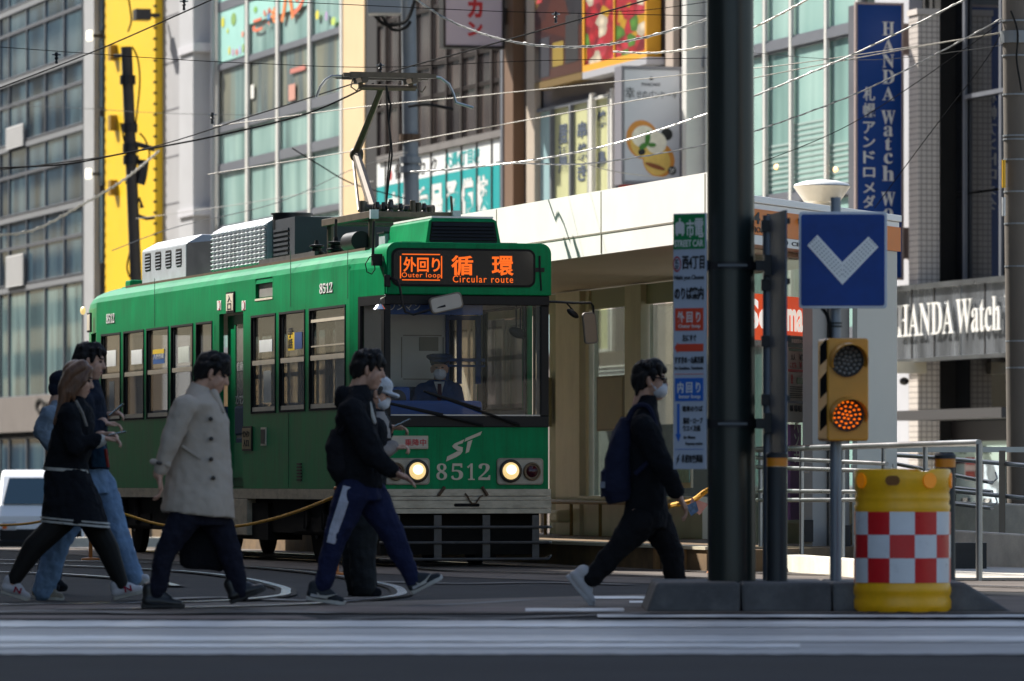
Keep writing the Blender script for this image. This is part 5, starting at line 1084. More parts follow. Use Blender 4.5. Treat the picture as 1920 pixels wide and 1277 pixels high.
# ------------------------------------------------------------------ orange posts with yellow black rope
M_ROPE = mat('rope_yellow', '#c98d14', 0.8, var=(90, 0.85))
def rope(pts, lb, r=0.013):
    pp = smooth_path([at(*p) for p in pts], 10); m = MB(); r_ = []
    for i in range(len(pp)): r_.append(r*(1+0.22*(i % 2)))
    dense = []
    for i in range(len(pp)-1):
        for k in range(4): dense.append(pp[i].lerp(pp[i+1], k/4))
    dense.append(pp[-1]); m.tube(dense, [r*(1.0+0.25*(i % 2)) for i in range(len(dense))], 7); solo('barrier_rope', lb, 'rope', m, M_ROPE, loc=tuple(pp[0]), frame='w', group='yellow ropes between the orange posts', smooth=True)
def stake(px, y0, y1, lb):
    Y = gy(y0); s_ = F/Y; x = (px-CX)/F*Y; t = thing('rope_post', lb, 'post', (x,Y,0), 'w', 'orange rope posts'); zt = at(px,y1,Y)[2]
    m = MB(); m.cyl((x,Y,0),(x,Y,zt),0.020,n=12); part('post', m, mat('post_orange', '#b0641a', 0.5, var=(9,0.15)), t, smooth=True)
    m = MB().lathe((x,Y,0), [(0,zt-0.002),(0.026,zt-0.002),(0.026,zt+0.02),(0.012,zt+0.03),(0,zt+0.03)], 12); part('cap', m, MATS['post_orange'], t)
    m = MB().lathe((x,Y,0), [(0,0.001),(0.10,0.001),(0.09,0.02),(0.03,0.03),(0,0.03)], 16); part('base', m, MATS['post_orange'], t); return Y
Y1 = stake(631, 1078, 918, 'orange rope post beside the striped trousers walker'); Y2 = stake(170, 1050, 935, 'orange rope post behind the jeans walker')
rope([(631,930,Y1),(560,958,Y1+2.2),(500,976,Y1+4),(440,987,Y1+5.6),(370,990,Y1+7.2),(303,984,Y1+8.6),(240,966,Y1+9.6),(172,940,Y2)], 'yellow and black rope sagging along the side of the streetcar')
rope([(172,940,Y2),(110,968,Y2+3),(50,982,Y2+6),(-40,986,Y2+9)], 'yellow and black rope running off past the white van')
Y3 = gy(1075)
stake(1345, 1075, 905, 'orange rope post hidden beside the thick steel pole')
rope([(1235,960,Y3+2),(1252,950,Y3+1.6),(1275,944,Y3+1.0),(1300,938,Y3+0.6),(1322,922,Y3),(1345,909,Y3)], 'short yellow and black rope ending behind the thick steel pole', 0.02)
tg_ = thing('hanging_tag', 'two small plastic notice cards hanging from the short rope', 'card', at(1300,950,Y3+0.5), 'w')
m = MB().prism([at(x,y,Y3+0.48) for x,y in ((1297,933),(1328,945),(1312,966),(1292,950))], (0,0.01,0)); part('card', m, mat('card_pink', '#b8877c', 0.2, var=(6,0.1)), tg_)
m = MB().prism([at(x,y,Y3+0.45) for x,y in ((1286,948),(1305,940),(1310,958),(1296,968))], (0,0.01,0)); part('card', m, mat('card_blue', '#3f5f86', 0.2, var=(30,0.5)), tg_)
# ------------------------------------------------------------------ the row of buildings along the far side of the street
BFC = 40.0-D0
def fq(px, py, o=0.0): return st(px, py, BFC-o)                    # o: metres proud of the facade plane
def fa(px, o=0.0): return st(px, 700, BFC-o)[1]
M_FRW = mat('frame_white', '#d6d4cd', 0.4, var=(3,0.04)); M_FRG = mat('frame_grey', '#6f7279', 0.45, metal=0.2, var=(3,0.06)); M_FRD = mat('frame_dark', '#221f1f', 0.45, metal=0.2)
P_MINT = pane_mat('pane_mint', ['#5f7a78','#86a8a2','#a3c2ba','#7c9c98'], 0.10)
P_BLUE = pane_mat('pane_blue', ['#10161e','#1f2d3a','#32495a','#536a74','#18212a'], 0.06, 0.45, 0.35)
P_ROOM = pane_mat('pane_room', ['#4b5a5a','#7f9a98','#8a8a78','#5f6a6c','#9ab4ae'], 0.10, 0.5)
P_BRN = pane_mat('pane_brown', ['#241f20','#4a4444','#5d5450','#332c2c'], 0.08, 0.5)
P_DARK = pane_mat('pane_dark', ['#0b0c0f','#15171b','#0d0f12'], 0.01, 0.5, 0.9)
def bld(name, label, px0, px1, m_, ztop, set_=0.25, deep=14.0, px_mid=None):
    a1, a0 = fa(px0), fa(px1); zb = ground_z(a1)-1
    t = thing(name, label, 'building', (BFC, a0, 0))
    m = MB(); m.box(BFC+set_, BFC+deep, a0+0.01, a1-0.01, zb, ztop); part('wall', m, m_, t)
    m = MB(); m.box(BFC+set_-0.1, BFC+deep+0.1, a0+0.02, a1-0.02, ztop+0.002, ztop+0.5); part('parapet', m, m_, t)
    return t
def fpart(t, nm, px0, px1, z0, z1, o0, o1, m_, bev=0, py=False):   # slab on the facade from o0 behind to o1 proud
    m = MB(); m.box(BFC-o1, BFC-o0, fa(px1,o1), fa(px0,o1), z0, z1); return part(nm, m, m_, t, bev=bev)
def zf(px, py, o=0.0): return st(px, py, BFC-o)[2]
def window(t, px0, px1, z0, z1, fm, pm, w=0.05, o=0.06, depth=0.2, split=None):
    a0, a1 = fa(px1), fa(px0); m = MB(); x0, x1 = BFC-o, BFC+depth
    m.box(x0,x1,a0,a0+w,z0,z1).box(x0,x1,a1-w,a1,z0,z1).box(x0,x1,a0+w,a1-w,z0,z0+w).box(x0,x1,a0+w,a1-w,z1-w,z1)
    f = part('window', m, fm, t); m = MB(); m.box(BFC+0.04, BFC+0.06, a0+w*0.9, a1-w*0.9, z0+w*0.9, z1-w*0.9); part('pane', m, pm, f); return f
# 1 glass office block at far left
B1 = bld('glass_office', 'dark glass office block with grey floor bands at far left', -90, 193, mat('office_grey', '#77787a', 0.6, var=(1,0.05)), 32)
cols = [-90,-60,-28,0,17,50,85,120,155]
zz = [zf(160,y) for y in (520,437,380,293,237,150,105,7,-36,-135,-180,-275)]
for k in range(len(zz)-1):
    tall = k % 2 == 1 if False else None
    for i in range(len(cols)-1):
        window(B1, cols[i], cols[i+1], zz[k]+(0.16 if k in (0,2,4,6,8) else 0.0), zz[k+1]-0.02, M_FRG, P_BLUE, 0.045, 0.02)
    if k in (0,2,4,6,8): fpart(B1, 'floor_band', -90, 156, zz[k]-0.10, zz[k]+0.10, 0.0, 0.05, mat('band_grey', '#7b7d80', 0.5, var=(2,0.05)))
zl, zh = zf(160,735), zf(160,525)
for i in range(len(cols)-1): window(B1, cols[i], cols[i+1], zl, zh, M_FRG, pane_mat('pane_lobby', ['#27363a','#4d6366','#7d9796','#3b4a4c'], 0.05, 0.4, 0.4) if i == 0 else MATS['pane_lobby'], 0.04, 0.03)
fpart(B1, 'floor_band', -90, 190, zf(160,805), zl-0.01, 0.0, 0.2, mat('stone_taupe', '#6d655f', 0.7, var=(1.5,0.08)))
m = MB(); text(m, 'On', (BFC-0.21, fa(68,0.2), zf(80,775)), R_, U_, fa(68,0.2)-fa(96,0.2), 0.55, 0.05, 0.03); part('wall_lettering', m, M_FRD, B1)
for i in range(len(cols)-1): window(B1, cols[i], cols[i+1], zf(160,980), zf(160,815), M_FRG, P_BLUE, 0.06, 0.02)
for y0, y1 in ((238,292),(520,565) ): pass
for (x0,x1,y0,y1) in ((17,50,236,277),(17,50,478,537)):
    f = MB()
    zA, zB = zf(33,y1), zf(33,y0)
    f.box(BFC-0.12,BFC-0.06,fa(x1)+0.05,fa(x0)-0.05,zA,zB); p = part('vent_panel', f, mat('vent_pale','#a7a6a4',0.5), B1)
    f = MB(); z = zA
    while z < zB-0.05: f.hexa([(BFC-0.15,fa(x1)+0.05,z),(BFC-0.12,fa(x1)+0.05,z),(BFC-0.12,fa(x0)-0.05,z),(BFC-0.15,fa(x0)-0.05,z),(BFC-0.125,fa(x1)+0.05,z+0.09),(BFC-0.12,fa(x1)+0.05,z+0.09),(BFC-0.12,fa(x0)-0.05,z+0.09),(BFC-0.125,fa(x0)-0.05,z+0.09)]); z += 0.12
    part('vent_slats', f, MATS['vent_pale'], p)
fpart(B1, 'corner_column', 157, 176, zf(165,800), 32, 0.0, 0.22, mat('column_pale', '#a6a7a8', 0.5, var=(2,0.05)))
for k in range(8): fpart(B1, 'corner_glass', 177, 192, zf(185,500)+k*2.7+0.1, zf(185,500)+k*2.7+2.5, 0.0, 0.05, P_BLUE)
for px, py in ((168,67),(166,326)):
    q = fq(px, py, 0.45); t = thing('wall_lamp', 'small lit white wall lamp on the glass office corner, %s of two' % ('upper' if py < 100 else 'lower'), 'lamp', q, group='lit wall lamps on the office corner')
    m = MB(); m.box(q[0]-0.08,q[0]+0.08,q[1]-0.2,q[1]+0.2,q[2]-0.18,q[2]+0.18); part('lens', m, mat('lamp_white_glow', '#ffffff', 0.3, emit='#fff4d8', es=0.7), t, bev=0.04)
    m = MB(); m.box(q[0]+0.08,BFC-0.0,q[1]-0.05,q[1]+0.05,q[2]-0.05,q[2]+0.05); part('bracket', m, M_DKM, t)
# 2 yellow slab with its shaded flank put into a brown colour
B2 = bld('yellow_tower', 'tall narrow building front clad in bright yellow panel', 194, 304, mat('shaded_yellow_flank', '#55401f', 0.6, var=(1,0.1)), 30, 0.1)
fpart(B2, 'yellow_panel', 197, 291, zf(240,560), 29.5, -0.0, 0.26, mat('panel_yellow', '#f0c20c', 0.42, var=(0.8,0.03)), 0.02)
z = zf(197,560)
while z < 19: part('bolt', MB().box(BFC-0.32,BFC-0.2,fa(197,0.26)-0.06,fa(197,0.26)+0.02,z,z+0.07), M_DKM, B2); part('bolt', MB().box(BFC-0.32,BFC-0.2,fa(291,0.26)-0.02,fa(291,0.26)+0.05,z,z+0.07), M_DKM, B2); z += 0.36
q = fq(266,28,0.8); m = MB(); m.box(q[0]-0.25,q[0]+0.25,q[1]-0.3,q[1]+0.3,q[2]-0.18,q[2]+0.18); fl = part('floodlight', m, M_DKM, B2); m = MB(); m.box(q[0]+0.25,BFC-0.2,q[1]-0.06,q[1]+0.06,q[2]-0.06,q[2]+0.06); part('arm', m, M_DKM, fl)
for py in (95, 225, 345): fpart(B2, 'wall_hook', 202, 207, zf(204,py+28), zf(204,py), 0.26, 0.5, mat('hook_ochre','#8a6c14',0.6))
# 3 pale grey panelled building with a square pillar
B3 = bld('pale_grey_building', 'pale grey panelled building front with a projecting square pillar', 305, 405, mat('panel_grey', '#aaa9aa', 0.55, var=(1,0.04)), 28, 0.0)
M_PIL = mat('pillar_grey', '#b8b8ba', 0.5, var=(1,0.04))
fpart(B3, 'pillar', 336, 362, -3, 28, 0.0, 0.62, M_PIL)
for y in (92, 398): z = zf(350,y,0.7); fpart(B3, 'pillar_band', 333, 362.5, z-0.13, z+0.13, 0.0, 0.70, mat('band_pale','#c6c5c9',0.5))
for k in range(14): fpart(B3, 'panel_joint', 305, 336, zf(320,560)+k*1.55, zf(320,560)+k*1.55+0.04, 0.0, 0.012, mat('joint_dark','#5d5b60',0.7))
m = MB(); a_ = fa(399,0.2); m.cyl((BFC-0.2,a_,-2),(BFC-0.2,a_,27),0.07,n=10); part('downpipe', m, M_PIL, B3, smooth=True)
# 4 glass front with white mullions and a cream edge
B4 = bld('white_mullion_building', 'glass fronted building with white mullions, cream edge and a painted play centre window film', 405, 683, mat('cream_wall', '#dcbf94', 0.6, var=(1,0.03)), 29, 0.25)
cols = [405,462,519,579,639]
zb4 = [zf(405,y) for y in (660,590,500,432,319,243,130)]; zb4 += [zb4[-1]+1.92, zb4[-1]+3.21, zb4[-1]+5.1, zb4[-1]+6.4]
for i in range(4):
    for k in range(len(zb4)-1):
        pm = P_ROOM if k == 4+1 else P_MINT
        window(B4, cols[i], cols[i+1], zb4[k]+0.06, zb4[k+1]-0.06, M_FRG, pm, 0.05, 0.02)
for k in range(len(zb4)): fpart(B4, 'transom', 405, 640, zb4[k]-(0.16 if k in (2,4,5,7) else 0.09), zb4[k]+(0.14 if k in (2,4,5,7) else 0.07), 0.0, 0.05, M_FRG)
for c in cols: fpart(B4, 'mullion', c-2.6, c+1.6, -2, 28, 0.0, 0.08, M_FRW)
fpart(B4, 'edge_panel', 643, 683, -2, 29, 0.0, 0.05, MATS['cream_wall'])
zfb, zft = zf(405,121), zf(405,20)+0.3
for i in range(4):
    o_ = fpart(B4, 'window_film', cols[i]+4, cols[i+1]-4, (zfb if i in (0,) else zfb+0.9 if i < 3 else zb4[6]+2.1), zft+1.6, 0.0, 0.03, mat('film_mint', '#9fd0c6', 0.5, var=(0.8,0.04)))
film = o_
def blob(px, py, rw, rh, col, o=0.036, rot=0.0):
    q = fq(px, py, o); s_ = sc(px, BFC); rx = rw/s_/0.29; rz = rh/s_; m = MB(); n = 18; pts = []
    for i in range(n):
        an = 2*pi*i/n; y, z = rx*cos(an), rz*sin(an); pts.append((q[0], q[1]+y*cos(rot)-z*sin(rot)*3, q[2]+y*sin(rot)/3+z*cos(rot)))
    m.prism(pts, (-0.006,0,0)); part('painted_shape', m, mat('film_'+col.strip('#'), col, 0.6), film)
for a_ in ((418,42,4,10,'#c8c638'),(438,36,6,12,'#7fa352'),(427,58,2,5,'#b9c93f'),(430,95,2.5,8,'#d0c445'),(437,98,2.5,7,'#b79bb8'),(444,98,2.5,6,'#d0656a'),(450,94,2.5,8,'#a9b4d4'),(456,90,2.5,8,'#8fb26a'),(455,64,3,6,'#d9917a'),(479,18,4,6,'#7ab04e'),(595,28,4,9,'#d5c936'),(612,30,3,9,'#a58fb4'),(625,40,5,8,'#b5cc5a'),(504,30,3,8,'#4f8fc0')): blob(*a_)
for ch, px, w, h, y, c in (('こ',474,18,24,62,'#dd6a45'),('ど',494,14,34,52,'#de6f52'),('も',508,16,30,46,'#e0803f'),('ハ',526,26,54,44,'#dc7a34'),('ン',548,24,40,30,'#dd6a45')):
    m = MB(); o2 = 0.038; text(m, ch, (BFC-o2, fa(px,o2), zf(px,y,o2)), R_, U_, fa(px,o2)-fa(px+w,o2), h/sc(px,BFC), 0.01, 0.05); part('painted_letter', m, mat('letter_'+c.strip('#'), c, 0.6), film)
for (px,y0,w,h,c) in ((470,160,3,26,'#d8d8d0'),(544,130,14,9,'#b86a5c'),(541,160,6,30,'#c28a78')): 
    o_ = fpart(B4, 'window_display', px, px+w*2, zf(px,y0+h), zf(px,y0), 0.0, -0.02+0.035, mat('disp_'+c.strip('#'), c, 0.7))
# 5 dark brown building with the preparatory school sign
B5 = bld('brown_building', 'dark brown building with narrow window bays and a teal and white school sign', 684, 985, mat('brown_wall', '#4a3a34', 0.6, var=(1,0.08)), 27, 0.25)
cols = [708,722,747,776,807,836,864,893,921,938]
M_BRF = mat('bronze_frame', '#332a28', 0.4, metal=0.3)
zs5 = [zf(935,258), zf(935,150), zf(935,88), zf(935,88)+1.55, zf(935,88)+2.4, zf(935,88)+4.0, zf(935,88)+5]
for i in range(len(cols)-1):
    for k in range(len(zs5)-1): window(B5, cols[i], cols[i+1], zs5[k]+0.02, zs5[k+1], M_BRF, P_BRN, 0.04, 0.02)
    window(B5, cols[i], cols[i+1], 3.6, zf(935,400)-0.02, M_BRF, P_BRN, 0.04, 0.02)
fpart(B5, 'recess_shade', 685, 706, -2, 27, 0.0, 0.02, mat('recess_shade_black', '#191617', 0.6))  # flat slab for the recess, its shade put into the black
fpart(B5, 'sill_band', 706, 940, zf(935,258)-0.0, zf(935,245), 0.0, 0.11, mat('sill_grey', '#6a6663', 0.6, var=(2,0.1)))
zw0_, zt0_ = zf(935,306), zf(935,402)
s5 = fpart(B5, 'school_sign', 707, 937, zw0_, zf(935,259), 0.0, 0.03, mat('sign_bright_white', '#e4e6e4', 0.45)); s6 = fpart(B5, 'teal_sign', 707, 937, zt0_, zw0_-0.005, 0.0, 0.032, mat('sign_teal', '#0e9c9c', 0.45, var=(1,0.03)))
m = MB(); ft_ = lambda m, ch, px, w, z, h, off=0.03, o=0.034: text(m, ch, (BFC-o, fa(px,o), z), R_, U_, fa(px,o)-fa(px+w,o), h, 0.006, off)
for ch, px in (('古',727),('宮',755),('富',783),('呈',808),('予',836),('備',865),('校',893)): ft_(m, ch, px, 23, zt0_+0.15, zw0_-zt0_-0.38, 0.05, 0.036)
part('sign_lettering', m, M_TXTW, s6)
m = MB(); ft_(m, '大通4丁目校', 834, 66, zw0_+0.12, 0.42); part('sign_lettering', m, MATS['sign_teal'], s5)
m = MB(); ft_(m, '個', 740, 12, zw0_+0.12, 0.42, 0.01); ft_(m, 'カ', 783, 14, zw0_+0.1, 0.4, 0.01); ft_(m, 'ク', 809, 10, zw0_+0.1, 0.4, 0.01); part('sign_small_lettering', m, M_FRD, s5)
m = MB(); ft_(m, '●', 729, 6, zw0_+0.12, 0.3, 0.0); part('sign_dot', m, M_TXTR, s5)
for c in cols[1:-1]: fpart(B5, 'mullion', c-1.0, c+1.0, 3.6, 27, 0.0, 0.055, M_BRF)
fpart(B5, 'pillar', 946, 962, -2, 27, 0.0, 0.30, mat('pillar_tan', '#6b4f38', 0.6, var=(1,0.06)))
fpart(B5, 'drain_pipe', 938, 942, -2, 27, 0.0, 0.25, M_FRG)
m = MB(); zb_, zt_ = zf(890,86,1.0), 16
a_s = st(962,40,BFC-0.15)[1]; bl_ = sf(835,40,a_s)[0]; br_ = sf(942,40,a_s)[0]; z0_ = sf(880,86,a_s)[2]
PS = thing('projecting_sign', 'pale projecting sign with red brush characters above the brown building', 'sign', (br_, a_s, z0_))
m = MB(); m.box(bl_, br_, a_s, a_s+0.35, z0_, z0_+3.5); part('sign_box', m, mat('sign_pale', '#b9aeb8', 0.45, var=(1,0.03)), PS, bev=0.03)
m = MB(); w_ = 0.06
for q in ((bl_-w_,bl_,z0_-w_,z0_+3.5),(br_,br_+w_,z0_-w_,z0_+3.5),(bl_,br_,z0_-w_,z0_)): m.box(q[0],q[1],a_s-0.03,a_s+0.38,q[2],q[3])
part('sign_frame', m, M_FRD, PS)
m = MB(); zc = lambda y: sf(880,y,a_s)[2]
for ch, y0, y1 in (('ン',40,68),('カ',-4,34)): text(m, ch, (sf(876,0,a_s)[0], a_s-0.003, zc(y1)), FR, UPV, sf(905,0,a_s)[0]-sf(876,0,a_s)[0], zc(y0)-zc(y1), 0.01, 0.05)
part('sign_lettering', m, M_TXTR, PS); m = MB(); m.box(br_+0.06, BFC+0.2, a_s+0.1, a_s+0.25, z0_+0.6, z0_+1.0); part('sign_arm', m, M_FRD, PS)
# 6 grey building with food posters, pancake sign, grilled chicken windows
B6 = bld('poster_building', 'grey building with large food posters and pale yellow restaurant windows', 986, 1292, mat('grey_taupe', '#847c78', 0.6, var=(1,0.05)), 25, 0.12)
fpart(B6, 'corner_strip', 987, 1002, -1, 25, -0.05, 0.12, mat('strip_beige', '#b5a796', 0.55, var=(1,0.05)))
def vor(name, cols, scale):
    m = bpy.data.materials.new(name); m.use_nodes = True; N = m.node_tree.nodes; L_ = m.node_tree.links; p = N['Principled BSDF']
    tc = N.new('ShaderNodeTexCoord'); mp = N.new('ShaderNodeMapping'); mp.inputs['Scale'].default_value = (1,0.45,1); L_.new(tc.outputs['Object'], mp.inputs[0])
    v = N.new('ShaderNodeTexVoronoi'); v.inputs['Scale'].default_value = scale; L_.new(mp.outputs[0], v.inputs['Vector'])
    sp_ = N.new('ShaderNodeSeparateColor'); L_.new(v.outputs['Color'], sp_.inputs[0]); r = N.new('ShaderNodeValToRGB'); r.color_ramp.interpolation = 'CONSTANT'
    e = r.color_ramp.elements; e[0].position = 0; e[0].color = lin(cols[0]); e[1].position = 1.0/len(cols); e[1].color = lin(cols[1])
    for i in range(2, len(cols)): q = e.new(i/len(cols)); q.color = lin(cols[i])
    L_.new(sp_.outputs[0], r.inputs[0]); mx = N.new('ShaderNodeMix'); mx.data_type = 'RGBA'; mx.blend_type = 'MULTIPLY'; mx.inputs[0].default_value = 0.55
    L_.new(r.outputs[0], mx.inputs[6]); r2 = N.new('ShaderNodeMapRange'); r2.inputs[1].default_value = 0.0; r2.inputs[2].default_value = 0.5; r2.inputs[3].default_value = 1.25; r2.inputs[4].default_value = 0.25; L_.new(v.outputs['Distance'], r2.inputs[0])
    L_.new(r2.outputs[0], mx.inputs[7]); L_.new(mx.outputs[2], p.inputs['Base Color']); p.inputs['Roughness'].default_value = 0.35; return m
zpb_ = zf(1000,163); zpt_ = zpb_+3.6
p1 = fpart(B6, 'old_poster', 1002, 1091, zpb_+0.02, zpt_, 0.0, 0.30, vor('poster_dark_mosaic', ['#43201c','#5c2b1c','#2b2a30','#7a5a1c','#4a3a1e','#6b1f1c'], 0.9)); p2 = fpart(B6, 'pepper_poster', 1095, 1209, zpb_+0.14, zpt_, 0.0, 0.33, vor('poster_peppers', ['#a81722','#c62b35','#8a1524','#d9a41e','#c93a4a','#54842c','#b31f2a','#d8c9b0'], 3.6))
for px0, px1 in ((1092,1095),(1150,1152),(1209,1212)): fpart(B6, 'poster_frame', px0, px1, zpb_, zpt_, 0.0, 0.36, mat('frame_gold', '#d79a1c', 0.5))
fpart(B6, 'poster_frame', 1092, 1212, zpb_-0.05, zpb_+0.13, 0.0, 0.37, MATS['frame_gold']); fpart(B6, 'poster_base', 1002, 1091, zpb_-0.18, zpb_, 0.0, 0.33, mat('frame_olive', '#6b5320', 0.5)); fpart(B6, 'poster_ledge', 1092, 1212, zpb_-0.22, zpb_-0.055, 0.0, 0.45, mat('ledge_grey','#a9a9ad',0.4))
m = MB(); ft_(m, '2F', 1006, 14, zpb_+2.0, 0.4, 0.03, 0.303); part('poster_lettering', m, M_TXTR, p1); m = MB(); ft_(m, '酒', 1024, 12, zpb_+2.2, 0.6, 0.02, 0.303); ft_(m, '場', 1038, 12, zpb_+2.2, 0.6, 0.02, 0.303); part('poster_lettering', m, M_FRD, p1)
fpart(B6, 'poster_bottle', 1010, 1030, zpb_+0.1, zpb_+1.1, 0.3, 0.306, mat('bottle_navy','#20222e',0.5)); fpart(B6, 'poster_bottle', 1060, 1084, zpb_+0.3, zpb_+1.5, 0.3, 0.306, mat('bottle_ink','#141318',0.5)); fpart(B6, 'poster_label', 1036, 1056, zpb_+0.3, zpb_+0.9, 0.3, 0.306, mat('label_mustard','#8a7220',0.5))
cols = [1006,1036,1072,1107,1145,1160]
zw1_ = zf(1006,200); zw0__ = 4.0
P_LEM = pane_mat('pane_lemon', ['#b9b98a','#cfcf9e','#c6c693'], 0.2, 0.4); P_LB = pane_mat('pane_lightblue', ['#8fb0b4','#a9c6c8'], 0.15, 0.4)
for i in range(len(cols)-1):
    f = window(B6, cols[i], cols[i+1], zw0__, zw1_-0.1, M_FRW if i in (3,) else M_FRG, P_LB if i == 0 else P_LEM, 0.07, 0.06)
    if i in (1, 2, 3):
        m = MB(); ci = (cols[i]+cols[i+1])/2-9
        for ch, y in zip({1:'居酒屋', 2:'串焼き', 3:'焼鳥'}[i], {1:(240,270,300), 2:(235,275,315), 3:(215,290)}[i]): text(m, ch, (BFC+0.03, fa(ci), zf(ci,y+26)), R_, U_, fa(ci)-fa(ci+17), 0.42, 0.006, 0.03)
        part('window_lettering', m, mat('letter_slate', '#3d4a5c', 0.6), f)
fpart(B6, 'window_post', 1105, 1109, zw0__, zw1_, 0.0, 0.12, M_FRW); fpart(B6, 'window_post', 1143, 1147, zw0__, zw1_, 0.0, 0.14, M_FRW)
fpart(B6, 'grey_pier', 1248, 1262, -1, 25, -0.05, 0.1, mat('pier_beige','#a8998c',0.6)); fpart(B6, 'white_pier', 1279, 1287, -1, 25, -0.05, 0.45, M_FRW); fpart(B6, 'dark_pier', 1212, 1230, 8, 25, -0.05, 0.05, M_FRD)
a_s = st(1278,200,BFC-0.12)[1]; q0 = sf(1170,340,a_s); q1 = sf(1275,131,a_s)
PK = thing('projecting_sign', 'pale projecting pancake sign with a picture of cream pancakes and a mint leaf', 'sign', (q1[0], a_s, q0[2]))
m = MB(); m.box(q0[0], q1[0], a_s, a_s+0.5, q0[2], q1[2]); part('sign_box', m, mat('sign_grey_white', '#c3c4cc', 0.4, var=(1,0.03)), PK, bev=0.02)
m = MB(); w_ = 0.07
for r in ((q0[0]-w_,q0[0],q0[2]-w_,q1[2]+w_),(q1[0],q1[0]+w_,q0[2]-w_,q1[2]+w_),(q0[0],q1[0],q0[2]-w_,q0[2]),(q0[0],q1[0],q1[2],q1[2]+w_)): m.box(r[0],r[1],a_s-0.03,a_s+0.53,r[2],r[3])
part('sign_frame', m, mat('sign_frame_grey','#77757c',0.5), PK)
m = MB(); tx = lambda m, s, x0, x1, y0, y1, off=0.0: text(m, s, (sf(x0,y1,a_s)[0], a_s-0.003, sf(x0,y1,a_s)[2]), FR, UPV, sf(x1,0,a_s)[0]-sf(x0,0,a_s)[0], sf(x0,y0,a_s)[2]-sf(x0,y1,a_s)[2], 0.008, off)
tx(m, '幸', 1172, 1190, 163, 185); tx(m, 'せのパンケーキ', 1193, 1269, 170, 184); tx(m, 'PANCAKE', 1203, 1238, 155, 161); tx(m, '▲', 1217, 1225, 143, 150); part('sign_lettering', m, mat('letter_ink','#2a2c33',0.6), PK)
def disc(px, py, rx, ry, m_, o, rot=0.0, nm='picture_shape'):
    q = sf(px, py, a_s); s_ = sc(px, q[0])*0.97; pts = []
    for i in range(26):
        an = 2*pi*i/26; x, z = rx/s_*cos(an), ry/s_*sin(an); pts.append((q[0]+x*cos(rot)-z*sin(rot), a_s-o, q[2]+x*sin(rot)+z*cos(rot)))
    m = MB().prism(pts, (0,0.003,0)); return part(nm, m, m_, PK)
c_or, c_ye, c_cr, c_gr, c_bk, c_br = [mat('pic_'+k, v, 0.5, var=(4,0.12)) for k, v in (('orange','#cf8a3a'),('yellow','#dcb860'),('cream','#e3ddcb'),('leaf','#3f7a2a'),('plate','#17181a'),('brown','#8a4a24'))]
disc(1205,262,31,36,c_or,0.004,0.3,'pancake'); disc(1208,268,26,28,c_ye,0.008,0.3,'pancake'); disc(1235,300,30,32,c_or,0.006,0.4,'pancake'); disc(1232,302,25,26,c_ye,0.010,0.4,'pancake'); disc(1206,256,22,20,c_cr,0.012,0.2,'cream'); disc(1230,268,20,20,c_cr,0.014,0,'cream'); disc(1214,259,5,13,c_gr,0.018,-0.1,'mint_leaf'); disc(1206,274,9,5,c_gr,0.020,0.5,'mint_leaf'); disc(1222,272,8,4,c_gr,0.022,0,'mint_leaf'); disc(1250,252,11,11,c_bk,0.012,0,'sauce_cup'); disc(1203,285,7,6,c_bk,0.016,0.5,'berry'); disc(1228,312,20,4,c_br,0.018,-0.3,'syrup'); disc(1260,320,8,8,mat('badge_grey','#3a3d40',0.5),0.012,0,'floor_badge')
m = MB(); text(m, '2F', (sf(1255,324,a_s)[0], a_s-0.014, sf(1255,324,a_s)[2]), FR, UPV, 0.12, 0.10, 0.004, 0.01); part('badge_lettering', m, M_TXTW, PK)
fz = sf(1200,340,a_s); m = MB(); m.box(q0[0], q1[0], a_s+0.02, a_s+0.45, q0[2]-1.0, q0[2]-0.08); part('red_panel', m, mat('panel_red','#c22416',0.4), PK)
m = MB(); m.box(q1[0]+0.07, BFC+0.1, a_s+0.1, a_s+0.3, q0[2]+0.3, q0[2]+0.5); part('sign_arm', m, M_FRG, PK)
# 7 mint glass building
B7 = bld('mint_glass_building', 'pale mint glass building with thin white mullions behind the shelter roof', 1292, 1606, mat('glass_core', '#8d9a96', 0.5), 26, 0.25)
cols = [1292,1324,1372,1432,1481,1547,1606]
z7 = [0.6, 4.0, 7.1, zf(1409,96), zf(1409,96)+3.4, zf(1409,96)+6.8]
P_M2 = pane_mat('pane_mint_deep', ['#5d7a76','#8fb3ab','#a7c7be','#6f8f8a'], 0.05, 0.35, 0.7)
for i in range(len(cols)-1):
    for k in range(len(z7)-1): window(B7, cols[i], cols[i+1], z7[k]+0.08, z7[k+1]-0.12, M_FRG, P_M2, 0.05, 0.02)
for c in cols: fpart(B7, 'mullion', c-2.2, c+1.8, -0.5, 26, 0.0, 0.08, M_FRW)
for z in z7[1:]: fpart(B7, 'transom', 1292, 1606, z-0.12, z+0.08, 0.0, 0.07, M_FRG)
o7 = None
for px, y in ((1453,313),(1564,318)):
    q = fq(px,y,0.0); m = MB(); m.ell((BFC+0.03,q[1],q[2]),(0.03,0.12,0.055)); part('room_lamp', m, mat('lamp_warm','#ffd9a0',0.3,emit='#ffb870',es=1.6), B7, smooth=True)
for i in (3, 4, 5):
    m = MB(); z = zf(cols[i],370)
    while z < zf(cols[i],235 if i == 4 else 270): m.box(BFC+0.025,BFC+0.045,fa(cols[i+1])+0.1,fa(cols[i])-0.1,z,z+0.05); z += 0.12
    part('window_blind', m, mat('blind_pale','#93a8a2',0.6), B7)
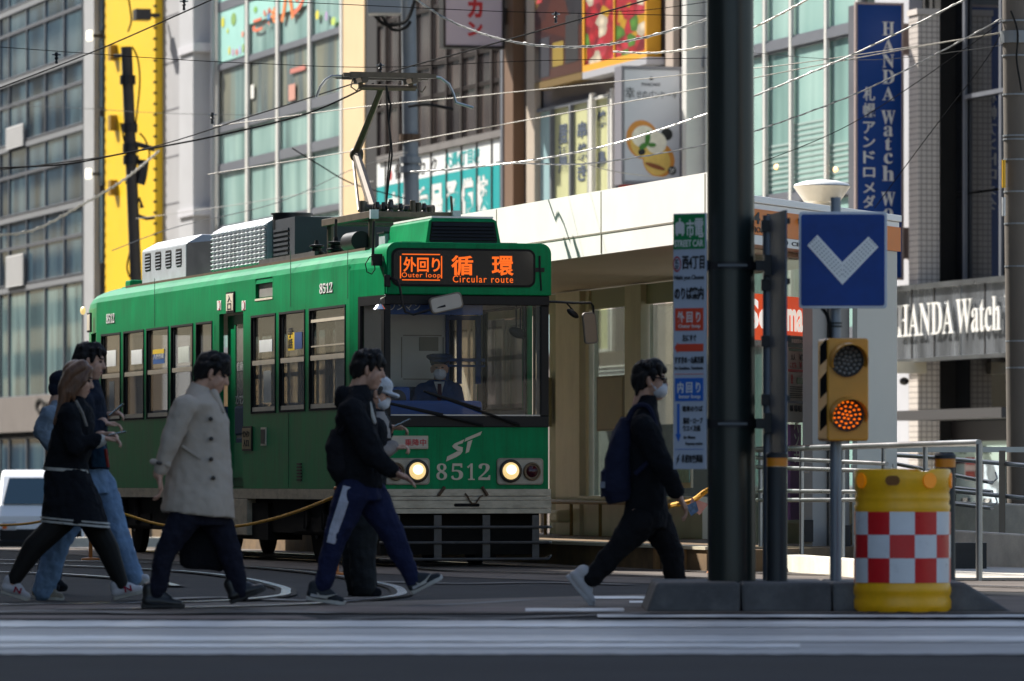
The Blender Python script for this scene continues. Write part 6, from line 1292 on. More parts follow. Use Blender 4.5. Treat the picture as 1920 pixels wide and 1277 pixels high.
# 8 watch shop: blade sign, tiled column, dark glass, steel fascia
B8 = bld('watch_shop_building', 'watch shop building with white tiled column, dark glass and a steel lettered fascia', 1606, 2010, mat('shop_core', '#39383a', 0.6, var=(1,0.1)), 25, 0.9)
fpart(B8, 'pale_strip', 1640, 1704, -0.2, 25, -0.3, 0.0, mat('strip_pale','#b9b9bd',0.5,var=(1,0.04)))
def tilem(name, base, joint, sx):
    m = bpy.data.materials.new(name); m.use_nodes = True; N = m.node_tree.nodes; L_ = m.node_tree.links; p = N['Principled BSDF']
    tc = N.new('ShaderNodeTexCoord'); sx_ = N.new('ShaderNodeSeparateXYZ'); L_.new(tc.outputs['Object'], sx_.inputs[0]); ad = N.new('ShaderNodeMath'); L_.new(sx_.outputs[0], ad.inputs[0]); L_.new(sx_.outputs[1], ad.inputs[1])
    cb = N.new('ShaderNodeCombineXYZ'); L_.new(ad.outputs[0], cb.inputs[0]); L_.new(sx_.outputs[2], cb.inputs[1])
    b = N.new('ShaderNodeTexBrick'); b.offset = 0; b.inputs['Color1'].default_value = lin(base); b.inputs['Color2'].default_value = tuple(x*0.93 for x in lin(base)[:3])+(1,); b.inputs['Mortar'].default_value = lin(joint)
    b.inputs['Scale'].default_value = 1; b.inputs['Brick Width'].default_value = sx; b.inputs['Row Height'].default_value = sx; b.inputs['Mortar Size'].default_value = sx*0.09; b.inputs['Bias'].default_value = 0
    L_.new(cb.outputs[0], b.inputs['Vector']); L_.new(b.outputs['Color'], p.inputs['Base Color']); p.inputs['Roughness'].default_value = 0.45; return m
M_TILE = tilem('white_tiles', '#cfc6bd', '#8a817a', 0.115)
oc = 0.50; ca0, ca1 = st(1721,500,BFC-oc)[1], st(1704,500,BFC-oc)[1]; zc1 = st(1721,27,BFC-oc)[2]
m = MB(); m.box(BFC-oc, BFC-0.03, ca0, ca1, -0.3, zc1); tcx = part('tiled_column', m, M_TILE, B8)
m = MB(); m.box(BFC-oc-0.03, BFC-0.0, ca0-0.03, ca1+0.03, zc1+0.002, zc1+0.12); part('column_cap', m, mat('cap_stone','#c9c0b8',0.6), tcx)
m = MB(); m.box(BFC-0.028, BFC+0.85, ca0-0.05, ca0+0.3, 0, 25); part('shaded_return', m, mat('return_shade_dark', '#171615', 0.6, var=(3,0.2), spec=0.2), B8)  # solid filler in the gap, its shade put into the near-black colour
o8 = -0.36
def dpart(nm, px0, px1, z0, z1, m_, off=0.0, th_=0.06): 
    b = BFC-o8-off; m = MB(); m.box(b-th_, b, st(px1,500,b)[1], st(px0,500,b)[1], z0, z1); return part(nm, m, m_, B8)
dz = lambda px, py: st(px, py, BFC-o8)[2]
for x0, x1 in ((1762,1812),(1813,1880),(1881,1960)):
    for z0, z1 in ((dz(1812,530),dz(1812,366)),(dz(1812,362),dz(1812,188)),(dz(1812,180),dz(1812,0)),(dz(1812,-5),24)): dpart('dark_glass', x0, x1, z0, z1, P_DARK)
for x in (1812, 1880): dpart('glass_bar', x-2, x+2, dz(1812,530), 24, M_FRG, 0.08)
dpart('glass_rail', 1812, 1960, dz(1812,188), dz(1812,180), M_FRG, 0.1)
# steel fascia and its letters
of = 0.62; zfa0, zfa1 = st(1685,674,BFC-of)[2], st(1685,546,BFC-of)[2]
m = MB(); m.box(BFC-of, BFC-of+0.3, st(2000,600,BFC-of)[1], st(1680,600,BFC-of)[1], zfa0, zfa1); fas = part('steel_fascia', m, mat('brushed_steel', '#84888d', 0.25, metal=0.6, var=(0.9,0.5), stretch=(1,1.5,0.3)), B8)
m = MB(); af0, af1 = st(2000,600,BFC-of)[1], st(1680,600,BFC-of)[1]
m.box(BFC-of-0.09,BFC-of+0.02,af0,af1,zfa1-0.001,zfa1+0.10); m.box(BFC-of-0.07,BFC-of+0.02,af0,af1,zfa0-0.08,zfa0); part('fascia_lip', m, M_STEEL, fas)
for px in (1710, 1752, 1801, 1847): m = MB(); a_ = st(px,600,BFC-of)[1]; m.box(BFC-of-0.012,BFC-of,a_-0.03,a_+0.03,zfa0,zfa1); part('fascia_seam', m, M_FRD if px != 1801 else M_STEEL, fas)
zL0 = st(1685,634,BFC-of)[2]; zL1 = st(1685,572,BFC-of)[2]
def letters(s, x0, x1, zb, zt): m = MB(); a_ = st(x0,600,BFC-of-0.06)[1]; text(m, s, (BFC-of-0.06, a_, zb), R_, U_, a_-st(x1,600,BFC-of-0.06)[1], zt-zb, 0.03, 0.0); part('fascia_lettering', m, mat('letter_bright','#e6e4de',0.3), fas)
letters(serif('HANDA'), 1684, 1790, zL0, zL1); letters(serif('Watch'), 1795, 1878, zL0, zL1); letters(serif('W'), 1886, 1912, zL0, zL1)
# lower shop front
dpart('shop_glass', 1765, 1960, dz(1812,772), dz(1812,670), P_DARK); dpart('awning', 1752, 1960, dz(1812,790), dz(1812,772), mat('awning_dark','#2c2a2b',0.6), 0.9, 0.9); dpart('shop_beam', 1758, 1960, dz(1812,828), dz(1812,790), M_FRD, 0.1)
sg8 = dpart('mint_sign', 1764, 1960, dz(1812,838+26), dz(1812,838-10), mat('sign_mint','#a9bdb2',0.4), 0.05); m = MB(); b8 = BFC-o8-0.12; text(m, 'ルビー・プラスEN', (b8, st(1799,500,b8)[1], dz(1812,852)), R_, U_, st(1799,500,b8)[1]-st(1857,500,b8)[1], 0.18, 0.01, 0.02); part('sign_lettering', m, mat('letter_grey','#6d7a74',0.6), sg8)
dpart('shop_window', 1764, 1886, -0.3, dz(1812,866), pane_mat('pane_shop', ['#6f7d80','#9fb0b2','#b9c6c6'], 0.1, 0.4), 0.0)
for x0,x1,y0,y1,c in ((1806,1842,822,838,'#1c1d20'),(1788,1812,850,870,'#33242b'),(1810,1830,852,900,'#b8a9a6'),(1836,1846,852,900,'#3a2a2c'),(1846,1876,850,950,'#c3d3dc'),(1803,1816,934,945,'#24262a'),(1844,1858,934,945,'#24262a'),(1812,1828,858,872,'#9c4a4a'),(1812,1828,884,898,'#8a3a34')): dpart('shop_poster', x0, x1, dz(1812,y1), dz(1812,y0), mat('poster_'+c.strip('#'), c, 0.5, var=(5,0.2)), 0.09 if x1-x0 > 16 or y1-y0 > 20 else 0.11, 0.015)
m = MB(); b8 = BFC-o8-0.13
for s, x, y in (('3F',1832,836),('5F',1806,943),('6F',1848,943)): text(m, s, (b8, st(x,500,b8)[1], dz(1812,y)), R_, U_, st(x,500,b8)[1]-st(x+8,500,b8)[1], 0.10, 0.008, 0.02)
part('poster_numbers', m, M_TXTW, B8)
q = st(1712,690,BFC-0.5); m = MB(); m.box(q[0]-0.55,q[0]+0.1,ca0-0.25,ca0-0.02,q[2]-0.12,q[2]+0.12); cam_b = part('wall_box', m, M_BEIGE, B8); m = MB(); m.ell((q[0]-0.35,ca0-0.15,q[2]-0.28),(0.10,0.10,0.08)); part('camera_dome', m, M_FRD, cam_b, smooth=True)
# watch shop blade sign
a_s = st(1692,300,BFC-0.30)[1]; HB = lambda px, py: sf(px, py, a_s)
q0 = HB(1607,520); q1 = HB(1690,10)
HS = thing('projecting_sign', 'tall blue vertical HANDA Watch sign with white serif letters', 'sign', (q1[0], a_s, q0[2]))
m = MB(); m.box(q0[0], q1[0], a_s+0.03, a_s+0.55, q0[2], q1[2]); part('sign_box', m, mat('sign_flank', '#55565c', 0.5, var=(1,0.05)), HS)
m = MB(); m.box(q0[0], q1[0], a_s, a_s+0.028, q0[2], q1[2]); part('blue_face', m, mat('handa_blue', (0.006,0.050,0.235), 0.4, var=(0.7,0.08), spec=0.3), HS)
m = MB(); w_ = 0.045
for r in ((q0[0]-w_,q0[0],q0[2]-w_,q1[2]+w_),(q1[0],q1[0]+w_,q0[2]-w_,q1[2]+w_),(q0[0],q1[0],q1[2],q1[2]+w_),(q0[0],q1[0],q0[2]-w_,q0[2])): m.box(r[0],r[1],a_s-0.03,a_s+0.06,r[2],r[3])
part('sign_frame', m, mat('sign_frame_rose','#a89690',0.45), HS)
m = MB()
def hl(s, x0, x1, y0, y1, off=0.0): text(m, s, (HB(x0,y1)[0], a_s-0.003, HB(x0,y1)[2]), FR, UPV, HB(x1,0)[0]-HB(x0,0)[0], HB(x0,y0)[2]-HB(x0,y1)[2], 0.03, off)
for ch, y0, y1 in (('H',41,66),('A',73,97),('N',102,127),('D',131,157),('A',163,188),('W',207,233),('a',236,256),('t',258,282),('c',287,307),('h',311,339),('W',360,386),('o',391,410),('r',414,432),('l',436,462),('d',466,492)):
    w = {'W':26,'t':12,'l':9,'r':15,'a':17,'c':16,'o':17}.get(ch, 22); hl(serif(ch), 1665-w/2, 1665+w/2, y0, y1)
for ch, y0, y1 in (('札',163,189),('幌',193,220),('ア',228,250),('ン',256,276),('ド',283,306),('ロ',314,332),('メ',342,362),('ダ',366,390)): hl(ch, 1618, 1640, y0, y1, 0.012)
part('sign_lettering', m, M_TXTW, HS)
for y in (72, 455):
    m = MB(); q = HB(1690,y); m.box(q1[0]+w_, BFC+0.05, a_s+0.1, a_s+0.5, q[2]-0.32, q[2]+0.32); part('sign_bracket', m, mat('bracket_rose','#a08a82',0.5), HS)
# ------------------------------------------------------------------ utility poles
def upole(lb, px0, y0, px1, y1, Y, w, mname, zbase=-3):
    p1 = Vector(at(px0, y0, Y)); p0 = Vector(at(px1, y1, Y)); d = (p0-p1); p0 = p0+d*((zbase-p0.z)/d.z) if d.z else p0
    t = thing('utility_pole', lb, 'pole', tuple(p0), 'w', 'concrete utility poles'); s_ = F/Y
    m = MB(); m.cyl(p0, p1, w/2/s_*1.08, w/2/s_*0.95, n=20); part('shaft', m, mname, t, smooth=True); return t, s_, p0, p1
M_POLE = mat('pole_concrete', '#5a534b', 0.75, var=(2,0.15), stretch=(1,1,0.3), bump=(20,0.2,0.01)); M_POLED = mat('pole_dark', '#3b3836', 0.7, var=(2,0.15)); M_POLEG = mat('pole_galv', '#7b8084', 0.5, metal=0.3, var=(2,0.1))
up, s_, p0, p1 = upole('dark utility pole with crooked brackets in front of the yellow building', 237, 88, 253, 480, 150, 22, M_POLED)
def onp(px, py, Y=150): return Vector(at(px, py, Y))
for pts, r in ((((213,106),(230,104),(246,106)),0.05),(((238,265),(262,272),(290,280)),0.07),(((262,345),(266,330),(270,300)),0.14),(((240,398),(275,410),(290,408)),0.05),(((252,390),(262,372),(266,390)),0.06)):
    m = MB(); m.tube([onp(*p) for p in pts], r, 7); part('bracket', m, M_DKM, up)
for pts in (((248,88),(258,110),(262,150),(258,200),(252,250)),((226,230),(232,260),(240,300),(236,345)),((262,250),(272,262),(280,285),(278,300)),((240,60),(246,40),(244,15),(240,-10)),((244,470),(238,500),(243,520))):
    m = MB(); m.tube(smooth_path([onp(*p) for p in pts], 6), 0.025, 5); part('loose_cable', m, M_RUB, up)
for py in (150, 240, 278, 300): c = onp(237+16*(py-88)/392, py); m = MB().lathe((c.x,c.y,0), [(0.19,c.z-0.12),(0.21,c.z-0.12),(0.21,c.z+0.12),(0.19,c.z+0.12)], 14); part('band', m, M_DKM, up)
up, s_, p0, p1 = upole('grey utility pole with a transformer box, between the cream edge and the school sign', 765, -40, 772, 420, 105, 30, M_POLEG)
c = at(722, 12, 104); m = MB(); m.box(c[0]-0.32,c[0]+0.3,c[1]-0.3,c[1]+0.3,c[2]-0.15,c[2]+0.9); tb = part('transformer_box', m, mat('box_grey','#8d9092',0.5,var=(2,0.05)), up, bev=0.02)
for pts, r in ((((700,26),(720,45),(745,46),(765,35),(778,0)),0.035),(((715,28),(735,55),(760,52),(770,40)),0.03),(((765,200),(800,196),(850,205)),0.03)):
    m = MB(); m.tube(smooth_path([at(x,y,104.4) for x,y in pts], 6), r, 6); part('loose_cable', m, M_RUB, up, smooth=True)
for py in (258, 300, 318): c = at(769,py,105); m = MB().lathe((c[0],c[1],0), [(0.15,c[2]-0.06),(0.20,c[2]-0.06),(0.20,c[2]+0.06),(0.15,c[2]+0.06)], 14); part('band', m, M_POLEG if py != 258 else MATS['rusty_iron'], up)
up, s_, p0, p1 = upole('brown concrete utility pole at the right edge with a yellow guard strip', 1902, -60, 1914, 900, 66, 49, M_POLE, 0)
for py in (40, 62, 75, 105, 178, 255, 262, 300, 360, 420, 500, 640, 690):
    c = at(1902+12*(py+60)/960, py, 66); m = MB().lathe((c[0],c[1],0), [(0.150,c[2]-0.008),(0.160,c[2]-0.008),(0.160,c[2]+0.012),(0.150,c[2]+0.012)], 18); part('wire_band', m, M_POLEG, up)
c = at(1903,70,66); m = MB().lathe((c[0],c[1],0), [(0.15,c[2]-0.07),(0.175,c[2]-0.07),(0.175,c[2]+0.07),(0.15,c[2]+0.07)], 18); part('band', m, M_POLEG, up)
for y0, y1, col, nm in ((300,352,'#d9a516','yellow_guard'),(370,405,'#c9c9c6','white_guard')): c0, c1 = at(1882,y1,65.8), at(1882,y0,65.8); m = MB(); m.cyl(c0, c1, 0.022, n=8); part(nm, m, mat('guard_'+col.strip('#'), col, 0.5), up)
m = MB(); m.tube(smooth_path([at(x,y,65.8) for x,y in ((1895,20),(1908,60),(1906,110),(1912,150),(1915,170))], 6), 0.012, 5); part('loose_cable', m, M_RUB, up)
# ------------------------------------------------------------------ overhead wires
M_WIRE = mat('wire_black', (0.010,0.010,0.011), 0.9, spec=0.05); M_WIREG = mat('wire_grey', '#6f6d68', 0.45, metal=0.4); M_WIREL = mat('wire_pale', '#a79f90', 0.5, var=(30,0.3)); M_TW = mat('cable_twisted', '#8b8a86', 0.4, metal=0.3, var=(20,0.5))
def wire(lb, pts, w, m_, twist=False, group='overhead wires and cables', nm='overhead_wire'):
    P = smooth_path([at(x, y, Y) for x, y, Y in pts], 8); Ym = sum(p[2] for p in pts)/len(pts)
    m = MB(); r = w/2*Ym/F*(0.68 if twist else 0.78); m.tube(P, r, 6)
    if twist:
        D = []; tot = 0
        for i in range(len(P)-1):
            L_ = (P[i+1]-P[i]).length; n = max(2, int(L_/0.035))
            for k in range(n): D.append((P[i].lerp(P[i+1], k/n), tot+L_*k/n)); 
            tot += L_
        q = []
        for p, s in D:
            an = s/(0.24*Ym/60)*2*pi; q.append(p+Vector((0.25*cos(an), cos(an), sin(an)))*r*1.25)
        m.tube(q, r*0.55, 5)
    return solo(nm, lb, 'wire', m, m_, loc=tuple(P[0]), frame='w', group=group, smooth=True)
zc_ = zt_p = ppx(715,138,3.2)[2]+0.02
cw = [(x, y, (zc_-CZ)*F/(HY-y)) for x, y in ((-30,322),(245,285),(480,215),(726,137),(900,89),(1209,1),(1290,-25))]
wire('black contact wire touching the top of the pantograph', cw, 3.2, M_WIRE)
wire('thick black wire crossing the top left corner above the yellow building', [(-30,176,70),(180,95,66),(400,-2,62)], 3.4, M_WIRE)
wire('thin span wire ending at the hanger above the pantograph', [(-30,86,58),(290,109,57.5),(480,119,57.5),(712,126,57.3),(1000,114,57.3),(1330,109,57.3)], 1.7, M_WIRE)
wire('thin span wire along the very top of the picture', [(380,-4,57),(640,8,57),(900,20,57),(1042,24,57),(1330,30,57)], 1.8, M_WIRE)
wire('heavy dark feeder cable running below the contact wire at left', [(-30,316,72),(120,308,71),(235,287,70),(400,256,68),(575,213,67),(700,157,66)], 4.2, M_WIRE, False)
wire('thick pale frayed cable drooping at left under the yellow building', [(-30,442,120),(60,432,121),(150,386,123),(235,335,126),(298,283,130)], 6.0, M_WIREL, True)
wire('thick spiral wrapped cable sagging across the food posters', [(770,-8,62),(850,42,62),(960,78,61),(1085,88,60.5),(1200,72,60),(1324,36,59.5),(1420,-6,59)], 5.6, M_TW, True)
wire('spiral wrapped cable with a bare fork, below the pepper poster', [(1150,97,61),(1230,99,60.5),(1324,86,60),(1409,54,60),(1520,-4,59.5)], 5.2, M_WIREL, True)
wire('long spiral wrapped cable climbing past the blue sign to top right', [(770,322,63.5),(840,318,63),(900,312,63),(1000,300,62.5),(1150,270,62),(1324,214,61),(1409,182,61),(1606,99,60.5),(1815,-4,60)], 4.6, M_TW, True)
wire('thin spiral wrapped cable reaching the right utility pole below the longer one', [(930,304,66),(1080,308,66),(1200,294,66),(1324,271,66),(1409,248,66),(1609,174,66),(1767,95,66),(1880,34,66)], 3.6, M_TW, True)
wire('pale straight wire passing over the shelter, upper of two', [(400,237,75),(676,201,72),(900,179,70),(1324,136,68),(1500,118,67),(1880,62,66)], 2.2, M_WIREL)
wire('pale straight wire passing over the shelter, lower of two', [(390,327,75),(676,281,72),(900,241,70),(1324,164,67.5),(1409,147,67),(1600,110,66.5),(1880,60,66)], 2.4, M_WIREL)
wire('slanting black stay wire crossing the lower part of the tiled column', [(1640,390,66),(1740,255,66),(1850,110,66),(1885,40,66)], 2.2, M_WIRE)
wire('dark wire in front of the mint glass climbing to the right pole', [(1290,352,67),(1409,311,67),(1600,230,66.5),(1813,89,66),(1890,30,66)], 2.0, M_WIRE)
wire('thin dark wire crossing the blue vertical sign nearly level', [(1330,86,66),(1409,99,66),(1640,112,66),(1885,84,66)], 1.4, M_WIREG)
wire('short black service line over the mint windows left of the pantograph', [(548,278,90),(600,310,91),(663,345,92),(760,372,100)], 3.0, M_WIRE)
wire('thin wire dipping across the mint windows above the tram roof', [(210,470,88),(330,426,90),(520,380,95),(660,318,100),(765,285,104)], 1.8, M_WIREG)
wire('second thin wire crossing the pale grey building', [(255,410,145),(330,400,135),(480,378,120),(700,340,106)], 1.6, M_WIREG)
wire('level thin wire in front of the glass office, upper', [(-30,196,110),(130,202,112),(300,212,115),(480,216,118)], 1.3, M_WIREG)
wire('wavy thin line under the pancake sign', [(1084,298,90),(1120,314,92),(1180,326,95),(1260,334,100)], 2.2, M_WIREL)
wire('thin dark line rising behind the posters at the top', [(1140,22,70),(1220,18,70),(1330,3,70)], 1.8, M_WIRE)
def insul(px, py, Y, lb, h=22):
    s_ = F/Y; c = at(px,py,Y); t = thing('wire_hanger', lb, 'hanger', c, 'w', 'hangers on the overhead wires')
    m = MB().lathe((c[0],c[1],0), [(0,c[2]+h*0.5/s_),(2.4/s_,c[2]+h*0.5/s_),(4/s_,c[2]+h*0.25/s_),(2/s_,c[2]+h*0.15/s_),(4/s_,c[2]),(2/s_,c[2]-h*0.15/s_),(3/s_,c[2]-h*0.45/s_),(0,c[2]-h*0.5/s_)], 10); part('insulator', m, M_DKM, t, smooth=True)
    m = MB(); m.cyl((c[0]-8/s_,c[1],c[2]+h*0.3/s_),(c[0]+8/s_,c[1],c[2]+h*0.3/s_),1.4/s_,n=6); part('clip', m, M_POLEG, t)
insul(713,129,57.25,'small wire hanger directly above the pantograph head'); insul(1042,33,56.9,'small wire hanger beside the brown pillar near the food posters'); insul(345,9,62,'small wire hanger on the thick wire at top left'); insul(106,109,57.8,'small wire hanger in front of the glass office'); insul(398,222,66,'small wire hanger in front of the pale grey building')
# ------------------------------------------------------------------ white van far down the street
YV = 105.0; sV = F/YV
VN = thing('white_van', 'white delivery van facing us far behind at the left edge', 'van', gp(45,1035,-0.48)[:2]+(-0.48,) if False else ((30-CX)/F*YV, YV, CZ-132/sV), 'w')
vx = lambda px: (px-CX)/F*YV; vz = lambda py: CZ+(HY-py)/F*YV
M_VAN = mat('van_white', '#f0f1f2', 0.25, coat=0.5)
prof_ = [(YV+0.15,vz(1028)),(YV,vz(1020)),(YV,vz(968)),(YV+0.12,vz(948)),(YV+0.75,vz(893)),(YV+1.0,vz(881)),(YV+3.6,vz(880)),(YV+4.2,vz(886)),(YV+4.3,vz(1025))]
x0, x1 = vx(-6), vx(158); m = MB().prism([(x0,y,z) for y,z in prof_], (x1-x0,0,0)); part('body', m, M_VAN, VN, bev=0.06)
m = MB(); m.hexa([(x0+0.10,YV+0.10,vz(945)),(x1-0.10,YV+0.10,vz(945)),(x1-0.10,YV+0.5,vz(945)),(x0+0.10,YV+0.5,vz(945)),(x0+0.17,YV+0.68,vz(896)),(x1-0.2,YV+0.68,vz(896)),(x1-0.2,YV+0.9,vz(896)),(x0+0.2,YV+0.9,vz(896))]); part('windscreen', m, mat('van_glass', (0.012,0.035,0.06), 0.1, spec=0.3), VN)
m = MB(); m.box(x0+0.05,x1-0.05,YV-0.02,YV+0.1,vz(1018),vz(992)); part('grille', m, M_BLACK, VN, bev=0.02)
m = MB(); m.box(x0-0.02,x1+0.02,YV-0.06,YV+0.2,vz(1031),vz(1004) if False else vz(1012)); part('bumper', m, M_BLACK, VN, bev=0.03)
for xa, xb in ((4,32),(122,150)):
    m = MB(); m.box(vx(xa),vx(xb),YV-0.025,YV+0.1,vz(996),vz(978)); h = part('headlight', m, mat('lens_clear', '#b9bcbf', 0.1, spec=0.9), VN, bev=0.03)
    m = MB(); m.box(vx(xa+1),vx(xa+9),YV-0.03,YV,vz(992),vz(982)); part('turn_lamp', m, mat('turn_orange','#e06a1c',0.3), h)
for sx in (x0+0.15, x1-0.32):
    for yy in (YV+0.75, YV+3.4): m = MB().lathe((sx+0.08,yy,vz(1035)+0.27), [(0,-0.09),(0.25,-0.09),(0.27,-0.06),(0.27,0.06),(0.25,0.09),(0,0.09)], 22, 'x'); part('wheel', m, M_RUB, VN, smooth=True)
m = MB(); m.cyl((vx(-14),YV+0.5,vz(945)),(vx(-14),YV+0.5,vz(922)),0.07,n=10); part('mirror', m, M_BLACK, VN)
# a low pale wall / kerb beyond the tracks, sunlit, seen under the tram
m = MB(); Yk = 92
m.box((100-CX)/F*Yk,(560-CX)/F*Yk, Yk, Yk+0.5, -0.9, CZ-105/F*Yk)
solo('kerb_wall', 'low sunlit pale wall seen under the streetcar far down the tracks', 'wall', m, M_CONC, frame='w')
# ------------------------------------------------------------------ unseen blocks outside the frame: one shades the crossing, the rest are added for reflections
M_OB = mat('block_stone', '#8f877b', 0.7, var=(0.6,0.06)); M_OBG = mat('block_glass', (0.03,0.04,0.05), 0.1, spec=0.8)
def block(lb, b0, b1, a0, a1, h, face):
    t = thing('office_block', lb, 'building', ((b0+b1)/2, (a0+a1)/2, 0)); m = MB(); m.box(b0,b1,a0,a1,-2,h); part('wall', m, M_OB, t)
    x = b1 if face > 0 else b0; k = 3.6
    while k < h-3:
        m = MB(); m.box(x-0.02 if face > 0 else x-0.08, x+0.08 if face > 0 else x+0.02, a0+1, a1-1, k, k+1.7); part('window_band', m, M_OBG, t); k += 3.6
    m = MB(); m.box(b0-0.2,b1+0.2,a0-0.2,a1+0.2,h+0.002,h+0.6); part('parapet', m, M_OB, t)
block('stone office block across the street, shading the crossing', -34, -17, -30, 44, SHADE_H, 1)
block('stone office block behind the camera on the watch shop side', 26, 42, -95.5, -64, 24, -1)  # added out of view to reflect pale in the windscreen's right half
M_OB = mat('block_dark', '#2c2e33', 0.6, var=(0.6,0.1))
block('dark office block behind the camera, beside the stone one', 26, 42, -160, -96.5, 24, -1)  # added out of view so the windscreen's left half reflects dark
M_OB = mat('block_grey', '#5d5c5c', 0.7, var=(0.5,0.1))
block('lower stone office block farther along across the street', -34, -17, 46, 99, 26, 1)  # added out of view to darken what the tram side reflects
block('tall office block far along across the street', -36, -17, 100, 460, 44, 1)  # added out of view, sized to darken reflections in the office glass
# ------------------------------------------------------------------ people
M_SKIN = mat('skin', (0.52,0.30,0.21), 0.55, var=(9,0.06)); M_HAIRB = mat('hair_black', (0.008,0.007,0.007), 0.6, var=(30,0.4), stretch=(1,1,0.25), bump=(60,0.6,0.012), spec=0.25); M_HAIRN = mat('hair_brown', (0.13,0.060,0.030), 0.45, var=(40,0.3), stretch=(1.5,1.5,0.15), bump=(70,0.6,0.01))
M_EYE = mat('eye_dark', (0.01,0.01,0.01), 0.2); M_MASK = mat('mask_white', '#c9ccd2', 0.7)
def cloth(name, col, rough=0.9, bump=(11,0.8,0.04), var=(4,0.18)): return mat(name, col, rough, var=var, bump=bump, spec=0.12)
_folds = bpy.data.textures.new('fine_folds', 'CLOUDS'); _folds.noise_scale = 0.055; _folds.noise_depth = 1
_clouds = bpy.data.textures.new('cloth_folds', 'CLOUDS'); _clouds.noise_scale = 0.16; _clouds.noise_depth = 2
def skinned(name, mb, m_, parent, voxel=0.009, sm=6, disp=0.0, label=None):
    o = bpy.data.objects.new(name, mesh_of(mb, name, ORG[parent.name])); COL.objects.link(o)
    r = o.modifiers.new('r', 'REMESH'); r.mode = 'VOXEL'; r.voxel_size = voxel; r.use_smooth_shade = True
    if disp:
        d = o.modifiers.new('d', 'DISPLACE'); d.texture = _clouds; d.strength = disp*1.7; d.mid_level = 0.5; d.texture_coords = 'LOCAL'
        d = o.modifiers.new('e', 'DISPLACE'); d.texture = _folds; d.strength = disp*0.9; d.mid_level = 0.5; d.texture_coords = 'LOCAL'
    s = o.modifiers.new('s', 'SMOOTH'); s.iterations = max(1, sm-1); s.factor = 0.5
    dg = bpy.context.evaluated_depsgraph_get(); me = bpy.data.meshes.new_from_object(o.evaluated_get(dg)); o.modifiers.clear(); old = o.data; o.data = me; me.name = name; bpy.data.meshes.remove(old)
    for p in me.polygons: p.use_smooth = True
    me.materials.clear(); me.materials.append(m_); o.parent = parent; ORG[o.name] = ORG[parent.name]
    if label: o['label'] = label
    return o
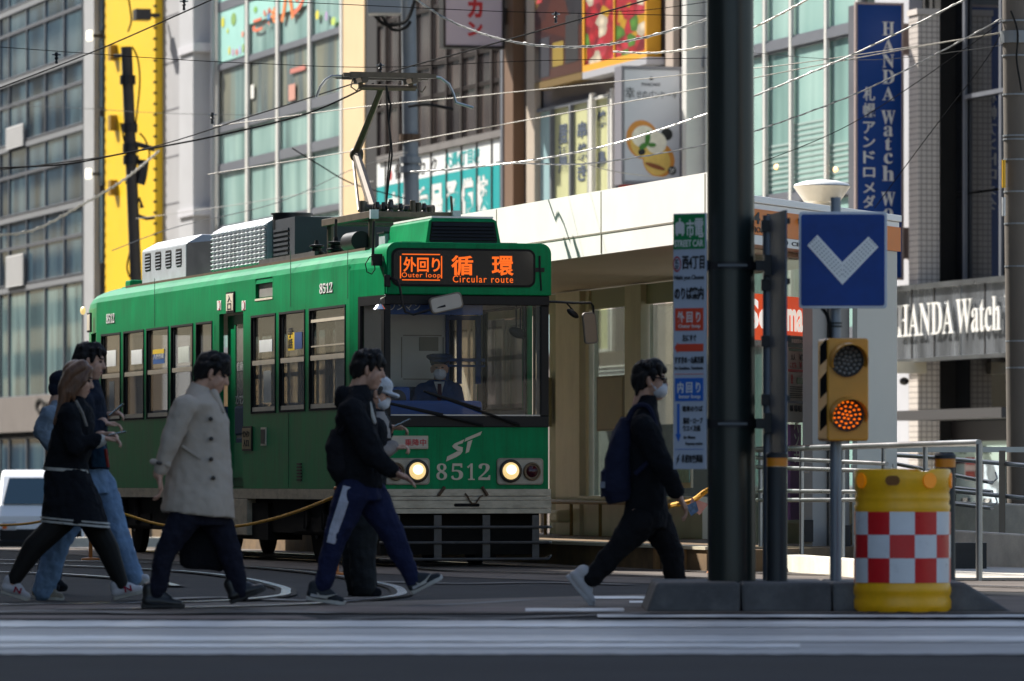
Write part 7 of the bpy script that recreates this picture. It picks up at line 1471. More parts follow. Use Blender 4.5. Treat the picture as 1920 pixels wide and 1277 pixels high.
class Fig:
    def __init__(s, foot_y, px, label, group='people walking over the crossing', Y=None, frame='w'):
        s.Y = Y or gy(foot_y); s.s = F/s.Y; s.root = thing('person', label, 'person', ((px-CX)/F*s.Y, s.Y, 0), 'w', group)
    def P(s, x, y, d=0.0): return Vector(((x-CX)/F*s.Y, s.Y+d, CZ+(HY-y)/F*s.Y))
    def r(s, w): return w/2/s.s                                        # pixel width -> radius
    def ch(s, mb, pts, ky=1.0): return mb.chain([s.P(*p[:3]) for p in pts], [s.r(p[3])*((0.72 if i == 0 else 1.0 if i == len(pts)-1 else 0.86) if hasattr(mb, 'body') else 1) for i, p in enumerate(pts)], ky)
    def rows(s, mb, rr, pw=2.3):                                       # (y, xl, xr, half depth m, depth centre[, px tilt])
        if hasattr(mb, 'body'): rr = [(q[0], (q[1]+q[2])/2-(q[2]-q[1])*0.40, (q[1]+q[2])/2+(q[2]-q[1])*0.40, q[3]*0.8, q[4]) for q in rr]
        return mb.loft([(CZ+(HY-q[0])/F*s.Y, (q[1]-CX)/F*s.Y, (q[2]-CX)/F*s.Y, q[3], s.Y+q[4], (-q[5]/s.s if len(q) > 5 else 0)) for q in rr], pw=pw)
    def head(s, mb, c, tilt=0.0, k=1.0, turn=1):                       # head in profile facing +x; c = head centre (px)
        C = s.P(*c); t = Matrix.Rotation(tilt, 3, 'Y')
        L = lambda x, y, z: C+t @ Vector((x*turn, y, z))*k
        s.L = L; s.t = tilt; s.k = k
        mb.ell(tuple(L(-0.012,0,0.028)), (0.094*k,0.074*k,0.088*k), tilt); mb.ell(tuple(L(0.028,0,-0.035)), (0.066*k,0.060*k,0.080*k), tilt)
        for a, ra, b, rb in (((0.086,0,0.018),0.010,(0.108,0,-0.022),0.014),((0.072,0,-0.052),0.026,(0.078,0,-0.070),0.022),((0.060,0,-0.098),0.026,(0.072,0,-0.098),0.020),((0.060,0,0.038),0.034,(0.070,0,0.028),0.026),((-0.04,0,-0.085),0.030,(0.05,0,-0.095),0.030)):
            mb.cap(L(*a), ra*k, L(*b), rb*k)
        for sy in (-1, 1):
            mb.cap(L(0.055,sy*0.036,-0.02), 0.03*k, L(0.045,sy*0.04,-0.05), 0.026*k); mb.cap(L(-0.008,sy*0.072,0.012), 0.016*k, L(0.0,sy*0.070,-0.028), 0.012*k)
        mb.cap(L(-0.025,0,-0.05), 0.056*k, L(-0.045,0,-0.17), 0.060*k)
    def face(s):
        for sy in (-1, 1):
            m = MB(); m.ell(tuple(s.L(0.078,sy*0.030,0.012)), (0.011,0.013,0.008), s.t); part('eye', m, M_EYE, s.root, smooth=True)
            m = MB(); m.cap(s.L(0.090,sy*0.016,0.034), 0.005, s.L(0.070,sy*0.046,0.036), 0.005); part('eyebrow', m, M_HAIRB, s.root)
        m = MB(); m.cap(s.L(0.096,-0.014,-0.058), 0.006, s.L(0.096,0.014,-0.058), 0.006); part('lips', m, mat('lips', (0.36,0.13,0.11), 0.5), s.root)
    def mask(s):
        m = MB(); m.ell(tuple(s.L(0.058,0,-0.055)), (0.060*s.k,0.066*s.k,0.056*s.k), s.t); m.cap(s.L(0.10,0,-0.02), 0.018, s.L(0.095,0,-0.07), 0.022)
        for sy in (-1, 1): m.cap(s.L(0.04,sy*0.062,-0.05), 0.006, s.L(-0.005,sy*0.080,0.0), 0.004)
        skinned('face_mask', m, M_MASK, s.root, 0.007, 3)
    def short_hair(s, m_, fringe=0.05, back=-0.07):
        m = MB(); m.ell(tuple(s.L(-0.022,0,0.048)), (0.098*s.k,0.081*s.k,0.085*s.k), s.t); m.ell(tuple(s.L(-0.055,0,0.0)), (0.070*s.k,0.079*s.k,0.085*s.k), s.t)
        m.cap(s.L(0.03,0,0.105), 0.045*s.k, s.L(0.082,0,fringe+0.02), 0.028*s.k)
        for i in range(26):
            an = random.uniform(0, 2*pi); rr = random.uniform(0.02, 0.085); x, y = rr*cos(an)-0.015, rr*sin(an); z = 0.045+0.09*sqrt(max(0, 1-(rr/0.1)**2)); m.cap(s.L(x,y,z-0.01), 0.018, s.L(x*1.12+0.006,y*1.12,z+0.004), 0.005)
        for i in range(9):
            y = -0.065+0.0163*i; m.cap(s.L(0.055,y*0.8,0.095), 0.020*s.k, s.L(0.083-abs(y)*0.35,y,fringe-0.012*(i % 3)), 0.008)
            m.cap(s.L(-0.07,y*0.9,0.02), 0.024*s.k, s.L(-0.078,y*0.85,back-0.01*(i % 2)), 0.013)
        for sy in (-1, 1): m.cap(s.L(0.02,sy*0.072,0.05), 0.024*s.k, s.L(0.022,sy*0.074,0.0), 0.010); m.cap(s.L(-0.04,sy*0.072,0.03), 0.028*s.k, s.L(-0.05,sy*0.066,-0.05), 0.018)
        return skinned('hair', m, m_, s.root, 0.006, 1, 0.009)
    def hand(s, mb, wrist, d, up, curl=0.5, side=1, k=1.0):             # palm, four bent fingers, thumb from the side of the palm
        W = s.P(*wrist) if len(wrist) == 3 and not isinstance(wrist, Vector) else wrist
        d = Vector(d).normalized(); n = Vector(up); n = (n-d*n.dot(d)).normalized(); sd_ = d.cross(n).normalized()*side
        mb.cap(W-d*0.02, 0.026*k, W+d*0.01, 0.027*k)
        for o in (-0.022, -0.007, 0.008, 0.022): mb.cap(W+d*0.005+sd_*o*0.8, 0.017*k, W+d*0.085*k+sd_*o*1.15, 0.0125*k)
        for i, (o, ln) in enumerate(((-0.027,0.066),(-0.009,0.082),(0.009,0.088),(0.027,0.078))):
            p = W+d*0.088*k+sd_*o; a = curl*(0.55+0.12*i); ls = (ln*0.48, ln*0.30, ln*0.22); dd = d.copy()
            for j in range(3):
                dd = (Matrix.Rotation(-a, 3, sd_*side) @ dd); q = p+dd*ls[j]*k; mb.cap(p, (0.0098-0.001*j)*k, q, (0.0088-0.001*j)*k, n=8); p = q
        p = W+d*0.025*k+sd_*0.026; t1 = (d*0.7+sd_*0.75-n*0.25).normalized(); q = p+t1*0.042*k; mb.cap(p, 0.0145*k, q, 0.011*k, n=8); mb.cap(q, 0.011*k, q+(d*0.95+sd_*0.1-n*0.25).normalized()*0.035*k, 0.0085*k, n=8)
    def shoe(s, heel, toe, m_, d=0.0, h=30, sole=None, logo=None, w=0.045, ankle=None, nm='shoe'):   # heel and toe: sole points in px
        a, b = s.P(heel[0], heel[1], d), s.P(toe[0], toe[1], d); ax = (b-a); Ls = ax.length; ax = ax/Ls; up = Vector((-ax.z,0,ax.x)); yv = Vector((0,1,0))
        H = h/s.s; m = MB()
        def q(u, v, y=0): return a+ax*(u*Ls)+up*v+yv*y
        for y in (-0.014, 0.014):
            m.cap(q(0.13,0.048,y), 0.036, q(0.45,0.045,y), 0.036); m.cap(q(0.45,0.045,y), 0.036, q(0.86,0.034,y), 0.028)
        m.cap(q(0.16,H*0.8), 0.042, q(0.18,0.05), 0.042); m.cap(q(0.20,H*0.85), 0.040, q(0.62,0.055), 0.034)
        o = skinned(nm, m, m_, s.root, 0.008, 3)
        m = MB(); pl2 = []
        for u, y in ((0.0,-0.025),(0.05,-0.036),(0.4,-0.038),(0.75,-0.047),(0.93,-0.035),(1.0,-0.012),(1.0,0.012),(0.93,0.035),(0.75,0.047),(0.4,0.038),(0.05,0.036),(0.0,0.025)): pl2.append(tuple(q(u, 0.0+ (0.012 if u > 0.95 else 0), y)))
        m.prism(pl2, tuple(up*0.027)); part('sole', m, sole or m_, o, bev=0.005)
        return o, q
def phone(f, p0, p1, d, th=7): 
    a, b = f.P(*p0, d), f.P(*p1, d); ax = (b-a).normalized(); up = Vector((-ax.z,0,ax.x)); m = MB(); yv = Vector((0,0.036,0))
    c = [a-yv, b-yv, b+yv, a+yv]; m.hexa([tuple(x) for x in c]+[tuple(x+up*0.009) for x in c]); mid = (a+b)/2
    t = solo('phone', PH.pop(0), 'phone', m, mat('phone_dark', '#23262c', 0.2, spec=0.8), loc=tuple(mid), frame='w', group='phones held by walkers', bev=0.003); 
    m = MB(); c = [a+ax*0.004-yv*0.9, b-ax*0.004-yv*0.9, b-ax*0.004+yv*0.9, a+ax*0.004+yv*0.9]; m.hexa([tuple(x+up*0.0092) for x in c]+[tuple(x+up*0.0102) for x in c]); part('screen', m, mat('phone_screen', '#5b7f9c', 0.1, emit='#6f9cc0', es=0.35), t)
PH = ['dark phone held low by the long haired woman in black', 'phone with a bluish screen held up by the man in jeans', 'phone with a bluish screen held by the walker in the white cap']
# --- the long haired woman in the black jacket and skirt
f = Fig(1128, 140, 'long brown haired woman in black jacket and white edged black skirt looking at her phone'); Z = f.P
b = MB(); b.body = True; f.head(b, (147,712,-0.02), 0.28, 0.97)
f.rows(b, [(985,100,178,0.10,0),(930,96,172,0.12,0),(880,88,162,0.10,0),(830,98,165,0.11,0),(775,112,168,0.14,0),(752,128,158,0.07,0)])
f.ch(b, [(124,978,-0.08,44),(66,1026,-0.10,44),(27,1090,-0.12,25)]); f.ch(b, [(166,978,0.07,44),(200,1028,0.07,44),(228,1100,0.05,25)])
f.ch(b, [(134,775,-0.16,34),(147,836,-0.18,27),(192,824,-0.15,18)]); f.ch(b, [(140,775,0.15,34),(155,836,0.15,26),(190,818,0.08,18)])
f.hand(b, Vector(Z(192,823,-0.15)), (1,0.25,0.05), (0,0,1), 0.7, 1); f.hand(b, Vector(Z(188,815,0.06)), (1,-0.4,0.12), (0,0,1), 0.9, -1)
body = skinned('body', b, M_SKIN, f.root, 0.0065, 3); f.face()
m = MB(); f.rows(m, [(884,80,166,0.125,0,3),(868,82,166,0.13,0),(830,92,172,0.145,0),(795,100,176,0.16,0),(768,112,172,0.17,0),(752,130,160,0.10,0),(744,138,158,0.065,0)])
f.ch(m, [(134,778,-0.17,44),(143,838,-0.19,36),(184,826,-0.16,25)]); f.ch(m, [(140,778,0.16,42),(152,838,0.15,34),(182,820,0.09,25)])
M_BLKC = cloth('cloth_black', (0.010,0.011,0.014)); M_WCL = cloth('cloth_white', '#b9b6ae', 0.8)
jk = skinned('jacket', m, M_BLKC, f.root, 0.010, 4, 0.02)
m = MB(); f.rows(m, [(884,81,167,0.128,0,3),(878,80,166,0.128,0,3)]); part('hem_trim', m, M_WCL, jk, smooth=True)
m = MB(); f.ch(m, [(184,828,-0.16,27),(192,826,-0.155,24)]); part('cuff', m, M_WCL, jk, smooth=True)
m = MB(); f.rows(m, [(985,76,206,0.20,-0.01,6),(960,80,198,0.19,-0.01),(920,82,184,0.17,0),(886,84,166,0.135,0),(872,86,162,0.12,0)]); sk = skinned('skirt', m, M_BLKC, f.root, 0.010, 3, 0.02)
for y0, y1, t_ in ((984,980,0),(977,974,-0.4)):
    m = MB(); f.rows(m, [(y0,75+t_,207+t_,0.203,-0.01,6),(y1,75.5+t_,206+t_,0.202,-0.01,6)]); part('skirt_trim', m, M_WCL, sk, smooth=True)
m = MB(); f.ch(m, [(122,972,-0.08,50),(66,1026,-0.10,44),(28,1088,-0.12,27)]); f.ch(m, [(168,972,0.07,50),(200,1028,0.07,44),(228,1100,0.05,27)]); skinned('tights', m, cloth('tights_black', (0.014,0.013,0.012), 0.6, (60,0.1,0.005)), f.root, 0.009, 4)
m = MB(); L = f.L
for i in range(15):
    y = -0.075+0.0107*i; ob_ = 0.05*(1-(y/0.08)**2)
    pts = [(-0.0,y*0.7,0.10),(-0.055-ob_*0.3,y,0.03),(-0.085,y*1.05,-0.08)]; q = [L(*p) for p in pts]; e1 = Z(118+2*(i % 3), 752+4*(i % 2), y*1.2); e2 = Z(104+4*(i % 4), 795+6*(i % 3), y*1.4)
    m.chain(q+[e1, e2], [0.045,0.045,0.036,0.028,0.010])
m.ell(tuple(L(-0.018,0,0.048)), (0.105,0.085,0.086), 0.28)
for sy in (-1, 1):
    for k_ in range(4): m.chain([L(0.055-0.022*k_,sy*0.05,0.09), L(0.045-0.028*k_,sy*0.083,0.0), L(0.005-0.030*k_,sy*0.084,-0.10), Z(140-10*k_,752+6*k_,sy*0.10)], [0.026,0.022,0.020,0.008])
skinned('hair', m, M_HAIRN, f.root, 0.007, 2, 0.008)
m = MB(); m.tube([Z(145,752,-0.14), Z(158,775,-0.165), Z(166,800,-0.16)], [0.012,0.012,0.010], 6); part('bag_strap', m, cloth('strap_grey', '#77716a'), f.root)
M_SHW = cloth('shoe_white', '#b4b1b2', 0.6, (20,0.3,0.01)); M_SOLE = mat('sole_pale', '#a9a49a', 0.7); M_SUEDE = cloth('logo_red', '#8f2236', 0.7)
for hl_, to_, d_ in (((4,1112),(57,1128),-0.12),((212,1127),(272,1112),0.05)):
    o, q = f.shoe(hl_, to_, M_SHW, d_, 34, M_SOLE)
    m = MB(); ax = (q(1,0)-q(0,0)).normalized(); up = Vector((-ax.z,0,ax.x)); text(m, 'N', q(0.42,0.036,-0.056), tuple(ax), tuple(up), 0.050, 0.042, 0.006, 0.03); part('emblem', m, M_SUEDE, o)
phone(f, (206,818), (239,811), -0.13)
# --- the man in jeans behind her
f = Fig(1125, 170, 'man in dark jacket and pale blue jeans holding a phone behind the woman'); Z = f.P
b = MB(); b.body = True; f.head(b, (168,678,0), 0.18, 1.0)
f.rows(b, [(905,140,198,0.11,0),(860,138,192,0.12,0),(800,136,194,0.13,0),(745,140,190,0.17,0),(720,152,182,0.08,0)])
f.ch(b, [(160,900,-0.08,60),(112,1012,-0.09,40),(82,1104,-0.09,26)]); f.ch(b, [(182,900,0.08,60),(217,1005,0.08,40),(250,1088,0.07,26)])
f.ch(b, [(160,752,-0.19,36),(168,818,-0.20,30),(196,792,-0.16,19)]); f.ch(b, [(165,752,0.18,36),(172,815,0.18,28),(196,780,0.08,19)])
f.hand(b, Vector(Z(194,796,-0.16)), (1,0.3,0.1), (0,0,1), 0.7, 1); f.hand(b, Vector(Z(196,779,0.07)), (1,-0.35,0.3), (-0.2,0,1), 0.9, -1)
skinned('body', b, M_SKIN, f.root, 0.0065, 3); f.face(); f.short_hair(M_HAIRB, 0.06, -0.06)
M_NAVY = cloth('jacket_navy', (0.014,0.018,0.030))
m = MB(); f.rows(m, [(880,128,204,0.15,0),(840,130,200,0.155,0),(790,128,200,0.17,0),(745,134,196,0.20,0),(722,146,188,0.12,0),(712,152,184,0.085,0)])
f.ch(m, [(158,756,-0.20,46),(168,822,-0.21,38),(190,798,-0.17,27)]); f.ch(m, [(165,756,0.19,44),(172,820,0.18,36),(190,786,0.10,27)]); skinned('jacket', m, M_NAVY, f.root, 0.010, 4, 0.02)
M_JEAN = cloth('denim_pale', (0.17,0.26,0.39), 0.85, (14,0.6,0.03), (5,0.2))
m = MB(); f.rows(m, [(925,134,206,0.14,0),(872,136,200,0.135,0)]); f.ch(m, [(160,912,-0.08,68),(112,1012,-0.09,52),(84,1106,-0.09,44)]); f.ch(m, [(184,912,0.08,68),(218,1005,0.08,50),(250,1084,0.07,40)]); skinned('jeans', m, M_JEAN, f.root, 0.010, 3, 0.025)
f.shoe((62,1122), (122,1128), cloth('shoe_beige', '#8f8677', 0.7), -0.09, 28, M_SOLE); f.shoe((238,1108), (281,1090), M_SHW, 0.07, 30, M_SOLE)
phone(f, (205,781), (232,758), 0.03)
t = thing('tote_bag', 'navy tote bag with a red edge hanging before the man in jeans', 'bag', tuple(Z(190,850,-0.12)), 'w')
m = MB(); f.rows(m, [(876,174,207,0.05,-0.14),(842,173,202,0.06,-0.14),(836,174,200,0.055,-0.14)], 4); part('bag_body', m, cloth('tote_navy', (0.020,0.050,0.085)), t); m = MB(); f.rows(m, [(876,203,208,0.051,-0.14),(842,198,203.5,0.061,-0.14)], 4); part('bag_edge', m, cloth('tote_red', '#7a2c24'), t); m = MB(); m.tube([Z(178,837,-0.14), Z(182,800,-0.16), Z(190,800,-0.16), Z(197,837,-0.14)], 0.008, 6); part('handle', m, cloth('tote_navy', (0.02,0.05,0.085)), t)
# --- someone in a navy cap and pale blue top, mostly hidden behind them
f = Fig(1106, 98, 'mostly hidden person in navy cap and pale blue top behind the woman', Y=41.5); Z = f.P
b = MB(); b.body = True; f.head(b, (119,727,0), 0.15, 0.94); f.rows(b, [(930,84,124,0.11,0),(860,82,122,0.12,0),(800,80,124,0.13,0),(768,88,122,0.15,0),(752,96,116,0.07,0)])
f.ch(b, [(100,925,-0.07,46),(92,1010,-0.07,34),(84,1090,-0.07,24)]); f.ch(b, [(106,925,0.07,46),(104,1010,0.07,34),(96,1090,0.07,24)]); f.ch(b, [(98,780,-0.17,32),(86,810,-0.17,26),(110,848,-0.15,18)]); f.ch(b, [(104,780,0.17,32),(104,835,0.17,26),(112,880,0.15,18)])
f.hand(b, Vector(Z(112,849,-0.15)), (1,0,-0.2), (0,0,1), 0.4, 1); f.hand(b, Vector(Z(112,880,0.15)), (0.3,0,-1), (1,0,0), 0.4, -1)
skinned('body', b, M_SKIN, f.root, 0.007, 3); f.face()
m = MB(); m.ell(tuple(f.L(-0.012,0,0.055)), (0.105,0.086,0.078), 0.1); m.cap(f.L(0.06,0,0.07), 0.03, f.L(0.15,0,0.045), 0.012, 1.8); m.ell(tuple(f.L(-0.05,0,-0.01)), (0.066,0.076,0.07), 0); skinned('cap', m, M_NAVY, f.root, 0.007, 3)
m = MB(); f.rows(m, [(905,98,140,0.15,0),(845,92,138,0.16,0),(812,80,134,0.17,0),(785,80,132,0.19,0),(768,90,128,0.17,0),(752,100,122,0.09,0)]); f.ch(m, [(98,780,-0.18,38),(84,810,-0.18,36),(108,846,-0.15,26)]); f.ch(m, [(104,782,0.18,40),(104,835,0.17,34),(111,875,0.15,26)]); skinned('top', m, cloth('top_paleblue', (0.17,0.22,0.28)), f.root, 0.010, 4, 0.02)
m = MB(); f.rows(m, [(940,98,140,0.14,0),(895,98,138,0.14,0)]); f.ch(m, [(115,935,-0.07,46),(96,1010,-0.07,40),(86,1090,-0.07,32)]); f.ch(m, [(118,935,0.07,46),(106,1010,0.07,42),(97,1090,0.07,32)]); skinned('trousers', m, M_NAVY, f.root, 0.010, 4, 0.015)
f.shoe((74,1109), (112,1110), M_BLKC, -0.07, 22); f.shoe((88,1109), (124,1110), M_BLKC, 0.07, 22)
# --- the trench coat man
f = Fig(1143, 372, 'black haired man in a beige trench coat and dark trousers carrying a black bag'); Z = f.P
b = MB(); b.body = True; f.head(b, (398,700,0), 0.42, 1.04)
f.rows(b, [(960,330,420,0.12,0),(880,330,418,0.13,0),(800,332,418,0.14,0),(752,344,406,0.18,0),(728,362,394,0.08,0)])
f.ch(b, [(352,958,-0.09,64),(312,1032,-0.09,42),(296,1104,-0.09,20)]); f.ch(b, [(402,958,0.09,64),(430,1042,0.09,42),(451,1106,0.08,19)])
f.ch(b, [(350,760,-0.20,42),(322,828,-0.22,32),(300,890,-0.20,20)]); f.ch(b, [(372,760,0.20,40),(392,840,0.20,30),(385,930,0.18,20)])
f.hand(b, Vector(Z(301,890,-0.20)), (0.18,0,-1), (1,0.2,0.1), 0.6, 1, 1.05); f.hand(b, Vector(Z(386,932,0.18)), (-0.05,0,-1), (1,0,0), 1.2, -1, 1.05)
skinned('body', b, M_SKIN, f.root, 0.0065, 3); f.face(); f.short_hair(M_HAIRB, 0.02, -0.075)
M_TRE = cloth('trench_beige', (0.47,0.40,0.33), 0.85, (7,0.35,0.04), (1.2,0.05)); M_DNAV = cloth('trousers_dark', (0.014,0.015,0.026))
m = MB(); f.rows(m, [(966,302,441,0.21,0,7),(930,305,438,0.20,0),(880,314,434,0.18,0),(830,322,431,0.165,0),(790,326,428,0.175,0),(757,338,414,0.205,0),(741,352,402,0.14,0),(733,360,396,0.10,0)]); ct = None
f.ch(m, [(350,764,-0.20,50),(324,828,-0.225,39),(306,880,-0.205,29)]); f.ch(m, [(378,764,0.20,54),(396,845,0.20,44),(390,920,0.18,34)]); ct = skinned('trench_coat', m, M_TRE, f.root, 0.011, 5, 0.015)
m = MB(); f.rows(m, [(747,346,410,0.150,0,6),(734,352,402,0.115,0,6),(722,359,394,0.088,0,6)]); m.cap(Z(402,738,-0.07), 0.03, Z(420,772,-0.08), 0.012); part('collar', m, M_TRE, ct, smooth=True)
m = MB()
for x, y in ((398,786),(399,823),(399,861),(403,896)): c = Z(x,y,-0.176-(0.01 if y > 850 else 0)); m.lathe(tuple(c), [(0,0.02),(0.014,0.02),(0.014,-0.012),(0,-0.016)], 12, 'y')
M_BTN = mat('button_dark', '#3a332c', 0.35); part('coat_buttons', m, M_BTN, ct)
m = MB(); m.hexa([tuple(Z(*p)) for p in ((344,838,-0.19),(379,862,-0.19),(379,862,-0.15),(344,838,-0.15),(346,834,-0.19),(381,857,-0.19),(381,857,-0.15),(346,834,-0.15))]); part('pocket_flap', m, M_TRE, ct)
m = MB(); m.chain([Z(290,866,-0.215), Z(318,871,-0.235)], [0.020,0.026]); part('cuff_strap', m, M_TRE, ct); m = MB(); m.cap(Z(301,868,-0.285), 0.012, Z(306,869,-0.285), 0.012); part('cuff_buckle', m, M_BTN, ct)
m = MB(); f.rows(m, [(985,322,424,0.15,0),(935,324,420,0.15,0)]); f.ch(m, [(350,968,-0.09,64),(312,1032,-0.09,44),(296,1112,-0.09,34)]); f.ch(m, [(402,968,0.09,64),(432,1042,0.09,44),(452,1112,0.08,33)]); skinned('trousers', m, M_DNAV, f.root, 0.010, 4, 0.02)
M_BOOT = mat('boot_black', (0.012,0.012,0.012), 0.4, bump=(12,0.3,0.02)); M_BSOLE = mat('boot_sole', (0.02,0.019,0.018), 0.7)
f.shoe((266,1139), (348,1142), M_BOOT, -0.09, 46, M_BSOLE, nm='boot'); f.shoe((432,1134), (500,1108), M_BOOT, 0.08, 46, M_BSOLE, nm='boot')
t = thing('hand_bag', 'large black bag hanging beside the trench coat', 'bag', tuple(Z(378,1000,0.16)), 'w'); m = MB(); f.rows(m, [(1069,346,414,0.06,0.19,3),(1062,334,420,0.075,0.19,4),(1010,332,418,0.085,0.19),(968,340,412,0.06,0.19)], 3.5); skinned('bag_body', m, M_BLKC, t, 0.012, 3, 0.015); m = MB(); m.tube([Z(352,975,0.19), Z(372,948,0.185), Z(396,948,0.185), Z(408,975,0.19)], 0.011, 7); part('handle', m, M_BLKC, t)
# --- the young man in striped track trousers
f = Fig(1136, 670, 'young man in black hoodie and navy track trousers with a white side stripe'); Z = f.P
b = MB(); b.body = True; f.head(b, (690,693,0), 0.20, 1.02)
f.rows(b, [(925,636,712,0.12,0),(870,636,706,0.12,0),(800,634,702,0.13,0),(758,640,696,0.18,0),(735,658,690,0.08,0)])
f.ch(b, [(662,918,-0.09,66),(630,1006,-0.10,44),(606,1090,-0.10,27)]); f.ch(b, [(692,918,0.08,66),(735,1006,0.08,44),(776,1092,0.07,27)])
f.ch(b, [(664,770,-0.20,42),(702,852,-0.22,32),(738,886,-0.22,20)]); f.ch(b, [(660,770,0.20,40),(650,850,0.20,30),(664,905,0.18,20)])
f.hand(b, Vector(Z(738,886,-0.22)), (0.9,0,-0.35), (0.3,0.3,0.9), 0.35, 1, 1.05); f.hand(b, Vector(Z(664,905,0.18)), (0.3,0,-1), (1,0,0), 0.5, -1)
skinned('body', b, M_SKIN, f.root, 0.0065, 3); f.face(); f.short_hair(M_HAIRB, 0.035, -0.06)
m = MB(); f.rows(m, [(914,630,716,0.155,0,2),(870,628,714,0.16,0),(820,626,708,0.165,0),(785,628,704,0.185,0),(758,634,700,0.215,0),(738,646,698,0.15,0),(722,654,692,0.10,0)])
m.cap(Z(644,738,-0.06), 0.055, Z(644,738,0.06), 0.055); m.cap(Z(640,752,-0.04), 0.05, Z(640,752,0.04), 0.05)
f.ch(m, [(662,774,-0.21,54),(701,852,-0.23,45),(732,881,-0.225,32)]); f.ch(m, [(660,774,0.20,50),(650,850,0.20,40),(660,890,0.18,32)]); hd_ = skinned('hoodie', m, M_BLKC, f.root, 0.010, 4, 0.025)
m = MB(); m.cap(Z(690,752,-0.09), 0.022, Z(703,792,-0.10), 0.012); part('shirt_front', m, M_WCL, hd_, smooth=True)
t = thing('waist_bag', 'black sling bag bulging on the back of the hoodie walker', 'bag', tuple(Z(636,850,0)), 'w'); m = MB(); f.rows(m, [(902,628,668,0.10,0.0,-5),(880,612,672,0.135,0),(835,610,668,0.135,0),(805,620,660,0.09,0)]); skinned('bag_body', m, cloth('bag_black', (0.014,0.014,0.018)), t, 0.011, 4, 0.015); m = MB(); m.tube([Z(640,812,-0.16), Z(668,775,-0.225), Z(682,752,-0.16)], 0.018, 6); part('strap', m, MATS['bag_black'], t)
M_TRK = cloth('track_navy', (0.016,0.020,0.055))
m = MB(); f.rows(m, [(938,630,716,0.155,0),(895,632,712,0.15,0)]); f.ch(m, [(660,928,-0.09,70),(630,1006,-0.10,48),(606,1096,-0.10,34)]); f.ch(m, [(694,928,0.08,68),(737,1006,0.08,47),(777,1092,0.07,33)]); tk = skinned('track_trousers', m, M_TRK, f.root, 0.010, 4, 0.02)
m = MB(); w_ = []
for x, y, hw, d in ((654,912,9,-0.195),(646,940,9,-0.222),(638,965,9,-0.213),(629,990,8.5,-0.198),(622,1018,8,-0.186)): w_.append((Z(x-hw,y-2,d+0.010), Z(x,y,d), Z(x+hw,y+2,d+0.012)))
for i in range(len(w_)-1): m.add([*w_[i], *w_[i+1]]+[p+Vector((0,0.05,0)) for p in (*w_[i], *w_[i+1])], [(0,1,4,3),(1,2,5,4),(9,10,7,6),(10,11,8,7),(0,3,9,6),(2,8,11,5)])
m.f += [(0,6,7,1),(1,7,8,2)]; part('side_stripe', m, cloth('stripe_white', '#b3b6c4'), tk, smooth=True)
M_SHG = cloth('shoe_grey', (0.030,0.034,0.040), 0.6, (20,0.3,0.01))
for hl_, to_, d_ in (((574,1124),(648,1136),-0.10),((772,1116),(832,1086),0.07)):
    o, q = f.shoe(hl_, to_, M_SHG, d_, 36, mat('sole_white','#b7b4ae',0.6)); ax = (q(1,0)-q(0,0)).normalized(); up = Vector((-ax.z,0,ax.x))
    m = MB(); pts = [(0.26,0.062),(0.34,0.046),(0.50,0.050),(0.78,0.074),(0.50,0.034),(0.36,0.030),(0.28,0.042)]; m.prism([tuple(q(u,v,-0.060)) for u, v in pts], (0,0.02,0)); part('emblem', m, M_WCL, o)
    m = MB(); m.prism([tuple(q(u,v,-0.054)) for u, v in ((0.10,0.028),(0.55,0.028),(0.52,0.040),(0.12,0.048))], (0,0.02,0)); part('panel', m, cloth('panel_grey', '#6f7276'), o)
# --- the walker in the white cap behind him
f = Fig(1118, 690, 'masked walker in a white cap and dark clothes half hidden behind the striped trousers man'); Z = f.P
b = MB(); b.body = True; f.head(b, (706,738,0), 0.25, 0.95); f.rows(b, [(940,660,716,0.12,0),(870,668,722,0.12,0),(810,676,730,0.13,0),(785,682,726,0.17,0),(768,692,716,0.07,0)])
f.ch(b, [(690,935,-0.08,56),(678,1015,-0.08,38),(682,1095,-0.08,25)]); f.ch(b, [(686,935,0.08,56),(664,1015,0.08,38),(672,1095,0.08,25)]); f.ch(b, [(704,800,-0.18,34),(706,850,-0.18,28),(736,838,-0.14,18)]); f.ch(b, [(704,800,0.18,34),(706,850,0.18,26),(730,803,0.06,18)])
f.hand(b, Vector(Z(734,842,-0.14)), (1,0.2,0.3), (0,0,1), 1.0, 1); f.hand(b, Vector(Z(729,803,0.06)), (1,-0.2,0.15), (0,0,1), 0.8, -1)
skinned('body', b, M_SKIN, f.root, 0.0065, 3); f.face(); f.short_hair(mat('hair_grey', (0.05,0.047,0.045), 0.6), 0.06, -0.06); f.mask()
m = MB(); m.ell(tuple(f.L(-0.005,0,0.068)), (0.112,0.094,0.075), 0.2); m.cap(f.L(-0.10,0,0.038), 0.018, f.L(0.16,0,0.020), 0.016, 4.6); skinned('cap', m, cloth('cap_white', '#b9bcc0'), f.root, 0.008, 3)
m = MB(); f.rows(m, [(960,656,722,0.155,0),(900,660,724,0.16,0),(840,668,732,0.165,0),(800,672,734,0.20,0),(782,682,728,0.17,0),(768,692,720,0.09,0)]); f.ch(m, [(704,802,-0.19,44),(706,852,-0.19,38),(722,846,-0.16,28)]); f.ch(m, [(704,802,0.18,42),(706,850,0.18,36),(724,812,0.09,26)]); j_ = skinned('jacket', m, M_BLKC, f.root, 0.010, 4, 0.02)
m = MB(); f.rows(m, [(822,700,734,0.13,-0.06),(790,694,730,0.13,-0.06),(772,700,722,0.09,-0.04)]); part('shirt_front', m, cloth('shirt_grey', '#8d8884'), j_, smooth=True)
m = MB(); f.ch(m, [(714,850,-0.185,34),(736,838,-0.15,26)]); part('sleeve_cuff', m, cloth('sleeve_pale', '#8f8680'), j_, smooth=True)
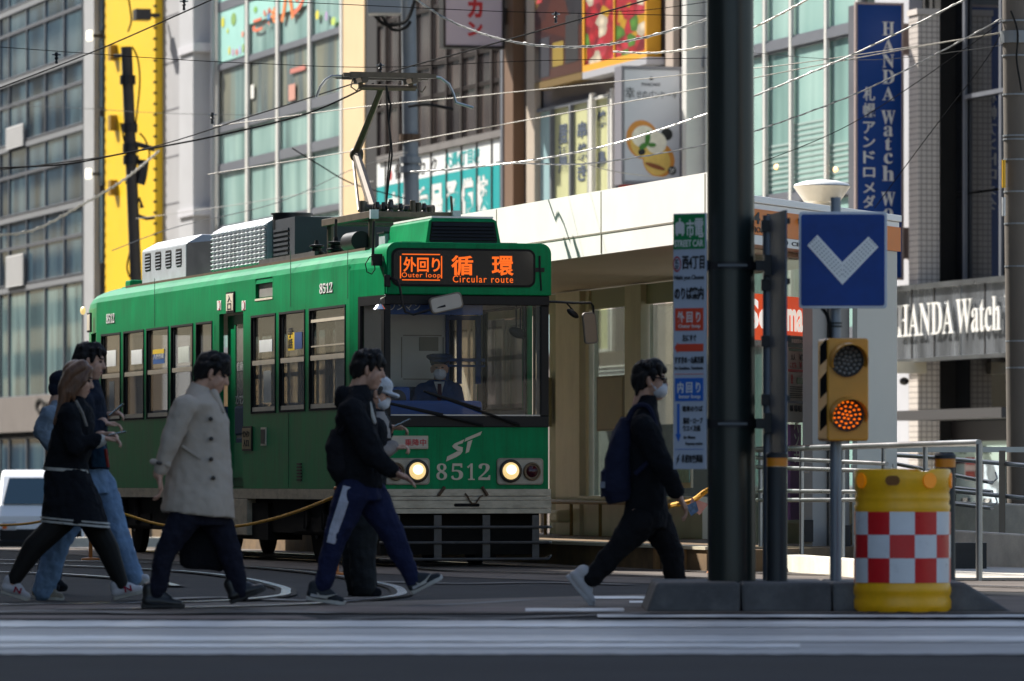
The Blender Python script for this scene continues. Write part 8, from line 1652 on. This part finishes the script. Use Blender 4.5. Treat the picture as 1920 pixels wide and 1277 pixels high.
m = MB(); f.ch(m, [(690,935,-0.08,70),(678,1015,-0.08,58),(684,1100,-0.08,46)]); f.ch(m, [(686,935,0.08,70),(664,1015,0.08,58),(672,1100,0.08,46)]); skinned('trousers', m, cloth('trousers_charcoal', (0.020,0.022,0.024)), f.root, 0.010, 4, 0.02)
f.shoe((664,1117), (716,1118), M_BLKC, -0.08, 24); f.shoe((652,1117), (702,1118), M_BLKC, 0.08, 24)
phone(f, (740,801), (770,787), 0.02)
# --- the masked young man with a backpack at right
f = Fig(1137, 1210, 'masked young man with glasses in black with a navy backpack, walking right'); Z = f.P
b = MB(); b.body = True; f.head(b, (1218,714,0), 0.06, 1.04)
f.rows(b, [(980,1182,1244,0.12,0),(920,1180,1240,0.12,0),(850,1182,1238,0.13,0),(795,1184,1230,0.18,0),(768,1196,1226,0.09,0),(752,1202,1226,0.06,0)])
f.ch(b, [(1196,972,-0.09,62),(1156,1030,-0.10,42),(1102,1086,-0.12,26)]); f.ch(b, [(1230,972,0.08,62),(1256,1032,0.08,42),(1270,1098,0.07,26)])
f.ch(b, [(1206,800,-0.20,40),(1242,868,-0.23,30),(1268,926,-0.22,19)]); f.ch(b, [(1210,800,0.20,40),(1200,870,0.20,30),(1215,930,0.18,19)])
f.hand(b, Vector(Z(1270,930,-0.22)), (0.5,0,-0.85), (0.8,0.2,0.5), 0.6, 1, 1.05); f.hand(b, Vector(Z(1215,930,0.18)), (0.2,0,-1), (1,0,0), 0.5, -1)
skinned('body', b, M_SKIN, f.root, 0.0065, 3); f.face(); f.short_hair(M_HAIRB, 0.05, -0.085); f.mask()
m = MB(); R4 = f.L
for sy in (-1, 1): m.tube([R4(0.10,sy*0.012,0.018), R4(0.088,sy*0.055,0.020), R4(0.0,sy*0.088,0.022)], 0.006, 6); m.tube([R4(0.104,sy*0.014,0.024), R4(0.104,sy*0.014,-0.008), R4(0.09,sy*0.05,-0.010), R4(0.088,sy*0.055,0.022)], 0.004, 6)
part('glasses', m, M_BTN if False else M_BLACK, f.root)
m = MB(); f.rows(m, [(985,1172,1250,0.155,0),(940,1172,1250,0.16,0),(880,1172,1250,0.165,0),(830,1176,1244,0.175,0),(795,1178,1238,0.21,0),(772,1188,1232,0.16,0),(752,1194,1232,0.10,0),(742,1198,1230,0.085,0)])
f.ch(m, [(1206,802,-0.21,52),(1240,868,-0.24,42),(1266,922,-0.225,32)]); f.ch(m, [(1210,802,0.20,50),(1200,870,0.20,40),(1213,922,0.18,30)]); skinned('jacket', m, M_BLKC, f.root, 0.010, 4, 0.02)
m = MB(); f.rows(m, [(990,1170,1250,0.16,0),(955,1172,1250,0.155,0)]); f.ch(m, [(1198,980,-0.09,66),(1156,1030,-0.10,48),(1110,1082,-0.12,38)]); f.ch(m, [(1230,980,0.08,66),(1258,1032,0.08,48),(1270,1100,0.07,38)]); skinned('trousers', m, cloth('trousers_black', (0.011,0.011,0.013)), f.root, 0.010, 4, 0.02)
f.shoe((1060,1080), (1108,1140), M_SHW, -0.12, 40, M_SHW); f.shoe((1250,1118), (1312,1118), M_SHW, 0.07, 32, M_SHW)
t = thing('backpack', 'navy backpack on the masked young man at right', 'backpack', tuple(Z(1155,870,0)), 'w'); m = MB(); f.rows(m, [(942,1140,1184,0.12,0,-4),(920,1129,1186,0.15,0),(860,1134,1186,0.15,0),(810,1148,1188,0.14,0),(782,1164,1190,0.09,0)], 3); bk = skinned('pack_body', m, cloth('pack_navy', (0.018,0.021,0.045)), t, 0.011, 4, 0.012)
m = MB(); f.rows(m, [(930,1126,1150,0.10,0,-3),(885,1126,1150,0.11,0),(875,1134,1152,0.10,0)], 3); part('front_pocket', m, MATS['pack_navy'], t, smooth=True); m = MB(); m.box(Z(1126,0).x-0.004,Z(1134,0).x,f.Y-0.115,f.Y-0.02,Z(0,915).z,Z(0,903).z); part('patch', m, cloth('patch_grey','#7d8088'), t)
for sy in (-1, 1): m = MB(); m.tube(smooth_path([Z(1176,790,sy*0.13), Z(1190,764,sy*0.15), Z(1214,764,sy*0.155), Z(1228,800,sy*0.16), Z(1226,850,sy*0.17), Z(1190,890,sy*0.175)], 5), 0.018, 6); part('strap', m, MATS['pack_navy'], t, smooth=True)
# --- the streetcar driver behind the windscreen, facing the camera side
YDv = s2w(0, 1.12)[1]
f = Fig(0, 822, 'streetcar driver in navy uniform, peaked cap and white mask behind the windscreen', None, Y=YDv); Z = f.P
f.root.location.z = 0.86; ORG[f.root.name] = (f.root.location.x, f.root.location.y, 0.86)
b = MB(); b.body = True; C = Z(824,692); b.ell(tuple(C+Vector((0,0.0,0.03))), (0.076,0.095,0.09)); b.ell(tuple(C+Vector((0.004,-0.03,-0.035))), (0.062,0.066,0.082)); b.cap(C+Vector((0.006,-0.10,0.01)), 0.012, C+Vector((0.006,-0.108,-0.022)), 0.015); b.cap(C+Vector((0,0.02,-0.05)), 0.055, C+Vector((0,0.03,-0.17)), 0.06)
for sx in (-1, 1): b.cap(C+Vector((sx*0.076,0.0,0.01)), 0.016, C+Vector((sx*0.074,0.0,-0.03)), 0.012)
f.rows(b, [(820,796,848,0.13,0.02),(780,796,848,0.13,0.02),(735,788,856,0.12,0.03),(716,800,846,0.08,0.03)]); f.ch(b, [(792,728,0.02,22),(782,770,0,17),(796,786,-0.25,11)]); f.ch(b, [(852,728,0.02,22),(862,770,0,17),(846,786,-0.25,11)])
f.ch(b, [(810,818,0.02,26),(806,812,-0.42,22),(806,880,-0.44,14)]); f.ch(b, [(836,818,0.02,26),(840,812,-0.42,22),(840,880,-0.44,14)])
f.hand(b, Vector(Z(796,786,-0.25)), (0.3,-1,0), (0,0,1), 0.8, 1); f.hand(b, Vector(Z(846,786,-0.25)), (-0.3,-1,0), (0,0,1), 0.8, -1)
skinned('body', b, M_SKIN, f.root, 0.007, 3)
for sx in (-1, 1): m = MB(); m.ell(tuple(C+Vector((sx*0.030,-0.088,0.014))), (0.014,0.010,0.007)); part('eye', m, M_EYE, f.root, smooth=True)
m = MB(); m.ell(tuple(C+Vector((0.004,-0.062,-0.05))), (0.066,0.06,0.058)); m.cap(C+Vector((0.004,-0.11,-0.02)), 0.02, C+Vector((0.004,-0.108,-0.06)), 0.02); skinned('face_mask', m, M_MASK, f.root, 0.007, 3)
m = MB(); m.ell(tuple(C+Vector((0,0.01,0.06))), (0.088,0.102,0.055)); m.lathe((C.x,C.y+0.0,C.z), [(0,0.06),(0.092,0.06),(0.095,0.085),(0.13,0.115),(0.125,0.135),(0.07,0.15),(0,0.152)], 28); part('cap', m, cloth('uniform_navy', (0.022,0.050,0.125)), f.root, smooth=True); m = MB(); m.hexa([tuple(C+Vector(p)) for p in ((-0.07,-0.16,0.048),(0.07,-0.16,0.048),(0.085,-0.03,0.066),(-0.085,-0.03,0.066),(-0.07,-0.16,0.056),(0.07,-0.16,0.056),(0.085,-0.03,0.076),(-0.085,-0.03,0.076))]); part('cap_peak', m, M_BLACK, f.root)
m = MB(); f.rows(m, [(822,790,854,0.155,0.02),(780,790,854,0.15,0.02),(745,782,862,0.145,0.03),(726,786,858,0.12,0.03),(712,804,844,0.08,0.03)]); f.ch(m, [(792,732,0.02,30),(781,770,0,24),(793,784,-0.20,17)]); f.ch(m, [(852,732,0.02,30),(863,770,0,24),(849,784,-0.20,17)]); u_ = skinned('uniform_jacket', m, MATS['uniform_navy'], f.root, 0.010, 4, 0.012)
m = MB(); m.prism([tuple(Z(x,y,-0.10)) for x,y in ((814,716),(834,716),(825,752))], (0,-0.035,0)); part('shirt_front', m, M_WCL, u_); m = MB(); m.prism([tuple(Z(x,y,-0.137)) for x,y in ((821,720),(828,720),(829,748),(824.5,754),(820,748))], (0,-0.008,0)); part('necktie', m, cloth('tie_wine', (0.05,0.012,0.02)), u_)
m = MB(); f.ch(m, [(810,818,0.02,32),(806,814,-0.42,28),(806,880,-0.44,20)]); f.ch(m, [(836,818,0.02,32),(840,814,-0.42,28),(840,880,-0.44,20)]); skinned('trousers', m, MATS['uniform_navy'], f.root, 0.012, 3)
f2 = f
for d in (-0.30, -0.02):
    o, q = f.shoe((798 if d < -0.1 else 832, 902), (812 if d < -0.1 else 846, 902), M_BLKC, -0.45, 20)
